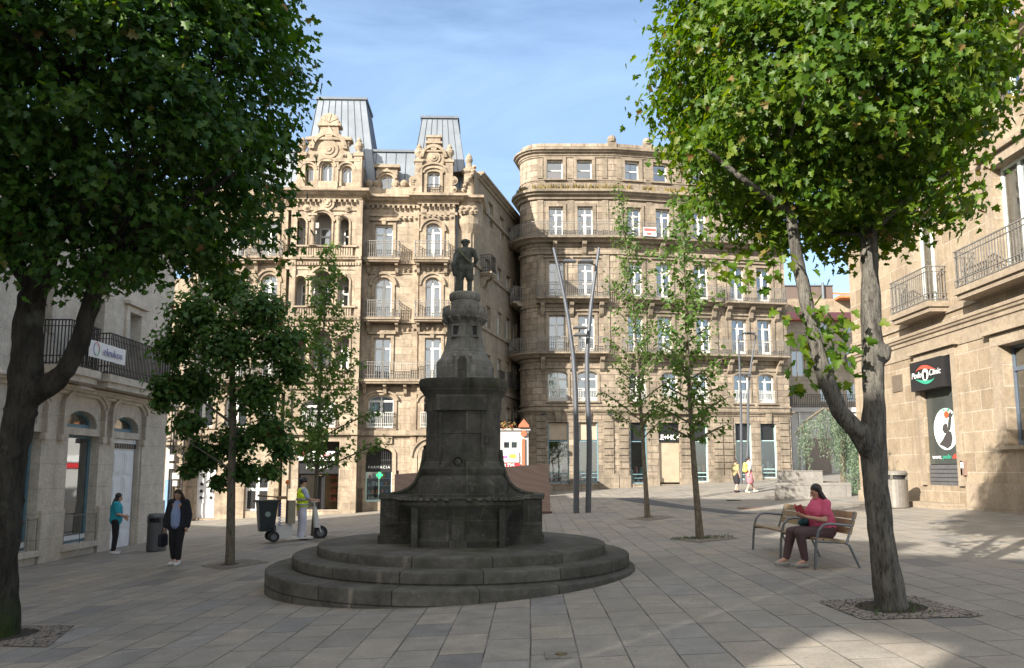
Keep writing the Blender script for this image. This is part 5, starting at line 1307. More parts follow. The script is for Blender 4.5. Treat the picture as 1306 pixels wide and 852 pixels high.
# ------------------------------------------------------------------ blended organic shapes
class Blob:
    def __init__(s): s.mb = MB()
    def cap(s, a, b, r0, r1=None, n=12):
        r1 = r0 if r1 is None else r1
        a, b = Vector(a), Vector(b); d = b - a; L = d.length
        if L < 1e-5: s.mb.ball(a, r0, n); return s
        d /= L; pts, rs = [], []
        for t in (1.5, 1.1, .7, .35): pts.append(a - d * r0 * sin(t)); rs.append(max(.0008, r0 * cos(t)))
        for q in (0, .33, .66, 1): pts.append(a + d * L * q); rs.append(r0 + (r1 - r0) * q)
        for t in (.35, .7, 1.1, 1.5): pts.append(b + d * r1 * sin(t)); rs.append(max(.0008, r1 * cos(t)))
        s.mb.tube(pts, rs, n); return s
    def chain(s, pts, rs):
        for i in range(len(pts) - 1): s.cap(pts[i], pts[i + 1], rs[i], rs[i + 1])
        return s
    def ell(s, c, rx, ry, rz, n=14): s.mb.ball(c, 1.0, n) if False else s._ell(c, rx, ry, rz, n); return s
    def _ell(s, c, rx, ry, rz, n):
        prof = [(max(1e-6, sin(pi * i / 10)), -cos(pi * i / 10)) for i in range(11)]; prof[0] = (0, -1); prof[-1] = (0, 1)
        q = MB(); q.smooth = True; q.lathe(prof, n)
        for f, u in zip(q.f, q.uv): s.mb.face([(c[0] + q.v[i].x * rx, c[1] + q.v[i].y * ry, c[2] + q.v[i].z * rz) for i in f], u)
    def mesh(s, name, mat, voxel=.012, smooth=4, fn=None):
        me = s.mb.mesh('tmp', mat)
        bm = bmesh.new(); bm.from_mesh(me); bmesh.ops.remove_doubles(bm, verts=bm.verts, dist=1e-5); bmesh.ops.recalc_face_normals(bm, faces=bm.faces); bm.to_mesh(me); bm.free()
        o = bpy.data.objects.new('tmp', me); C.objects.link(o)
        r = o.modifiers.new('r', 'REMESH'); r.mode = 'VOXEL'; r.voxel_size = voxel; r.use_smooth_shade = True
        if smooth: q = o.modifiers.new('s', 'SMOOTH'); q.factor = .5; q.iterations = smooth
        m2 = bpy.data.meshes.new_from_object(o.evaluated_get(bpy.context.evaluated_depsgraph_get()))
        C.objects.unlink(o); bpy.data.objects.remove(o); bpy.data.meshes.remove(me)
        m2.name = name
        if not m2.materials: m2.materials.append(mat)
        if fn:
            for v in m2.vertices: v.co = fn(v.co)
        return m2
    def build(s, name, mat, parent, voxel=.012, smooth=4, fn=None):
        o = bpy.data.objects.new(name, s.mesh(name, mat, voxel, smooth, fn)); C.objects.link(o); o.parent = parent; return o

# ================================================================== the fountain
FY = 13.0; FX = PZ(591, 640, FY).x
FT = Fr(FX, FY, 0)
fz = lambda py, y=FY: PZ(591, py, y).z
fw = lambda half, y=FY: half * y / F_PX
Fo = thing('fountain', (FX, FY, ground_z(FX, FY)), 'dark mossy granite fountain with three round steps, basin and small carved tower', 'fountain')
for r, z0, z1 in ((3.05, -.6, .15), (2.83, .14, .335), (2.44, .325, .49)):
    q = MB(FT); n = 72; q.smooth = False; ox = -.15 if r > 2.9 else 0
    q.lathe([(r, z0), (r, z1 - .025), (r - .012, z1 - .008), (r - .03, z1), (r - .5, z1 + .006), (0, z1 + .012)], n, ox, ox)
    for i in range(len(q.f)): q.sm_[i] = True
    o = q.build('step', M['step'], Fo, weld=True)
    mod = o.modifiers.new('split', 'EDGE_SPLIT'); mod.split_angle = R(40)
zt3 = .495; bt = fz(631, 12.45)
q = MB(FT); hb = fw(102, 12.45)
q.box(-hb, hb, -.55, .55, zt3 + .14, bt - .07); q.box(-hb - .03, hb + .03, -.58, .58, zt3, zt3 + .14); q.box(-hb - .03, hb + .03, -.58, .58, bt - .07, bt)
q.box(-.55, .55, .5, hb, zt3, bt)
for s in (-1, 1):
    q.box(s * hb * .76, s * hb * .95, -.575, -.5, zt3 + .3, bt - .2)
q.build('plinth', M['fountain'], Fo)
q = MB(FT)                                          # volutes sweeping from the shaft to the plinth
vp = [(47, 575), (48.5, 588), (50.5, 598), (53.5, 607), (58, 616), (65, 623), (77, 628.5), (90, 630.5), (101, 631)]
for s in (-1, 1):
    q = MB(FT); poly = [(s * fw(a), fz(b)) for a, b in vp] + [(s * fw(101), bt - .03), (s * .3, bt - .03), (s * .3, fz(575))]
    q.prism(poly if s < 0 else poly[::-1], -.30, .30)
    q.tube([(s * fw(a + .5), -.30, fz(b) + .01) for a, b in vp], .035, 6)
    q.build('volute', M['fountain'], Fo)
q = MB(FT); col = fw(48)
q.lathe([(fw(57), bt - .1), (fw(57), fz(618)), (fw(55), fz(612)), (fw(51), fz(606)), (fw(52.5), fz(602)), (fw(52.5), fz(598)), (fw(49.5), fz(594)), (col * .97, fz(585)), (col * .97, fz(530)), (col, fz(522)), (col, fz(512)), (fw(49), fz(507)), (fw(52), fz(503)), (fw(55), fz(499)), (fw(56), fz(491)), (fw(55), fz(488)), (fw(36), fz(487.5))], 48, ex=3.6)
for i in range(len(q.f) - 2): q.sm_[i] = True
fy = -col * .97
q.box(-fw(31), fw(31), fy - .075, fy + .05, fz(527), fz(508)); q.box(-fw(26), fw(26), fy - .04, fy + .05, fz(524), fz(511)) 
for a, b in ((-fw(27), -fw(24)), (fw(24), fw(27))): q.box(a, b, fy - .02, fy + .05, fz(600), fz(529))
q.box(-fw(24), fw(24), fy - .015, fy + .05, fz(555), fz(551))
o = q.build('shaft', M['fountain'], Fo, weld=True); mod = o.modifiers.new('split', 'EDGE_SPLIT'); mod.split_angle = R(35)
q = MB(FT); zc = fz(590); xs_ = -.055
for k in range(24):
    a0, a1 = 2 * pi * k / 24, 2 * pi * (k + 1) / 24
    P = lambda r, a: (xs_ + r * cos(a), zc + r * sin(a))
    q.prism([P(.085, a0), P(.14, a0), P(.14, a1), P(.085, a1)][::1], fy - .06, fy + .05)
q.smooth = True; q.ball((xs_, fy + .0, zc), .075, 12); q.smooth = False; q.tube([(xs_, fy, zc - .01), (xs_, fy - .12, zc - .025)], .025, 8)
q.build('spout', M['fountain'], Fo)
# basin: a bulging trough in front with a scalloped rim
q = MB(FT); by = -.62; zr = fz(634, 12.0)
hr = fw(77, 12.1)
lz = lambda k: zt3 + (zr - zt3) * k
prof = [(.80, lz(0)), (.82, lz(.12)), (.78, lz(.16)), (.77, lz(.3)), (.80, lz(.55)), (.88, lz(.72)), (.97, lz(.82)), (1.0, lz(.85)), (1.0, lz(.96)), (1.03, lz(.97)), (1.03, lz(1)), (.9, lz(1)), (.86, lz(.8)), (0, lz(.78))]
q.lathe([(r * hr, z) for r, z in prof], 28, 0, by, ex=3.2, a0=pi, a1=2 * pi, sy=.72)
for i in range(len(q.f)): q.sm_[i] = True
ry = by - hr * .72
q.box(-.10, .10, ry + .12, ry + .4, zt3, lz(.84)); q.box(-.14, .14, ry + .08, ry + .4, zt3, lz(.14))
for s in (-1, 1): q.box(s * hr * .70 - .05, s * hr * .70 + .05, ry + .13, ry + .4, zt3, lz(.8))
for k in range(26):                                 # scallops hanging from the rim
    t = pi + pi * (k + .5) / 26; c, d = cos(t), sin(t); e = 2 / 3.2
    x = hr * 1.03 * math.copysign(abs(c) ** e, c); y = by + hr * .72 * 1.03 * math.copysign(abs(d) ** e, d)
    q.smooth = True; q.ball((x, y, lz(.955)), .045, 8, sz=.55); q.smooth = False
o = q.build('basin', M['fountain'], Fo, weld=True); mod = o.modifiers.new('split', 'EDGE_SPLIT'); mod.split_angle = R(40)
ws_ = MB(FT); n = 24
ws_.face([(hr * .88 * math.copysign(abs(cos(pi + pi * k / n)) ** (2 / 3.2), cos(pi + pi * k / n)), by + .72 * hr * .88 * math.copysign(abs(sin(pi + pi * k / n)) ** (2 / 3.2), sin(pi + pi * k / n)), lz(.9)) for k in range(n + 1)])
wm, wnt, wp, _ = NT('basin_water'); wp.inputs['Base Color'].default_value = (.01, .013, .01, 1); wp.inputs['Roughness'].default_value = .05
ws_.build('basin_water', wm, Fo)
# the little tower with battlements
q = MB(FT)
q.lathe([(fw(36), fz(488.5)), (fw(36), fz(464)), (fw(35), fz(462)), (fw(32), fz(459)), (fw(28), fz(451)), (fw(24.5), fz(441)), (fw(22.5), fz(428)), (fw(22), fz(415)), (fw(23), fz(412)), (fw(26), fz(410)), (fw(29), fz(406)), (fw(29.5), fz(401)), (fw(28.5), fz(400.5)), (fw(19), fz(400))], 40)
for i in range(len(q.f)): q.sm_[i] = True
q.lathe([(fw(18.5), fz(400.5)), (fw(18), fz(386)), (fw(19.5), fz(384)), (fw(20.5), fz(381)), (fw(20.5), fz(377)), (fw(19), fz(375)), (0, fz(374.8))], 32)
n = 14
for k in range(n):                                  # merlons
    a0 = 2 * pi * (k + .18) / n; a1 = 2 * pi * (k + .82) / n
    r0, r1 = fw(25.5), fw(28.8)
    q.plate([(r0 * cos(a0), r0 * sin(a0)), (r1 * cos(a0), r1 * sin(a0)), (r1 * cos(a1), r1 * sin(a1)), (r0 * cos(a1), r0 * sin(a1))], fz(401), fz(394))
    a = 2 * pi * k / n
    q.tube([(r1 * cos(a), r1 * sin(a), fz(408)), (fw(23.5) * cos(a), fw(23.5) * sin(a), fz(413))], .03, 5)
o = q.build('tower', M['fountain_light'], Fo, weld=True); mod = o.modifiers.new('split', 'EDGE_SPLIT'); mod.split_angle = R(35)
q = MB(FT)
for px in (-9.5, 13):                               # tower windows with sills
    x = fw(px); yy = -math.sqrt(max(0, fw(22.5) ** 2 - x * x)); q.m = 0
    q = MB(FT); q.box(x - .05, x + .05, yy - .012, yy + .1, fz(430.5), fz(420)); q.m = 1
    q.box(x - .085, x + .085, yy - .05, yy + .08, fz(433.5), fz(431)); q.box(x - .075, x - .052, yy - .03, yy + .08, fz(431), fz(419)); q.box(x + .052, x + .075, yy - .03, yy + .08, fz(431), fz(419)); q.box(x - .075, x + .075, yy - .03, yy + .08, fz(419.5), fz(417.5))
    q.build('tower_window', [M['black_soft'], M['fountain_light']], Fo)
q = MB(FT); q.m = 1; y0 = -fw(36)
q.prism([(-.13, fz(487)), (.13, fz(487)), (.13, fz(462)), (.09, fz(456)), (.05, fz(453.5)), (-.05, fz(453.5)), (-.09, fz(456)), (-.13, fz(462))], y0 - .07, y0 + .15); q.m = 2
q.prism([(-.075, fz(485)), (.075, fz(485)), (.075, fz(465)), (.04, fz(460)), (-.04, fz(460)), (-.075, fz(465))], y0 - .085, y0 - .068); q.m = 1
for s in (-1, 1): q.smooth = True; q.ball((s * .13, y0 - .05, fz(460)), .045, 8); q.smooth = False
q.build('tower_niche', [M['black_soft'], M['fountain_light'], M['fountain']], Fo)
# bronze-dark figure seen from behind
sz0 = fz(375); S_ = (fz(305) - sz0) / 1.80
St = thing('statue', (FX, FY, sz0), 'weathered dark statue of a cloaked man seen from behind on top of the fountain tower', 'statue')
b = Blob(); v = lambda x, y, z: (x * S_, y * S_, z * S_)           # x to the viewer's right, y away
def bc(a, c, r0, r1=None): b.cap(v(*a), v(*c), r0 * S_, (r1 or r0) * S_)
bc((-.13, 0, .05), (-.14, 0, .5), .085, .10); bc((-.14, 0, .5), (-.11, 0, .95), .11, .16)
bc((.13, .02, .08), (.15, -.02, .5), .07, .085); bc((.15, -.02, .5), (.1, 0, .92), .13, .17); bc((.15, .05, .05), (.2, .12, .04), .065, .06); bc((-.14, 0, .05), (-.14, .14, .04), .065, .06)
b.ell(v(-.1, -.02, .84), .17 * S_, .16 * S_, .2 * S_); b.ell(v(.12, -.03, .82), .16 * S_, .16 * S_, .19 * S_)
bc((-.1, 0, 1.0), (.08, 0, 1.0), .16); bc((0, 0, 1.05), (0, 0, 1.3), .18, .22); bc((-.17, 0, 1.4), (.17, 0, 1.4), .13); bc((0, 0, 1.42), (0, .01, 1.56), .10, .08)
b.ell(v(0, .02, 1.66), .115 * S_, .13 * S_, .14 * S_)
bc((-.25, 0, 1.4), (-.34, -.03, 1.12), .09, .075); bc((-.34, -.03, 1.12), (-.33, .08, .86), .075, .05); bc((-.33, .08, .86), (-.32, .1, .76), .05, .035)
bc((.25, 0, 1.4), (.36, .02, 1.15), .09, .075); bc((.36, .02, 1.15), (.27, .12, .95), .07, .05)
for f in range(4): bc((-.345 + f * .018, .1, .75), (-.345 + f * .018, .12, .66), .014, .010); bc((.25 + f * .012, .13, .93), (.2 + f * .012, .18, .9), .014, .01)
bc((-.16, -.09, 1.35), (-.36, -.08, .95), .06, .09); bc((-.36, -.08, .95), (-.34, -.04, .62), .09, .06)      # cloak over the left arm
bc((-.24, .05, .0), (-.2, .05, .75), .12, .08)                                                           # stump beside the leg
b.build('body', M['statue'], St, .011, 3)
b = Blob()
for k in range(14):
    a = 2 * pi * k / 14; b.ell(v(.115 * cos(a), .02 + .12 * sin(a), 1.70 + .03 * (k % 2)), .045 * S_, .045 * S_, .045 * S_, 8)
b.ell(v(0, .02, 1.73), .11 * S_, .12 * S_, .085 * S_)
b.build('hair', M['statue'], St, .008, 1)
b = Blob(); b.chain([v(-.2, -.1, 1.42), v(-.05, -.225, 1.2), v(.12, -.215, 1.02), v(.22, -.1, .9)], [.035 * S_] * 4); b.build('sash', plain('mossy_sash', (.10, .105, .055), .8, 0, .3, 8), St, .009, 1)

# ================================================================== trees
def bark(name, c1, c2, sc=7, moss=None, bump=.9):
    m, nt, p, out = NT(name); tc = nd(nt, 'ShaderNodeTexCoord'); mp = nd(nt, 'ShaderNodeMapping'); mp.inputs['Scale'].default_value = (1, 1, .3)
    nt.links.new(tc.outputs['Object'], mp.inputs['Vector'])
    mp2 = nd(nt, 'ShaderNodeMapping'); mp2.inputs['Scale'].default_value = (sc * 4.5, sc * 4.5, sc * .9); nt.links.new(tc.outputs['Object'], mp2.inputs['Vector'])
    n1 = noise_n(nt, mp.outputs[0], sc, 8, .7); n2 = noise_n(nt, tc.outputs['Object'], 2.2, 5)
    col = mixc(nt, c1, c2, ramp(nt, n1, [(.38, 0), (.6, 1)])); fs = noise_n(nt, mp2.outputs[0], 1.0, 6, .7); col = mixc(nt, col, (.02, .018, .015), ramp(nt, fs, [(.34, .9), (.5, 0)])); col = mixc(nt, col, (.16, .155, .13), ramp(nt, n2, [(.58, 0), (.72, .45)]))
    if moss:
        sp = nd(nt, 'ShaderNodeSeparateXYZ'); nt.links.new(tc.outputs['Object'], sp.inputs[0]); mr = nd(nt, 'ShaderNodeMapRange'); mr.inputs[1].default_value = .55; mr.inputs[2].default_value = 0; nt.links.new(sp.outputs[2], mr.inputs[0])
        mm = nd(nt, 'ShaderNodeMath', operation='MULTIPLY'); nt.links.new(mr.outputs[0], mm.inputs[0]); nt.links.new(ramp(nt, n2, [(.3, 0), (.5, 1)]), mm.inputs[1])
        col = mixc(nt, col, moss, mm.outputs[0])
    nt.links.new(col, p.inputs['Base Color']); p.inputs['Roughness'].default_value = .92; p.inputs['Specular IOR Level'].default_value = .15
    ad = nd(nt, 'ShaderNodeMath', operation='ADD'); nt.links.new(n1, ad.inputs[0]); nt.links.new(fs, ad.inputs[1])
    b = nd(nt, 'ShaderNodeBump'); b.inputs['Strength'].default_value = bump; b.inputs['Distance'].default_value = .03; nt.links.new(ad.outputs[0], b.inputs['Height']); nt.links.new(b.outputs[0], p.inputs['Normal'])
    return m
def leaf_mat(name, stops, trans=.38, rough=.45):
    m, nt, p, out = NT(name); ge = nd(nt, 'ShaderNodeNewGeometry')
    col = ramp(nt, ge.outputs['Random Per Island'], stops)
    nt.links.new(col, p.inputs['Base Color']); p.inputs['Roughness'].default_value = rough; p.inputs['Specular IOR Level'].default_value = .35
    t = nd(nt, 'ShaderNodeBsdfTranslucent'); hs = nd(nt, 'ShaderNodeHueSaturation'); hs.inputs['Saturation'].default_value = 1.15; hs.inputs['Value'].default_value = 1.5; hs.inputs['Hue'].default_value = .485
    nt.links.new(col, hs.inputs['Color']); nt.links.new(hs.outputs[0], t.inputs[0])
    mx = nd(nt, 'ShaderNodeMixShader'); mx.inputs[0].default_value = trans; nt.links.new(p.outputs[0], mx.inputs[1]); nt.links.new(t.outputs[0], mx.inputs[2]); nt.links.new(mx.outputs[0], out.inputs[0])
    return m
M['bark_dark'] = bark('dark_maple_bark', (.026, .023, .019), (.06, .053, .042), 6, (.035, .055, .012))
M['bark_grey'] = bark('grey_maple_bark', (.075, .07, .062), (.17, .158, .137), 9, None, 1.0)
M['bark_young'] = bark('young_bark', (.12, .10, .075), (.19, .165, .125), 12, None, .4)
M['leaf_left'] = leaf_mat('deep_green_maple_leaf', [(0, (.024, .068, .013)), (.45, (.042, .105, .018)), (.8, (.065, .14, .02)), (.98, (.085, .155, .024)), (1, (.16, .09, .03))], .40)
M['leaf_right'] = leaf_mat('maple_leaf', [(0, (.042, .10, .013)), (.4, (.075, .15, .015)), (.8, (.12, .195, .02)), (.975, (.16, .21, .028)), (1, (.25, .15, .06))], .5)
M['leaf_sapling'] = leaf_mat('sapling_leaf', [(0, (.055, .12, .025)), (.6, (.095, .175, .038)), (1, (.15, .22, .06))], .48)
M['leaf_dense'] = leaf_mat('dark_small_leaf', [(0, (.038, .092, .022)), (.5, (.065, .145, .032)), (.97, (.10, .185, .04)), (1, (.16, .04, .03))], .40)
M['leaf_cedar'] = leaf_mat('blue_green_needle', [(0, (.13, .20, .13)), (.6, (.20, .28, .19)), (1, (.28, .34, .22))], .3)
MAPLE = [(0, 0), (.16, .0), (.40, -.06), (.34, .14), (.50, .36), (.27, .40), (.22, .54), (.30, .70), (.10, .78), (0, 1.0)]
SIMPLE = [(0, 0), (.34, .16), (.30, .52), (0, 1.0)]
def leaves_mesh(name, P, N, D, S, mat, tmpl=MAPLE, fold=.22, droop=.25):
    P, N, D, S = [np.asarray(a, float) for a in (P, N, D, S)]
    N /= np.linalg.norm(N, axis=1)[:, None]; D = D - (D * N).sum(1)[:, None] * N; D /= np.maximum(1e-6, np.linalg.norm(D, axis=1))[:, None]; X = np.cross(D, N)
    right = tmpl; left = [(-x, y) for x, y in tmpl[1:-1]]
    pts = np.array(right + left); k = len(tmpl); n = len(P); m = len(pts)
    zz = np.abs(pts[:, 0]) * fold - droop * pts[:, 1] ** 2
    V = P[:, None, :] + S[:, None, None] * (X[:, None, :] * pts[None, :, 0, None] + D[:, None, :] * pts[None, :, 1, None] + N[:, None, :] * zz[None, :, None])
    V = V.reshape(-1, 3)
    fr_ = list(range(k)); fl_ = [0] + list(range(k, m)) + [k - 1]; fl_ = fl_[::-1]
    base = (np.arange(n) * m)[:, None]
    loops = np.concatenate([base + np.array(fr_)[None], base + np.array(fl_)[None]], axis=1).reshape(-1)
    tot = np.array([len(fr_), len(fl_)] * n); start = np.concatenate([[0], np.cumsum(tot)[:-1]])
    me = bpy.data.meshes.new(name); me.vertices.add(len(V)); me.vertices.foreach_set('co', V.reshape(-1)); me.loops.add(len(loops)); me.loops.foreach_set('vertex_index', loops.astype(np.int32))
    me.polygons.add(2 * n); me.polygons.foreach_set('loop_start', start.astype(np.int32)); me.polygons.foreach_set('loop_total', tot.astype(np.int32))
    me.materials.append(mat); me.update(calc_edges=True); me.validate(); return me
def link_mesh(me, name, parent, loc=None):
    o = bpy.data.objects.new(name, me); C.objects.link(o); o.parent = parent
    if loc is not None: o.location = loc
    return o
def crown_points(rng, ctr, rad, ex, clusters, per, spread, inner=.45, cut=None, lump=.16):
    ctr = np.array(ctr); rad = np.array(rad); P, O = [], []
    cnt = 0
    while cnt < clusters:
        d = rng.normal(size=3); d /= np.linalg.norm(d)
        k = (np.abs(d) ** ex).sum() ** (-1 / ex)
        nz = noise.noise(Vector(d * 2.3 + ctr)) * lump + noise.noise(Vector(d * 6 + ctr)) * lump * .6
        r = k * (1 + nz) * (inner + (1 - inner) * rng.random() ** .45)
        c = ctr + d * rad * r
        if cut is not None and not cut(c): continue
        q = rng.normal(size=(per, 3)) * spread * np.array([1, 1, .7])
        P.append(c + q); O.append(np.repeat(d[None], per, 0)); cnt += 1
    return np.concatenate(P), np.concatenate(O)
def leaf_dirs(rng, O, up=.75, out=.55, jit=.55, droop=.35):
    n = len(O); N = O * out + np.array([0, 0, up]) + rng.normal(size=(n, 3)) * jit
    D = O * .8 + np.array([0, 0, -droop]) + rng.normal(size=(n, 3)) * .6
    return N, D
def knob(seed, amp, sc=3.2):
    def f(co):
        n = noise.noise(Vector((co.x * sc + seed, co.y * sc, co.z * sc * .6))) + .6 * noise.noise(Vector((co.x * sc * 3 + seed, co.y * sc * 3, co.z * sc * 1.8)))
        return Vector((co.x + n * amp * .8, co.y + noise.noise(Vector((co.z * sc + seed, co.x * sc, co.y))) * amp, co.z))
    return f

def rel(px, py, y, base): p = PZ(px, py, y); return Vector((p.x, p.y, p.z)) - base
# ---- big maple on the left
rng = np.random.default_rng(3)
bl = G(-2, 812); yb = bl.y
T1 = thing('maple_tree', bl, 'big dark knobbly maple with deep green crown at the left edge of the plaza', 'tree')
b = Blob()
stem = [(Vector((-.10, 0, -.1)), .31), (Vector((-.06, 0, .15)), .245), (rel(-3, 730, yb, bl), .21), (rel(10, 610, yb, bl), .18), (rel(25, 530, yb, bl), .175), (rel(33, 490, yb, bl), .20), (rel(35, 430, yb, bl), .18), (rel(42, 380, yb + .1, bl), .16), (rel(60, 320, yb + .2, bl), .13), (rel(90, 230, yb + .3, bl), .10), (rel(110, 120, yb + .3, bl), .06)]
b.chain([s[0] for s in stem], [s[1] for s in stem])
for pts, rs in (([(40, 505, 0), (62, 492, -.05), (88, 470, -.1), (104, 430, -.1), (118, 380, 0), (140, 320, .1), (180, 230, .3)], [.15, .13, .125, .115, .10, .08, .045]),
                ([(46, 380, .1), (20, 330, .2), (-20, 270, .4)], [.10, .09, .06]), ([(60, 320, .2), (110, 260, -.5), (170, 190, -1.0)], [.09, .07, .04]), ([(140, 320, .1), (220, 270, -.3), (300, 220, -.3)], [.07, .05, .03]), ([(90, 230, .3), (60, 150, .8), (30, 60, 1)], [.08, .06, .04])):
    b.chain([rel(px, py, yb + dy, bl) for px, py, dy in pts], rs)
for k in range(16):
    z = rnd.uniform(.2, 3.0); c = stem[2][0].lerp(stem[5][0], min(1, max(0, (z - 1) / 2))) ; a = rnd.uniform(0, 2 * pi); r = .14
    c = Vector((c.x * z / max(.3, c.z) if z < c.z else c.x, c.y, z)); b.cap(c + Vector((r * cos(a), r * sin(a), 0)), c + Vector((r * 1.1 * cos(a), r * 1.1 * sin(a), .02)), rnd.uniform(.03, .065))
b.build('trunk', M['bark_dark'], T1, .025, 1, knob(5, .04))
P, O = crown_points(rng, (-5.4 - bl.x, 9.3 - bl.y, 7.0 - bl.z), (2.25, 2.3, 2.85), 2.7, 860, 56, .19, .42)
N, D = leaf_dirs(rng, O)
def limbs(rg, P, stems, n, mat, T):
    b = MB()
    for k in range(n):
        e = Vector(P[rg.integers(len(P))]); s_ = min(stems, key=lambda q: (q - e).length + .5 * abs(e.z - q.z - .6)); m_ = s_.lerp(e, .5) + Vector((0, 0, .12)) + Vector(rg.normal(size=3) * .07)
        b.tube([s_, s_.lerp(m_, .55), m_, m_.lerp(e, .6), e], [.03, .024, .018, .012, .004], 5)
    b.build('branches', mat, T, origin=(0, 0, 0))
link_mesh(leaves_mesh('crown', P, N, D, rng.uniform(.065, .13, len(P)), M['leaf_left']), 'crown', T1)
limbs(rng, P, [s[0] for s in stem[7:]] + [rel(118, 380, yb, bl), rel(140, 320, yb, bl), rel(180, 230, yb + .3, bl), rel(20, 330, yb + .2, bl)], 90, M['bark_dark'], T1)
# ---- big twin-stemmed maple on the right
br_ = G(1137, 775); yb = br_.y
T2 = thing('maple_tree', br_, 'tall maple forking into two grey stems under a bright green crown beside the bench', 'tree')
b = Blob()
b.chain([Vector((0, 0, -.1)), Vector((0, 0, .10)), rel(1126, 700, yb, br_), rel(1117, 620, yb, br_), rel(1114, 565, yb, br_), rel(1115, 510, yb, br_), rel(1113, 450, yb, br_), rel(1110, 380, yb + .05, br_), rel(1108, 300, yb + .1, br_), rel(1105, 220, yb + .15, br_), rel(1100, 130, yb + .2, br_), rel(1095, 20, yb + .2, br_)],
        [.20, .162, .142, .132, .145, .115, .118, .105, .098, .08, .065, .04])
b.chain([rel(1110, 580, yb - .03, br_), rel(1093, 551, yb - .1, br_), rel(1071, 525, yb - .12, br_), rel(1053, 484, yb - .12, br_), rel(1034, 416, yb - .1, br_), rel(1026, 370, yb - .1, br_), rel(1016, 322, yb - .1, br_), rel(1008, 270, yb - .1, br_), rel(985, 180, yb - .1, br_), rel(960, 60, yb, br_)],
        [.10, .10, .095, .09, .076, .072, .068, .06, .05, .035])
b.cap(rel(1100, 545, yb - .17, br_), rel(1105, 570, yb - .13, br_), .06); b.cap(rel(1128, 447, yb - .05, br_), rel(1127, 455, yb - .05, br_), .075); b.cap(rel(1092, 548, yb - .2, br_), rel(1096, 552, yb - .2, br_), .05)
for pts, rs in (([(1105, 220, .15), (1160, 170, .2), (1230, 110, 0)], [.06, .05, .03]), ([(1107, 300, .1), (1150, 260, -.4), (1210, 220, -.6)], [.05, .04, .02]), ([(1100, 130, .2), (1060, 80, .6), (1040, 10, .8)], [.05, .04, .02]), ([(1008, 270, -.1), (950, 230, -.5), (900, 190, -.6)], [.05, .04, .02]), ([(985, 180, -.1), (920, 120, .2), (870, 60, .3)], [.045, .03, .02])):
    b.chain([rel(px, py, yb + dy, br_) for px, py, dy in pts], rs)
b.build('trunk', M['bark_grey'], T2, .022, 2, knob(2, .018, 4))
cc = Vector((3.8, yb + .1, 6.65))
P, O = crown_points(rng, tuple(cc - br_), (1.93, 1.95, 2.3), 2.35, 780, 56, .165, .42)
N, D = leaf_dirs(rng, O, .55, .75)
S = rng.uniform(.06, .115, len(P))
# sprays hanging from the stems
for px, py, n in ((1022, 412, 18), (1056, 440, 24), (1026, 482, 26), (1075, 470, 14), (1072, 415, 12), (940, 350, 26), (985, 345, 16), (1045, 395, 12)):
    c = np.array(rel(px, py, yb - .15, br_)); q = c + rng.normal(size=(n, 3)) * np.array([.14, .14, .12]); o = rng.normal(size=(n, 3)) * .5 + np.array([0, -.5, 0])
    P = np.concatenate([P, q]); n_, d_ = leaf_dirs(rng, o, .5, .6, .4, .8); N = np.concatenate([N, n_]); D = np.concatenate([D, d_]); S = np.concatenate([S, rng.uniform(.10, .15, n)])
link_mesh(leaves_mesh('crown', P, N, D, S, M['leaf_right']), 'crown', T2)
limbs(rng, P, [rel(px, py, yb, br_) for px, py in ((1107, 300), (1105, 220), (1100, 130), (1012, 300), (1000, 240), (980, 170), (1160, 170), (1060, 80))], 90, M['bark_grey'], T2)
# ---- slim young trees
def young_tree(base, top_px, lean_px, label, h0, spread, nb, per, mat, leaf, group=None, r0=.07, seed=1, dens=1.0, shape=lambda t: (1 - t) ** .75, upang=.75, barkm=None, jit=.10):
    rg = np.random.default_rng(seed); base = Vector(base)
    T = thing('young_tree', base, label, 'tree', group)
    top = PZ(*top_px, base.y) - base; H = top.z
    def axis(t): return Vector((top.x * t + lean_px * sin(pi * t), .05 * sin(7 * t), H * t))
    b = MB(); n = 14
    b.tube([axis(k / n) - Vector((0, 0, .1 if k == 0 else 0)) for k in range(n + 1)], [r0 * (1 - .93 * (k / n) ** .8) + (.015 if k == 0 else 0) for k in range(n + 1)], 10)
    P, O = [], []
    for k in range(nb):
        t = h0 + (1 - h0) * ((k + rg.random()) / nb); a = k * 2.4 + rg.normal() * .4; s = (t - h0) / (1 - h0)
        L = spread * shape(s) * rg.uniform(.65, 1.2) + .12
        p0 = axis(t); d = Vector((cos(a), sin(a), upang + .5 * s)); d.normalize()
        pts = [p0 + d * L * q + Vector((0, 0, -.10 * L * q * q)) for q in (0, .35, .7, 1)]
        b.tube(pts, [max(.006, .02 * (1 - t) + .008)] * 3 + [.004], 4)
        m = max(4, int(per * L * dens))
        for q in range(m):
            u = rg.random() ** .7; i = min(2, int(u * 3)); c = pts[0].lerp(pts[3], u)
            P.append(np.array(c) + rg.normal(size=3) * jit * (.6 + .6 * u)); O.append(np.array([cos(a), sin(a), .2]))
    b.build('trunk', barkm or M['bark_young'], T, origin=(0, 0, 0))
    P, O = np.array(P), np.array(O); N, D = leaf_dirs(rg, O, .7, .4, .6, .4)
    link_mesh(leaves_mesh('crown', P, N, D, rg.uniform(leaf * .7, leaf * 1.2, len(P)), mat, SIMPLE if leaf < .12 else MAPLE), 'crown', T)
    return T
g1 = G(400, 686); young_tree(g1, (421, 312), -.05, 'slim young tree with sparse leaves standing behind the street sweeper', .20, 1.95, 54, 56, M['leaf_sapling'], .125, seed=4, r0=.085, upang=.55)
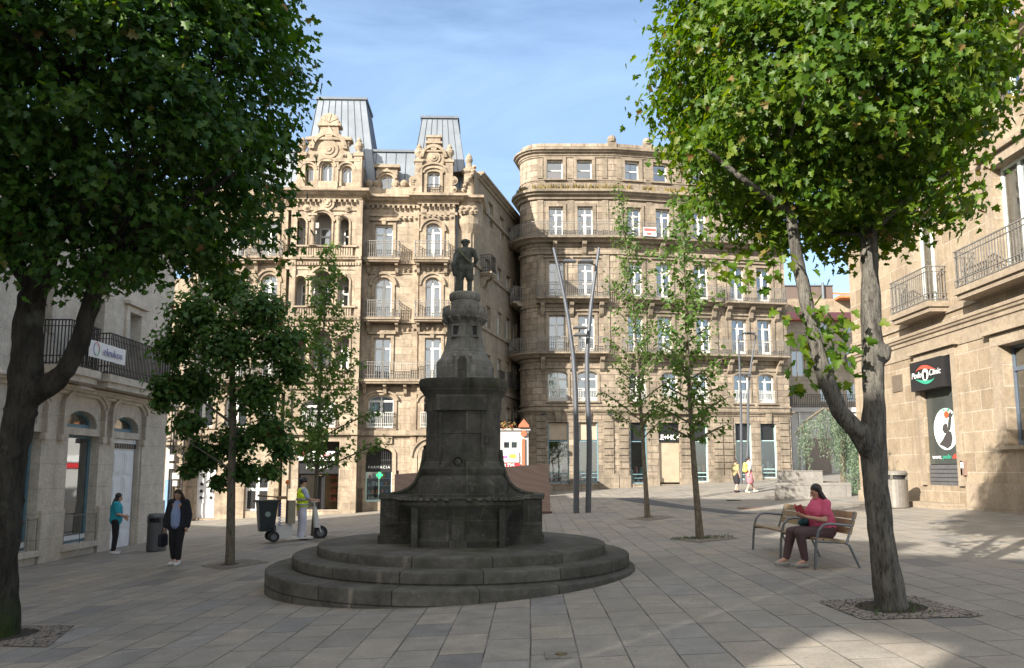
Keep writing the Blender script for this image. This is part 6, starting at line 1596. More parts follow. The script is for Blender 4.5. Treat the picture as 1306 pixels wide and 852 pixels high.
g2 = G(826, 660); young_tree(g2, (790, 236), .1, 'thin young tree with sparse leaves just right of the twin lamp poles', .22, 1.6, 60, 44, M['leaf_sapling'], .115, seed=6, r0=.085, upang=.75)
g3 = G(893, 686); young_tree(g3, (868, 255), -.05, 'leafy young tree with pale trunk standing left of the bench', .26, 1.2, 52, 54, M['leaf_sapling'], .115, seed=9, r0=.085, shape=lambda t: (1 - t) ** .6 * (.75 + .5 * t), upang=.6)
# ---- the dense small tree
g4 = G(293, 720); T5 = thing('young_tree', g4, 'dense dark green small tree on a thin trunk near the woman in black', 'tree')
yb = g4.y; b = Blob()
b.chain([Vector((0, 0, -.1)), Vector((0, 0, .3)), rel(295, 620, yb, g4), rel(297, 540, yb, g4), rel(296, 450, yb, g4), rel(294, 380, yb, g4)], [.11, .098, .088, .08, .06, .03])
for px, py, q, w_ in ((235, 560, 560, -.3), (350, 540, 520, .3), (215, 480, 500, .2), (370, 470, 490, -.2), (250, 410, 440, -.3), (340, 400, 420, .3)): b.cap(rel(296, q + 40, yb, g4), rel(px, py, yb + w_, g4), .035, .012)
b.build('trunk', M['bark_young'], T5, .018, 1)
P, O = [], []
for px, py, r, n in ((250, 400, .62, 800), (330, 395, .62, 800), (290, 365, .5, 600), (225, 440, .5, 560), (355, 440, .55, 620), (290, 440, .7, 1000), (215, 495, .42, 420), (250, 490, .6, 760), (330, 500, .6, 620), (372, 475, .3, 240), (240, 540, .36, 360), (345, 550, .42, 460), (300, 560, .5, 520), (360, 575, .3, 220), (262, 580, .42, 440), (240, 600, .2, 120), (310, 600, .36, 320), (345, 600, .24, 160), (205, 515, .2, 110), (280, 615, .2, 120), (378, 430, .25, 160)):
    n = int(n * 1.7); c = np.array(rel(px, py, yb + rnd.uniform(-.35, .35), g4)); d = rng.normal(size=(n, 3)); d /= np.linalg.norm(d, axis=1)[:, None]
    P.append(c + d * r * 1.0 * (rng.random((n, 1)) ** .5) * np.array([1, 1, .85]) * (1 + .25 * rng.normal(size=(n, 1)))); O.append(d)
P, O = np.concatenate(P), np.concatenate(O); N, D = leaf_dirs(rng, O, .7, .6, .5)
link_mesh(leaves_mesh('crown', P, N, D, rng.uniform(.08, .135, len(P)), M['leaf_dense'], MAPLE), 'crown', T5)
# ---- weeping blue cedar in the planter
pc = G(1040, 634); yc = pc.y + 1.0; ct = PZ(1076, 616, yc)
T6 = thing('weeping_cedar', ct, 'weeping blue green cedar trailing curtains of needles out of the stone planter', 'tree')
b = MB(); arch = [rel(1076, 618, yc, ct), rel(1074, 580, yc, ct), rel(1078, 545, yc, ct), rel(1068, 524, yc, ct), rel(1050, 521, yc, ct), rel(1030, 535, yc, ct), rel(1012, 556, yc, ct)]
b.tube(arch, [.13, .11, .10, .08, .06, .045, .02], 8); arch2 = [rel(1078, 545, yc, ct), rel(1088, 560, yc - .2, ct), rel(1097, 590, yc - .3, ct), rel(1094, 625, yc - .6, ct)]; b.tube(arch2, [.07, .06, .05, .02], 8)
P, O, Dn = [], [], []
def hang(p, L, n, w_):
    for k in range(n):
        t = rng.random(); P.append(np.array(p) + np.array([rng.normal() * w_ * (1 - .5 * t), rng.normal() * w_, -L * t])); O.append(rng.normal(size=3) * .6 + np.array([0, -.3, 0]))
for i in range(44):
    t = rng.random() * (len(arch) - 3) + 2; k = int(t); p = arch[k].lerp(arch[min(k + 1, len(arch) - 1)], t - k); L = rng.uniform(.5, 2.4) * (1 if rng.random() < .6 else .5)
    p = p + Vector((rng.normal() * .1, rng.normal() * .45, 0)); hang(p, L, int(80 * L + 20), .075); b.tube([p, p - Vector((0, 0, L))], .008, 3)
for i in range(60):
    t = rng.random() * (len(arch2) - 1.01); k = int(t); p = arch2[k].lerp(arch2[k + 1], t - k); L = rng.uniform(.5, 1.6); hang(p + Vector((rng.normal() * .3, rng.normal() * .3, rng.uniform(-.1, .4))), L, int(110 * L + 20), .11)
b.build('trunk', M['bark_young'], T6, origin=(0, 0, 0))
P, O = np.array(P), np.array(O); N = O + rng.normal(size=O.shape) * .4; D = np.tile([0, 0, -1.0], (len(P), 1)) + rng.normal(size=O.shape) * .5
link_mesh(leaves_mesh('crown', P, N, D, rng.uniform(.05, .115, len(P)), M['leaf_cedar'], [(0, 0), (.14, .2), (.12, .7), (0, 1)]), 'crown', T6)
# ------------------------------------------------------------------ people: x forward, y to the person's left, z up
M['skin'] = plain('skin', (.48, .27, .19), .55, 0, .06, 20); M['skin2'] = plain('fair_skin', (.56, .34, .25), .55, 0, .06, 20)
M['hair_dark'] = plain('dark_brown_hair', (.018, .012, .010), .45, 0, .35, 30, .4); M['hair_brown'] = plain('brown_hair', (.045, .024, .015), .45, 0, .35, 30, .4)
M['eye'] = plain('dark_eye', (.015, .012, .01), .2, 0, 0); M['lip'] = plain('lip', (.36, .13, .11), .5, 0, 0)
V = Vector
def hand(b, w, dirn, palm_n, s=1.0, curl=.5, thumb=1):
    d = V(dirn).normalized(); n = V(palm_n); n = (n - d * n.dot(d)).normalized(); sd_ = d.cross(n) * thumb; w = V(w)
    for k in range(4):
        o = (k - 1.5) * .019 * s; kn = w + d * .085 * s + sd_ * o
        b.cap(w + d * .015 * s + sd_ * o * .6, kn, .015 * s, .0125 * s, 8)
        L = (.036, .044, .041, .031)[k] * s; d1 = (d * cos(curl) + n * sin(curl)); p1 = kn + d1 * L; d2 = (d * cos(curl * 2.1) + n * sin(curl * 2.1)); p2 = p1 + d2 * L * .75
        b.cap(kn, p1, .0095 * s, .0088 * s, 8); b.cap(p1, p2, .0088 * s, .0075 * s, 8)
    t0 = w + d * .03 * s - sd_ * .026 * s; t1 = t0 + (d * .6 - sd_ * .6 + n * .35).normalized() * .036 * s; b.cap(t0, t1, .0125 * s, .0105 * s, 8); b.cap(t1, t1 + (d * .85 - sd_ * .1 + n * .4).normalized() * .03 * s, .010 * s, .008 * s, 8)
def person(name, label, loc, yaw, J, skin, cloth, hair, voxel=.012, group=None, look=(1, 0, 0), face=True, S=1.0):
    """J: joints. cloth: list of (part name, material, [(joint a, joint b, r0, r1) ...]) drawn over the body"""
    T = thing(name, loc, label, 'person', group, yaw)
    g = lambda k: (V(J[k]) if isinstance(k, str) else V(k)) * S
    hd = V(look).normalized(); up = V((0, 0, 1)); sidev = up.cross(hd).normalized(); upv = hd.cross(sidev)
    hc = g('head')
    b = Blob()
    def bc(a, c, r0, r1): b.cap(g(a), g(c), r0 * S, r1 * S)
    bc('pelvis', 'waist', .125, .115); bc('waist', 'chest', .115, .135); bc('chest', 'neck', .11, .055)
    bc('neck', 'head', .052, .055)
    hp = lambda f, s_, u: hc + (hd * f + sidev * s_ + upv * u) * S
    b.ell(hp(-.005, 0, .02), .082 * S, .077 * S, .105 * S, 16); b.cap(hp(.03, 0, -.055), hp(.045, 0, -.075), .05 * S, .035 * S)
    b.cap(hp(.084, 0, .012), hp(.103, 0, -.022), .011 * S, .015 * S, 8)
    for s_ in (-1, 1): b.ell(hp(-.005, s_ * .077, .0), .02 * S, .009 * S, .03 * S, 8)
    b.cap(hp(.078, -.018, -.055), hp(.078, .018, -.055), .011 * S, .011 * S, 8)
    for s_, q in ((1, 'l'), (-1, 'r')):
        bc('chest', q + 'sh', .09, .058); bc(q + 'sh', q + 'el', .05, .04); bc(q + 'el', q + 'wr', .039, .026)
        wr = g(q + 'wr'); d = J.get(q + 'hd'); d = V(d) if d else (wr - g(q + 'el'))
        hand(b, wr, d, J.get(q + 'pn', (0, -s_, 0)), S, J.get('curl', .45), s_ * (1 if J.get(q + 'pn') is None else J.get(q + 'tf', 1)))
        bc('pelvis', q + 'hip', .11, .088); bc(q + 'hip', q + 'kn', .082, .056); bc(q + 'kn', q + 'an', .053, .036)
        bc(q + 'an', q + 'toe', .036, .028)
    b.build('body', skin, T, min(voxel, .009), 2)
    if face:
        q = MB()
        for s_ in (-1, 1): q.ball(hp(.073, s_ * .031, .018), .011 * S, 8)
        q.build('eyes', M['eye'], T, origin=(0, 0, 0)); q = MB(); q.tube([hp(.088, -.02, -.055), hp(.0935, 0, -.054), hp(.088, .02, -.055)], .0055 * S, 6); q.build('mouth', M['lip'], T, origin=(0, 0, 0))
    for nm, mat, segs in [(n_[:-1], m_, [q for q in s_ if (V(q[0]).y > 0) == w_]) if n_ in ('shoes', 'sandals') else (n_, m_, s_) for n_, m_, s_ in cloth for w_ in ((True, False) if n_ in ('shoes', 'sandals') else (True,))]:
        b = Blob()
        for a, c, r0, r1 in segs: bc(a, c, r0, r1)
        b.build(nm, mat, T, voxel, 3)
    if hair:
        mat, kind = hair; b = Blob()
        b.ell(hp(-.022, 0, .042), .088 * S, .086 * S, .095 * S, 14)
        if kind in ('long', 'loose'):
            L = .30 if kind == 'long' else .27; wd_ = .05 if kind == 'long' else .075
            for s_ in (-1, -.4, .4, 1):
                b.chain([hp(-.02 - .03 * (1 - abs(s_)), s_ * .062, .05), hp(-.035 - .03 * (1 - abs(s_)), s_ * (.082 if kind == 'loose' else .06), -.08), hp(-.06, s_ * (.10 if kind == 'loose' else .06), -.18) - up * .0, hp(-.055, s_ * wd_, -L)], [.04 * S, .045 * S, .042 * S, .02 * S])
        elif kind == 'pony':
            b.ell(hp(-.10, 0, .06), .03 * S, .03 * S, .03 * S, 8); b.chain([hp(-.11, 0, .05), hp(-.15, 0, -.03), hp(-.13, 0, -.16)], [.028 * S, .035 * S, .015 * S])
        b.build('hair', mat, T, .009, 2)
    return T
def stand(H=1.65):
    k = H / 1.65
    J = dict(pelvis=(0, 0, .94), waist=(0, 0, 1.06), chest=(0, 0, 1.26), neck=(-.01, 0, 1.43), head=(.015, 0, 1.54))
    for s_, q in ((1, 'l'), (-1, 'r')):
        J[q + 'sh'] = (0, s_ * .17, 1.36); J[q + 'el'] = (-.02, s_ * .215, 1.09); J[q + 'wr'] = (.05, s_ * .22, .86)
        J[q + 'hip'] = (0, s_ * .09, .89); J[q + 'kn'] = (.015, s_ * .09, .49); J[q + 'an'] = (-.02, s_ * .09, .085); J[q + 'toe'] = (.12, s_ * .105, .035)
    return J, k
def top_segs(sl=.6, r=.02, hem='pelvis'):
    J = [(hem, 'waist', .135 + r, .122 + r), ('waist', 'chest', .122 + r, .142 + r), ('chest', (0, 0, 0), 0, 0)][:2]
    return J
def mid_(a, b, t): return tuple(V(a).lerp(V(b), t))
def shirt(J, sleeve=.7, r=.018, hem=None, loose=0, neck=True):
    hem = hem or J['pelvis']; L = [(hem, J['waist'], .135 + r + loose, .125 + r + loose * .7), (J['waist'], J['chest'], .125 + r + loose * .7, .138 + r)]
    L.append((J['chest'], mid_(J['chest'], J['neck'], .62), .12 + r, .075 + r))
    for q in 'lr':
        L.append((J['chest'], J[q + 'sh'], .10 + r, .062 + r))
        if sleeve <= 1: L.append((J[q + 'sh'], mid_(J[q + 'sh'], J[q + 'el'], sleeve), .058 + r, .052 + r))
        else: L += [(J[q + 'sh'], J[q + 'el'], .058 + r, .05 + r), (J[q + 'el'], mid_(J[q + 'el'], J[q + 'wr'], sleeve - 1), .05 + r, .04 + r)]
    return L
def trousers(J, leg=1.9, r=.014, loose=0):
    L = [(J['waist'], J['pelvis'], .122 + r, .132 + r)]
    for q in 'lr':
        L += [(J['pelvis'], J[q + 'hip'], .118 + r, .094 + r)]
        if leg <= 1: L.append((J[q + 'hip'], mid_(J[q + 'hip'], J[q + 'kn'], leg), .09 + r, .072 + r + loose))
        else: L += [(J[q + 'hip'], J[q + 'kn'], .09 + r, .062 + r + loose), (J[q + 'kn'], mid_(J[q + 'kn'], J[q + 'an'], leg - 1), .06 + r + loose, .044 + r + loose)]
    return L
def shoes(J, r=.012):
    L = []
    for q in 'lr':
        a, t = V(J[q + 'an']), V(J[q + 'toe']); L += [(tuple(a - V((.02, 0, .035))), tuple(t), .038 + r, .032 + r), (tuple(a), tuple(a - V((.02, 0, .03))), .036 + r, .04 + r)]
    return L
def blobpart(T, name, mat, segs, voxel=.012, smooth=2):
    b = Blob()
    for a, c, r0, r1 in segs: b.cap(a, c, r0, r1)
    return b.build(name, mat, T, voxel, smooth)
cl = lambda n, c, r=.85, v=.16: plain(n, c, r, 0, v, 2.2, 1.0)
# ---- woman in black walking towards the camera
J, k = stand(); J['head'] = (.05, 0, 1.525); J['lkn'] = (.06, .085, .49); J['lan'] = (.06, .085, .085); J['ltoe'] = (.20, .10, .035); J['ran'] = (-.06, -.085, .09); J['rtoe'] = (.07, -.10, .035)
J['rel'] = (-.01, -.25, 1.09); J['rwr'] = (.03, -.27, .84); J['lel'] = (-.02, .245, 1.09); J['lwr'] = (.04, .25, .85)
p = G(224, 721)
jk = shirt(J, 1.98, .032, mid_(J['pelvis'], J['lhip'], 0), .02)
jac = [s_ for s_ in jk]
w1 = person('person', 'woman with long brown hair in open black jacket over light blue shirt', p, R(-96), J, M['skin'], [
    ('trousers', cl('black_trousers', (.010, .010, .013)), trousers(J, 1.78, .018)), ('shirt', cl('light_blue_shirt', (.25, .32, .52)), [((.04, .0, .90), (.05, 0, 1.12), .125, .125), ((.05, 0, 1.12), (.035, 0, 1.34), .125, .085)]),
    ('jacket', cl('black_jacket', (.012, .013, .02)), [((-.06, 0, .84), (-.06, 0, 1.3), .13, .12)] + [x for y_, q in ((1, 'l'), (-1, 'r')) for x in [((.03, y_ * .135, .82), (.03, y_ * .125, 1.26), .085, .075), ((-.03, y_ * .11, .84), (-.03, y_ * .11, 1.3), .11, .1), ((-.02, y_ * .06, 1.37), J[q + 'sh'], .075, .085), (J[q + 'sh'], J[q + 'el'], .085, .07), (J[q + 'el'], mid_(J[q + 'el'], J[q + 'wr'], .95), .07, .058)]]),
    ('shoes', cl('white_trainers', (.62, .6, .56)), shoes(J))], (M['hair_brown'], 'loose'), look=(1, 0, -.42))
hb_ = w1.location; m_ = Matrix.Rotation(R(-96), 3, 'Z')
def carried(name, T, yaw, loc_local, label, cat):
    o = thing(name, T.location + Matrix.Rotation(yaw, 3, 'Z') @ V(loc_local), label, cat, rz=yaw); return o
hb = carried('handbag', w1, R(-96), (.07, -.285, .40), 'dark cloth bag hanging from the hand of the woman in black', 'bag')
blobpart(hb, 'bag_body', cl('navy_bag', (.012, .012, .022)), [((-.1, 0, .06), (.1, 0, .06), .055, .055), ((-.1, 0, .24), (.1, 0, .24), .05, .05), ((-.1, 0, .06), (-.1, 0, .24), .055, .05), ((.1, 0, .06), (.1, 0, .24), .055, .05), ((0, 0, .06), (0, 0, .24), .07, .05)])
q = MB(); q.tube([(-.09, 0, .26), (-.05, 0, .36), (0, .01, .40), (.05, 0, .36), (.09, 0, .26)], .009, 6); q.build('strap', M['black_soft'], hb, origin=(0, 0, 0))
# ---- woman in turquoise at the white door
J, k = stand(); J['lel'] = (.06, .22, 1.1); J['lwr'] = (.20, .16, .98); J['rel'] = (.05, -.2, 1.1); J['rwr'] = (.22, -.1, 1.04); J['head'] = (.04, 0, 1.53)
p = G(145, 707); p.x = max(p.x, -11.7 + .45); p.z = ground_z(p.x, p.y)
person('person', 'woman with long black hair in turquoise T-shirt standing at the white door', p, R(20), J, M['skin'], [
    ('leggings', cl('black_leggings', (.012, .011, .016)), trousers(J, 1.93, .006)), ('shirt', cl('turquoise_shirt', (.02, .30, .38)), shirt(J, .75, .02, (0, 0, .93), .01)), ('shoes', cl('white_shoes', (.5, .5, .5)), shoes(J))], (M['hair_dark'], 'long'), look=(1, .15, -.35), S=.98)
# ---- street sweeper standing on his cart
SP = G(384, 689); SY = R(28)
J, k = stand(); 
for q, s_ in (('l', 1), ('r', -1)): J[q + 'el'] = (.10, s_ * .25, 1.12); J[q + 'wr'] = (.32, s_ * .22, 1.06); J[q + 'hd'] = (1, 0, -.1); J[q + 'an'] = (-.02, s_ * .085, .085)
J['curl'] = .8
for kk in list(J):
    if kk not in ('curl', 'lhd', 'rhd'): J[kk] = (J[kk][0], J[kk][1], J[kk][2] + .03)
vest = cl('yellow_vest', (.66, .86, .02), .6); 
sw = person('person', 'street sweeper in yellow reflective vest, pale trousers and black helmet seen from behind', SP, SY, J, M['skin'], [
    ('trousers', cl('pale_work_trousers', (.58, .58, .68)), trousers(J, 1.95, .022, .02)), ('shirt', cl('pale_blue_shirt', (.38, .43, .58)), shirt(J, .85, .014)),
    ('vest', vest, [((0, 0, .95), (0, 0, 1.09), .168, .162), ((0, 0, 1.09), (0, 0, 1.29), .162, .166), ((0, 0, 1.29), (0, .14, 1.385), .14, .085), ((0, 0, 1.29), (0, -.14, 1.385), .14, .085), ((0, .13, 1.2), (0, -.13, 1.2), .11, .11), ((0, .1, .98), (0, -.1, .98), .125, .125)]),
    ('shoes', cl('black_shoes', (.015, .015, .015)), shoes(J))], (M['hair_dark'], 'short'), look=(1, 0, -.1), S=1.04)
q = MB(); q.smooth = True
for z in (1.0, 1.145): 
    for a, b_ in ((0, 1),): q.lathe([(.232, z), (.236, z + .01), (.236, z + .045), (.232, z + .055)], 24, 0, 0, 2.0, sx=.80, sy=1.13)
q.build('reflective_stripe', plain('grey_reflective', (.32, .33, .33), .4, .1, .05), sw, origin=(0, 0, 0))
b = Blob(); hx, hz = .015 * 1.04, 1.57 * 1.04 + .03; b.ell((hx - .005, 0, hz + .055), .125, .105, .085); b.build('helmet', plain('black_helmet', (.02, .02, .024), .4), sw, .012, 2)
# ---- woman reading on the bench
bx = -1
WP = V((4.86, 11.72, ground_z(4.86, 11.72))); WY = R(187)
J = dict(pelvis=(.0, 0, .53), waist=(-.02, 0, .67), chest=(.02, 0, .86), neck=(.05, 0, 1.02), head=(.095, 0, 1.115), curl=.7)
for s_, q in ((1, 'l'), (-1, 'r')):
    J[q + 'sh'] = (.03, s_ * .175, .95); J[q + 'el'] = (.10, s_ * .225, .70); J[q + 'wr'] = (.33, s_ * .085, .745); J[q + 'hip'] = (.04, s_ * .10, .50); J[q + 'hd'] = (.8, -s_ * .35, .25); J[q + 'pn'] = (.2, -s_ * .6, .6); J[q + 'tf'] = -1
J['lkn'] = (.46, .13, .50); J['lan'] = (.40, .14, .09); J['ltoe'] = (.53, .15, .035); J['rkn'] = (.48, -.10, .50); J['ran'] = (.58, -.11, .09); J['rtoe'] = (.71, -.12, .035)
rd = person('person', 'woman with long dark hair in pink T-shirt reading a book on the bench', WP, WY, J, M['skin'], [
    ('trousers', cl('mauve_brown_trousers', (.085, .048, .052)), [(J['waist'], J['pelvis'], .14, .16), ((-.02, .07, .53), J['lhip'], .14, .13), ((-.02, -.07, .53), J['rhip'], .14, .13), (J['lhip'], J['lkn'], .125, .085), (J['rhip'], J['rkn'], .125, .085), (J['lkn'], mid_(J['lkn'], J['lan'], .92), .082, .055), (J['rkn'], mid_(J['rkn'], J['ran'], .92), .082, .055)]),
    ('shirt', cl('pink_shirt', (.62, .10, .19)), [((.0, 0, .56), (.03, 0, .68), .20, .205), ((.03, 0, .68), (.06, 0, .84), .205, .18), ((.05, 0, .84), (.04, 0, .97), .16, .095), ((.12, .08, .82), (.12, -.08, .82), .12, .12)] + [x for q in 'lr' for x in [((.03, 0, .88), J[q + 'sh'], .11, .07), (J[q + 'sh'], mid_(J[q + 'sh'], J[q + 'el'], .6), .07, .07)]]),
    ('sandals', cl('grey_sandals', (.30, .28, .26)), [((J[q + 'an'][0] - .03, J[q + 'an'][1], .022), (J[q + 'toe'][0] + .03, J[q + 'toe'][1], .022), .036, .034) for q in 'lr'])], (M['hair_dark'], 'long'), look=(1, -.05, -.42), voxel=.011)
bk = carried('book', rd, WY, (.42, 0, .80), 'open red book held by the woman on the bench', 'book')
q = MB()
for s_ in (-1, 1):
    c0 = V((0, 0, 0)); ex_ = V((-.06, s_ * .10, .05)); uz_ = V((.10, 0, .17)); nn = ex_.cross(uz_).normalized() * .012 * s_
    a_ = [c0 - uz_ * .5, c0 - uz_ * .5 + ex_, c0 + uz_ * .5 + ex_, c0 + uz_ * .5]
    q.m = 0; q.face(a_); q.face([p - nn for p in a_][::-1]); q.m = 1; q.face([p - nn * .9 for p in a_][::-1])
    for i in range(4): q.m = 0; q.face([a_[i], a_[(i + 1) % 4], a_[(i + 1) % 4] - nn, a_[i] - nn])
q.build('cover', [plain('red_book_cover', (.42, .06, .07), .6), plain('book_pages', (.6, .57, .5), .8)], bk, origin=(0, 0, 0))
tb = carried('handbag', rd, WY, (.2, -.12, .66), 'small dark teal bag in the lap of the woman reading', 'bag')
blobpart(tb, 'bag_body', cl('teal_bag', (.02, .08, .10)), [((-.05, 0, .0), (.1, 0, -.02), .06, .05), ((-.03, .06, .02), (.08, .08, .0), .05, .04)])
# ---- the couple walking by the planter
CP = G(956, 629); CG = None
J, k = stand(); J['lkn'] = (.14, .09, .5); J['lan'] = (.30, .09, .12); J['ltoe'] = (.43, .10, .10); J['ran'] = (-.18, -.09, .12); J['rtoe'] = (-.06, -.10, .04); J['rkn'] = (.0, -.09, .49); J['lel'] = (.02, .22, 1.1); J['lwr'] = (.14, .2, .9); J['rel'] = (-.06, -.22, 1.1); J['rwr'] = (-.1, -.22, .86)
cw = person('person', 'woman with dark ponytail in white top, yellow backpack and pink patterned shorts', CP, R(8), J, M['skin2'], [
    ('shorts', cl('pink_shorts', (.55, .22, .26), .85, .4), trousers(J, .85, .03, .05)), ('shirt', cl('white_top', (.68, .64, .55)), shirt(J, .8, .025)), ('shoes', cl('cream_shoes', (.62, .58, .46)), shoes(J, .016))], (M['hair_dark'], 'pony'), S=1.0)
bp = carried('backpack', cw, R(8), (-.21, -.06, 1.0), 'yellow backpack worn by the woman walking by the planter', 'backpack')
blobpart(bp, 'bag_body', cl('yellow_bag', (.66, .52, .12)), [((0, -.08, .05), (0, .08, .05), .09, .09), ((.02, -.07, .32), (.02, .07, .32), .07, .07), ((0, 0, .05), (.02, 0, .32), .11, .10)])
C2 = G(945, 628.5)
J, k = stand(); J['lan'] = (.16, .09, .09); J['lkn'] = (.1, .09, .49); J['ltoe'] = (.29, .1, .04); J['ran'] = (-.16, -.09, .1); J['rtoe'] = (-.04, -.1, .04)
person('person', 'boy in khaki T-shirt and black shorts walking beside the yellow backpack', C2 + V((-.12, .3, 0)), R(25), J, M['skin2'], [
    ('shorts', cl('black_shorts', (.018, .016, .02)), trousers(J, .9, .025, .03)), ('shirt', cl('khaki_shirt', (.30, .25, .13)), shirt(J, .8, .025)), ('shoes', cl('dark_trainers', (.05, .03, .04)), shoes(J, .014))], (M['hair_brown'], 'short'), S=.93)
# ------------------------------------------------------------------ street furniture
M['steel'] = plain('grey_steel', (.17, .175, .185), .42, .7, .12, 5); M['pole'] = plain('blue_grey_pole', (.10, .108, .125), .42, .4, .1, 2); M['pole_top'] = plain('brushed_pole', (.15, .155, .16), .5, .3, .1, 2)
M['slat'] = plain('worn_bench_wood', (.26, .185, .105), .6, 0, .22, 6, .3); M['slat_dark'] = plain('dark_bench_wood', (.075, .045, .03), .6, 0, .2, 6, .3)
# bench, long axis along y, facing the fountain side (-x)
bx0, by0, by1 = 4.55, 11.25, 14.15; bz = ground_z(4.85, 12.6)
Bn = thing('park_bench', (4.85, 12.7, bz), 'long wooden slatted bench with curved grey steel arms where the woman reads', 'bench')
def arm(y, back=True):
    q = MB(); X = lambda x: 4.85 + x; g_ = ground_z(4.55, y); g2_ = ground_z(5.15, y)
    q.tube([(X(-.33), y, g_), (X(-.31), y, bz + .25), (X(-.29), y, bz + .42), (X(-.25), y, bz + .56), (X(-.17), y, bz + .645), (X(-.06), y, bz + .66), (X(.24), y, bz + .63)], .021, 8)
    q.tube([(X(-.29), y, bz + .40), (X(.12), y, bz + .385), (X(.2), y, bz + .34), (X(.34), y, g2_)], .02, 8)
    q.tube([(X(.16), y, bz + .38), (X(.24), y, bz + .60), (X(.31), y, bz + .84)], .02, 8)
    return q.build('arm_frame', M['steel'], Bn)
for y in (by0 + .02, by0 + 1.45, by1 - .02): arm(y)
for k in range(4):
    q = MB(); x = 4.85 - .25 + k * .115; z = bz + .432 - .012 * k
    q.box(x - .047, x + .047, by0, by1, z - .016, z + .016); q.build('seat_slat', M['slat'], Bn)
for k in range(3):
    q = MB(); x = 4.85 + .215 + k * .038; z = bz + .55 + k * .115; 
    A_ = [(x - .015, z - .047), (x + .015, z - .047 - .006), (x + .045, z + .047), (x + .015, z + .053)]
    q.prism(A_, by0, by1); q.build('back_slat', M['slat'], Bn)
def bin_(loc, label, h=1.0, r=.3, mat=None):
    T = thing('litter_bin', loc, label, 'bin'); x, y, z = loc
    q = MB(Fr(x, y, 0)); z0 = z
    q.lathe([(r * .92, z0), (r, z0 + .03), (r, z0 + h * .76)], 24)
    for i in range(len(q.f)): q.sm_[i] = True
    q.m = 1; q.lathe([(r * .8, z0 + h * .76), (r * .8, z0 + h * .88)], 24); q.m = 0
    for k in range(4): a = pi / 4 + k * pi / 2; q.box(r * .93 * cos(a) - .03, r * .93 * cos(a) + .03, r * .93 * sin(a) - .03, r * .93 * sin(a) + .03, z0 + h * .75, z0 + h * .9)
    q.build('bin_body', [mat, M['black_soft']], T)
    q = MB(Fr(x, y, 0)); q.lathe([(r * 1.04, z0 + h * .88), (r * 1.04, z0 + h * .93), (r * .9, z0 + h * .985), (r * .4, z0 + h), (0, z0 + h)], 24)
    for i in range(len(q.f)): q.sm_[i] = True
    q.build('lid', mat, T)
b0 = G(199, 703); bin_(b0, 'grey metal litter bin against the pale shaded house on the left', 1.02, .25, plain('grey_bin', (.095, .10, .105), .5, .3, .1))
b1_ = G(1144, 648); b1_.x = min(b1_.x, 12.6 - .4); bin_(b1_, 'brownish grey litter bin against the golden wall behind the forked maple', 1.12, .33, plain('brown_grey_bin', (.20, .185, .165), .5, .3, .12))
# paired lamp poles
def twin_lamp(px0, px1, pyb, pts0, pts1, heads, label, r=.11):
    a = G(px0, pyb); yy = a.y; T = thing('street_lamp', G((px0 + px1) / 2, pyb), label, 'street lamp', 'twin pole street lamps')
    def pole(px, pts):
        base = G(px, pyb); q = MB(); P = [V((base.x, yy, base.z - .05))] + [PZ(x, y, yy) for x, y in pts]
        P2_ = []
        for i in range(len(P) - 1):
            for t in range(6): P2_.append(P[i].lerp(P[i + 1], t / 6))
        P2_.append(P[-1])
        for _ in range(3): P2_ = [P2_[0]] + [(P2_[i - 1] + P2_[i] * 2 + P2_[i + 1]) / 4 for i in range(1, len(P2_) - 1)] + [P2_[-1]]
        n = len(P2_); q.tube(P2_, [r * (1 - .55 * (k / n) ** 1.2) for k in range(n)], 12); 
        q.build('pole', M['pole'], T); return P2_
    A_ = pole(px0, pts0); B_ = pole(px1, pts1)
    def at(P, z): return min(P, key=lambda p: abs(p.z - z))
    for kind, py in heads:
        z = PZ(px0, py, yy).z; p, q_ = at(A_, z), at(B_, z); q = MB()
        if kind == 'bar': q.tube([p, (q_.x, yy, p.z)], .009, 6); q.build('cross_bar', M['steel'], T)
        else:
            s_ = 1 if kind == 'l' else -1; c = p if kind == 'l' else q_
            if kind == 'c': c = (p + q_) / 2; s_ = 0
            q.tube([c, c + V((s_ * .25, -.25, .03))], .025, 6); e = c + V((s_ * .42, -.35, .05)); q.frustum((e.x - .27, e.x + .27, e.y - .14, e.y + .14), (e.x - .16, e.x + .16, e.y - .09, e.y + .09), e.z, e.z + .08); q.box(e.x - .24, e.x + .24, e.y - .11, e.y + .11, e.z - .025, e.z + .001); q.build('lamp_head', M['steel'], T)
    return T
twin_lamp(735, 751.5, 654.5, [(735, 560), (734, 500), (731, 450), (723, 395), (714, 350), (706, 316)], [(752, 560), (749, 500), (748.5, 450), (753, 395), (759, 350), (764, 316)], [('bar', 341), ('bar', 356), ('l', 337), ('r', 336), ('c', 418), ('c', 432)], 'tall pair of grey poles leaning apart at the top, nearer the fountain')
twin_lamp(945.5, 954, 617, [(945.5, 560), (944.5, 500), (943, 460), (941, 428)], [(954.5, 560), (954, 500), (957, 470), (964, 428)], [('bar', 431), ('l', 428), ('r', 427), ('c', 480)], 'farther pair of thin grey poles behind the walking couple', .085)
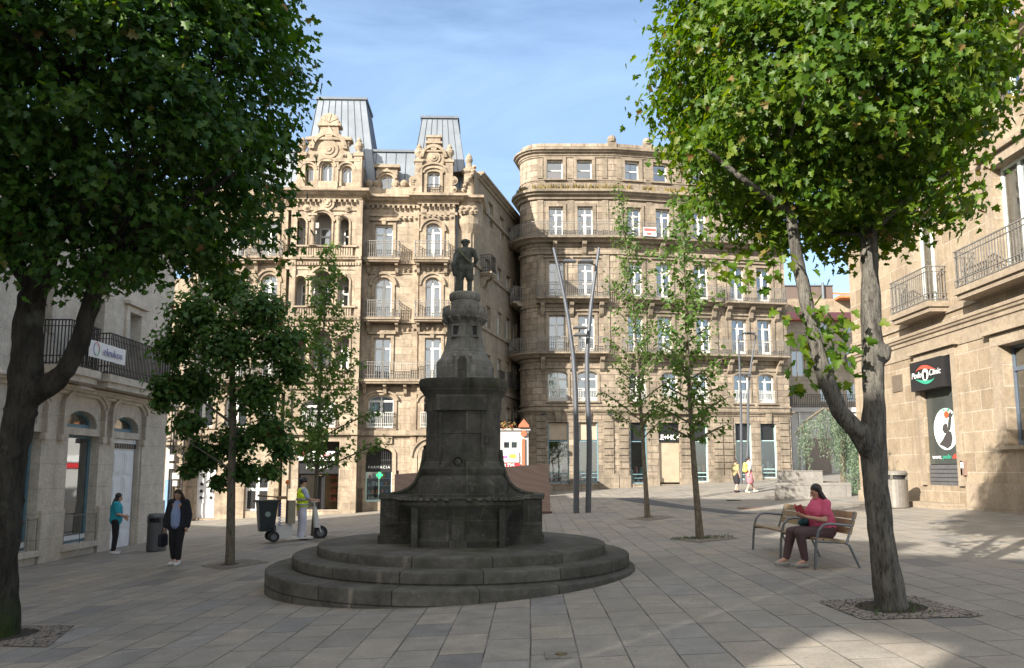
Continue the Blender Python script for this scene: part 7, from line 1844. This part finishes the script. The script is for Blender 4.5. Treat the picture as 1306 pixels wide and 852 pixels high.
# plywood hoarding behind the fountain
hy = G(700, 655).y
Hd = thing('plywood_hoarding', V((-.8, hy, ground_z(-.8, hy))), 'reddish brown plywood hoarding standing behind the fountain', 'hoarding')
def ply():
    m, nt, p, out = NT('plywood'); tc = nd(nt, 'ShaderNodeTexCoord'); mp = nd(nt, 'ShaderNodeMapping'); mp.inputs['Scale'].default_value = (.35, 1, 1); nt.links.new(tc.outputs['Object'], mp.inputs[0])
    wv = nd(nt, 'ShaderNodeTexWave', bands_direction='DIAGONAL'); wv.inputs['Scale'].default_value = 2.2; wv.inputs['Distortion'].default_value = 9; wv.inputs['Detail'].default_value = 3; wv.inputs['Detail Scale'].default_value = .7; nt.links.new(mp.outputs[0], wv.inputs[0])
    nt.links.new(ramp(nt, wv.outputs[0], [(0, (.255, .175, .145)), (1, (.29, .205, .17))]), p.inputs['Base Color']); p.inputs['Roughness'].default_value = .7; return m
M['ply'] = ply()
TH2 = Fr(0, hy, 0)
xl, xm, xr = TH2.U(503, 630), TH2.U(590, 630), TH2.U(700, 630)
for a, b in ((xl, xm - .01), (xm + .01, xr)):
    q = MB(TH2); za, zb_ = TH2.Z(503, 605), TH2.Z(697, 591.5); f = lambda x: za + (zb_ - za) * (x - xl) / (xr - xl)
    ga, gb = ground_z(a, hy) - .03, ground_z(b, hy) - .03; e_ = .06 if b == xr else 0
    q.prism([(a, ga), (b + e_, gb), (b, f(b)), (a, f(a))], 0, .03); q.build('panel', M['ply'], Hd)
q = MB(TH2)
for x in (xl + .1, xm, xr - .1): q.box(x - .04, x + .04, .032, .11, ground_z(x, hy), TH2.Z(600, 600))
q.box(xr - .45, xr + .12, -.04, .3, ground_z(xr, hy) - .02, ground_z(xr, hy) + .08); q.build('post', M['slat_dark'], Hd)
# stepped granite planter
M['planter'] = ashlar('grey_planter_granite', (.27, .255, .235), (.24, .23, .215), (.15, .14, .13), 1.2, .55, .010, (.15, .14, .12), .4, .35)
pl0 = G(1012, 637); TPl = Fr(0, pl0.y, 0); a, b = TPl.U(988, 630), TPl.U(1086, 630); m1, m2 = TPl.U(992, 610), TPl.U(1051, 610)
Pl = thing('stone_planter', (pl0.x, pl0.y, pl0.z), 'low stepped grey granite planter holding the weeping cedar', 'planter')
zt_, zm_ = TPl.Z(1020, 600), TPl.Z(1020, 615.5); zg_ = ground_z(a, pl0.y) - .4
k_s = lambda x, d: x * (1 + d / pl0.y)                 # the flanks splay with depth
def quad_plan(x0, x1, d0, d1): return [(x0 + (k_s(x0, d1) - k_s(x0, d0)), d0), (x1, d0), (x1 + .2, d1), (k_s(x0, d1), d1)]
q = MB(TPl); q.plate([(m1, .12), (m2, .12), (m2 + .1, 1.6), (k_s(m1, 1.6) + .05, 1.6)], zm_ - .003, zt_); q.plate([(a, 0), (b, 0), (b + .1, 2.8), (k_s(a, 2.8) + .1, 2.8)], zg_, zm_ - .004)
q.plate([(m2 + .02, .3), (b - .3, .3), (b - .3, 2.4), (m2 + .12, 2.4)], zm_ - .02, zm_ + .0); q.build('wall', M['planter'], Pl)
q = MB(TPl); q.plate([(m2 + .05, .34), (b - .34, .34), (b - .34, 2.3), (m2 + .15, 2.3)], zm_ - .01, zm_ + .03); q.build('soil', plain('planter_soil', (.10, .06, .035), .95, 0, .4, 8), Pl)
# tree pits: cast grates and gravel squares
def pit_mat(name, c1, c2, sc):
    m, nt, p, out = NT(name); tc = nd(nt, 'ShaderNodeTexCoord'); mp = nd(nt, 'ShaderNodeMapping'); mp.inputs['Scale'].default_value = (1, .55, 1); nt.links.new(tc.outputs['Object'], mp.inputs[0])
    vo = nd(nt, 'ShaderNodeTexVoronoi'); vo.feature = 'DISTANCE_TO_EDGE'; vo.inputs['Scale'].default_value = sc; nt.links.new(mp.outputs[0], vo.inputs['Vector'])
    f = ramp(nt, vo.outputs[0], [(.03, 0), (.09, 1)]); n = noise_n(nt, tc.outputs['Object'], 5, 5)
    nt.links.new(mixc(nt, mixc(nt, c1, c2, f), ramp(nt, n, [(.3, .7), (.7, 1.25)]), 1, 'MULTIPLY'), p.inputs['Base Color']); p.inputs['Roughness'].default_value = .75
    b = nd(nt, 'ShaderNodeBump'); b.inputs['Strength'].default_value = .8; b.inputs['Distance'].default_value = .02; nt.links.new(f, b.inputs['Height']); nt.links.new(b.outputs[0], p.inputs['Normal']); return m
M['grate'] = pit_mat('cast_iron_grate', (.028, .025, .022), (.24, .20, .16), 19); M['pit'] = pit_mat('gravel_pit', (.07, .06, .05), (.22, .19, .15), 18)
def pit(corners, hole_c, hole_r, mat, label, name='tree_grate', cat='tree grate'):
    c = hole_c; T = thing(name, c, label, cat, 'tree grates set in the paving'); P = [G(*k) for k in corners]
    q = MB(); n = 40; ring, out_ = [], []
    ctr = V((c.x, c.y, 0)); P = [V((p.x, p.y, 0)) for p in P]
    for k in range(n):
        a_ = 2 * pi * k / n; d = V((cos(a_), sin(a_), 0)); best = 9e9
        for i in range(4):
            p0, p1 = P[i], P[(i + 1) % 4]; e = p1 - p0; den = d.x * e.y - d.y * e.x
            if abs(den) < 1e-9: continue
            w_ = p0 - ctr; t = (w_.x * e.y - w_.y * e.x) / den; s_ = (w_.x * d.y - w_.y * d.x) / den
            if t > 0 and -1e-6 <= s_ <= 1 + 1e-6: best = min(best, t)
        out_.append(ctr + d * best); ring.append(ctr + d * hole_r)
    h = lambda p, l: (p.x, p.y, ground_z(p.x, p.y) + l)
    for k in range(n):
        k2 = (k + 1) % n
        q.face([h(ring[k], .008), h(out_[k], .008), h(out_[k2], .008), h(ring[k2], .008)]); q.face([h(ring[k2], .008), h(ring[k2], .004), h(ring[k], .004), h(ring[k], .008)])
    q.m = 1; q.face([h(p, .004) for p in ring]); q.build('grate', [mat, plain('pit_soil', (.035, .026, .018), .95, 0, .4, 9)], T)
    return T
pit([(1040, 767), (1100, 791), (1262, 787), (1165, 760)], V((br_.x, br_.y + .02, br_.z)), .36, M['grate'], 'patterned iron tree grate round the foot of the forked maple')
pit([(-90, 822), (-130, 800), (95, 798), (60, 826)], V((bl.x, bl.y, bl.z)), .42, M['grate'], 'dark tree grate round the mossy trunk at the left edge')
pit([(255, 722), (285, 727), (345, 717), (312, 713)], V(g4), .2, M['pit'], 'gravelly tree pit under the dense small tree')
pit([(373, 687), (405, 692), (440, 686), (408, 681.5)], V(g1), .2, M['pit'], 'tree pit under the slim tree behind the sweeper')
pit([(799, 662), (830, 664.5), (863, 659.5), (832, 657)], V(g2), .2, M['pit'], 'brown tree pit under the thin tree near the lamp poles')
pit([(852, 687), (890, 692.5), (943, 686.5), (905, 682)], V(g3), .24, M['pit'], 'weedy tree pit under the young tree left of the bench')
wg = MB()
for k in range(230):
    c = rnd.choice([(g3, .7, .3), (g3, .7, .3), (g3, .7, .3), (br_, .35, .3)]); p = V(c[0]) + V((rnd.uniform(-c[1], c[1]), rnd.uniform(-c[2], c[2]) - .1, 0)); p.z = ground_z(p.x, p.y) + .008
    for s_ in range(3):
        a_ = rnd.uniform(0, 2 * pi); h_ = rnd.uniform(.015, .05); wg.face([p + V((.006 * cos(a_), .006 * sin(a_), 0)), p - V((.006 * cos(a_), .006 * sin(a_), 0)), p + V((.03 * cos(a_ + 1), .03 * sin(a_ + 1), h_))])
o = wg.build('grass', plain('weed_grass', (.06, .11, .02), .8)); o['kind'] = 'stuff'
# small covers in the paving
cv = thing('utility_cover', G(716, 836), 'small square paving cover with a round brass eye near the bottom edge', 'utility cover')
q = MB(); c = G(716, 836)
q.m = 0; q.plate([(c.x - .15, c.y - .13), (c.x + .15, c.y - .13), (c.x + .15, c.y + .13), (c.x - .15, c.y + .13)], c.z - .02, c.z + .012); q.m = 1; q.lathe([(.055, c.z), (.055, c.z + .022), (.03, c.z + .02), (0, c.z + .014)], 16, c.x, c.y); q.build('plate', [plain('cover_stone', (.19, .175, .15), .8, 0, .2, 12), plain('dull_brass', (.20, .15, .07), .45, .6)], cv)
for px, py, w_, d_, lb in ((955, 648.5, .62, .5, 'small rusty cover in the paving in front of the planter'), (936, 638.5, .5, .4, 'dark slotted drain cover in the paving near the couple')):
    c = G(px, py); T = thing('utility_cover', c, lb, 'utility cover'); q = MB(); q.plate([(c.x - w_ / 2, c.y - d_ / 2), (c.x + w_ / 2, c.y - d_ / 2), (c.x + w_ / 2, c.y + d_ / 2), (c.x - w_ / 2, c.y + d_ / 2)], c.z - .05, c.z + .03); q.build('plate', plain('rusty_cover' if 'rusty' in lb else 'dark_cover', (.20, .12, .085) if 'rusty' in lb else (.05, .05, .05), .7), T)
# ---- electric three-wheeled sweeper's cart
CT = thing('sweeper_cart', SP, 'white three-wheeled sweeping cart carrying a black wheeled bin and an orange beacon', 'cart', rz=SY)
def cpart(name, mat, fn):
    q = MB(); fn(q); return q.build(name, mat, CT, origin=(0, 0, 0))
M['cart_white'] = plain('cart_white', (.55, .55, .53), .45, 0, .1, 5)
cpart('deck', M['cart_white'], lambda q: (q.box(-.45, .30, -.2, .2, .055, .105), q.box(-.75, -.30, -.19, .19, .08, .45), q.box(-.42, -.30, -.17, .17, .45, .52)))
cpart('post_box', plain('tan_box', (.25, .22, .16), .6), lambda q: q.box(-.44, -.24, -.28, -.06, .5, 1.15))
def wheel(x, y, r, w_):
    q = MB(Fr(x, y, 0)); n = 20
    for k in range(n):
        a0, a1 = 2 * pi * k / n, 2 * pi * (k + 1) / n
        q.prism([(r * .55 * cos(a0), r + r * .55 * sin(a0)), (r * cos(a0), r + r * sin(a0)), (r * cos(a1), r + r * sin(a1)), (r * .55 * cos(a1), r + r * .55 * sin(a1))], -w_ / 2, w_ / 2)
    o = q.build('wheel', M['black_soft'], CT, origin=(0, 0, 0)); q = MB(Fr(x, y, 0)); q.prism([(r * .56 * cos(2 * pi * k / n), r + r * .56 * sin(2 * pi * k / n)) for k in range(n)], -w_ * .35, w_ * .35); q.build('rim', M['steel'], o, origin=(0, 0, 0))
wheel(-.82, -.26, .15, .09); wheel(-.82, .26, .15, .09); wheel(.55, 0, .20, .08)
cpart('steering_column', M['cart_white'], lambda q: (q.tube([(.55, -.07, .2), (.47, -.06, .45), (.36, 0, .98), (.33, 0, 1.08)], .025, 8), q.tube([(.55, .07, .2), (.47, .06, .45), (.36, 0, .98)], .02, 8), q.tube([(.33, -.3, 1.10), (.34, -.12, 1.09), (.34, .12, 1.09), (.33, .3, 1.10)], .018, 8), q.frustum((.38, .52, -.12, .12), (.33, .40, -.08, .08), .35, .95)))
def cbin(q): q.frustum((-1.18, -.80, -.2, .2), (-1.26, -.72, -.26, .26), .30, 1.12); q.box(-1.29, -.70, -.28, .28, 1.12, 1.17); q.tube([(-1.30, -.28, 1.14), (-1.36, 0, 1.14), (-1.30, .28, 1.14)], .02, 6); q.box(-.98, -.78, -.3, -.2, .42, .46)
wb = cpart('wheeled_bin', plain('black_green_bin', (.015, .022, .024), .45), cbin)
q = MB(); n = 16; q.prism([(-1.0 + .075 * cos(2 * pi * k / n), .78 + .075 * sin(2 * pi * k / n)) for k in range(n)], -.262, -.25); q.build('emblem', plain('grey_green_badge', (.22, .30, .26), .6), wb, origin=(0, 0, 0))
cpart('beacon_mast', M['iron'], lambda q: q.tube([(-.46, -.08, .5), (-.46, -.08, 1.62)], .018, 6))
cpart('beacon', plain('orange_beacon', (.7, .16, .01), .3), lambda q: q.lathe([(.05, 1.62), (.055, 1.64), (.05, 1.70), (.02, 1.73), (0, 1.73)], 14, -.46, -.08))
def coil(q): q.tube([(-.66 + .035 * cos(k * 1.1), -.20 + .035 * sin(k * 1.1), .45 + k * .0135) for k in range(48)], .011, 5)
cpart('coiled_hose', plain('blue_hose', (.01, .10, .45), .5), coil)
cpart('broom', plain('broom_wood', (.25, .16, .09), .7), lambda q: (q.tube([(-1.28, -.12, 1.32), (-.45, -.16, 1.20)], .02, 6), q.tube([(-1.25, .05, 1.28), (-.5, .08, 1.24)], .02, 6), q.box(-.72, -.48, -.24, .05, 1.19, 1.27)))
# ------------------------------------------------------------------ unseen houses behind the viewer, added and shaped to shade the plaza
TRr = Fr(-8.49, -8.49, 135)
def rear_shade_house(s0, s1, h, label, depth=8, cut=None):
    T = TRr; a_, b_ = -s1 + .01, -s0 - .01; o = thing('rear_shade_house', T.w((a_ + b_) / 2, 0, -.8), label, 'building')
    ops = []; n = max(1, int((b_ - a_) / 2.4)); fl = max(1, int((h - 5) / 3.3))
    for f in range(fl):
        for k in range(n): u = a_ + (b_ - a_) * (k + .5) / n; ops.append((u - .5, u + .5, 4.0 + f * 3.3, 6.2 + f * 3.3, 0))
    if cut: ops = []
    hole = [(-cut[1], -cut[0], -2.5, cut[2], 0)] if cut else []  # opening added so a sunbeam reaches the foreground paving
    q = MB(T); facade(q, a_, b_, -2.5, h, ops + hole, depth if cut else .3)
    q.face([(a_, depth, -2.5), (a_, 0, -2.5), (a_, 0, h), (a_, depth, h)]); q.face([(b_, 0, -2.5), (b_, depth, -2.5), (b_, depth, h), (b_, 0, h)])
    q.face([(a_, 0, h), (b_, 0, h), (b_, depth, h), (a_, depth, h)])
    facade(q, a_, b_, -2.5, h, hole, 0.001, depth)
    q.build('wall', M['stone_c'], o)
    for a, b, c, d, r_ in ops: window(o, T, (a + b) / 2, c, b - a, d - c, 0, 'two', .2)
    return o
rear_shade_house(-42, -24, 11.3, 'long low unseen granite house behind the viewer, shaped to shade the plaza')
rear_shade_house(-24, -12.2, 19.5, 'tallest unseen granite house behind the viewer, shaped to shade the plaza')
rear_shade_house(-12.2, -8.6, 16, 'narrow unseen granite house next to the tallest one, shaped to shade the plaza')
rear_shade_house(-8.6, -4.4, 13.0, 'narrowest unseen granite house behind the viewer, shaped to shade the plaza')
rear_shade_house(-4.4, -1.2, 12.2, 'unseen granite house behind the viewer with a passage added to admit a sun patch', 3, (-3.05, -1.95, 10.6))
rear_shade_house(-1.2, 14, 12, 'wide unseen granite house shaped to shade the right half of the plaza')
# ------------------------------------------------------------------ light, sky, camera
AZ, EL = R(45), R(25)
sd = Vector((sin(AZ) * cos(EL), cos(AZ) * cos(EL), -sin(EL)))      # the way the light travels
sun = bpy.data.lights.new('sun', 'SUN'); sun.energy = 5.0; sun.angle = R(.55); sun.color = (1.0, .93, .82)
so = bpy.data.objects.new('sun', sun); C.objects.link(so); so.rotation_euler = sd.to_track_quat('-Z', 'Y').to_euler(); so.location = (-30, -30, 40)
wd = bpy.data.worlds.new('World'); scene.world = wd; wd.use_nodes = True
nt = wd.node_tree; nt.nodes.clear()
ow = nt.nodes.new('ShaderNodeOutputWorld'); bg = nt.nodes.new('ShaderNodeBackground')
sk = nt.nodes.new('ShaderNodeTexSky'); sk.sky_type = 'NISHITA'; sk.sun_disc = False; sk.sun_elevation = EL; sk.sun_rotation = R(180) + AZ
sk.air_density = 1.0; sk.dust_density = .6; sk.ozone_density = 1.2
tc = nt.nodes.new('ShaderNodeTexCoord')
mp = nt.nodes.new('ShaderNodeMapping'); mp.inputs['Scale'].default_value = (1.0, 1.0, 4.5); mp.inputs['Rotation'].default_value = (.2, .25, .5)
nt.links.new(tc.outputs['Generated'], mp.inputs['Vector'])
n1 = nt.nodes.new('ShaderNodeTexNoise'); n1.inputs['Scale'].default_value = 2.3; n1.inputs['Detail'].default_value = 7; n1.inputs['Roughness'].default_value = .6; n1.inputs['Distortion'].default_value = .6
nt.links.new(mp.outputs[0], n1.inputs['Vector'])
rp = nt.nodes.new('ShaderNodeValToRGB'); rp.color_ramp.elements[0].position = .38; rp.color_ramp.elements[1].position = .78; rp.color_ramp.elements[0].color = (.10, .10, .10, 1); rp.color_ramp.elements[1].color = (.75, .75, .75, 1)
nt.links.new(n1.outputs[0], rp.inputs[0])
mx = nt.nodes.new('ShaderNodeMix'); mx.data_type = 'RGBA'
nt.links.new(rp.outputs[0], mx.inputs[0]); nt.links.new(sk.outputs[0], mx.inputs[6]); mx.inputs[7].default_value = (2.3, 3.35, 4.9, 1)
# bright warm veil added to the unseen sky behind the viewer as fill light
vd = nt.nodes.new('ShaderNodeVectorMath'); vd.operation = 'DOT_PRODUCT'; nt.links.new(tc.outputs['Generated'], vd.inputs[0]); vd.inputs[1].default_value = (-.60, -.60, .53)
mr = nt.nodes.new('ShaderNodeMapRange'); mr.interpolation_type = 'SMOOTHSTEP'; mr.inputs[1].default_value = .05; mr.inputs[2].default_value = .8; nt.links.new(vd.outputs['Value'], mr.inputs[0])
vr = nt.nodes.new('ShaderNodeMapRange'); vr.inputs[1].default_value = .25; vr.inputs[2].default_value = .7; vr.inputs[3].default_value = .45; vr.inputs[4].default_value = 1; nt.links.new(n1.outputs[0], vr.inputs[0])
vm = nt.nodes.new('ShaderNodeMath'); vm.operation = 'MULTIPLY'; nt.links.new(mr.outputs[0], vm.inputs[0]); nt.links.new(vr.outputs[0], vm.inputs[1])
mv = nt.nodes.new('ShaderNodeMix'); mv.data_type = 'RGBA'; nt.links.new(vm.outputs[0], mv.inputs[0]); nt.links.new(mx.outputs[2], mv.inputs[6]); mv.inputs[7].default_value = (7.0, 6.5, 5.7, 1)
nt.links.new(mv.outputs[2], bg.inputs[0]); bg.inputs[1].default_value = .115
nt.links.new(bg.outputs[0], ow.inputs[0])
cam = bpy.data.cameras.new('camera'); co = bpy.data.objects.new('camera', cam); C.objects.link(co)
co.location = (0, 0, EYE); co.rotation_euler = (pi / 2 + PITCH, 0, 0)
cam.sensor_fit = 'HORIZONTAL'; cam.sensor_width = 36; cam.lens = F_PX / 1306 * 36; cam.shift_y = (CY - 426) / 1306; cam.clip_end = 2000; cam.clip_start = .05
scene.camera = co
vs = scene.view_settings; vs.view_transform = 'Standard'; vs.look = 'None'; vs.exposure = 1.25; vs.gamma = 1; vs.use_curve_mapping = False
scene.cycles.max_bounces = 6; scene.cycles.transparent_max_bounces = 12; scene.cycles.use_denoising = True
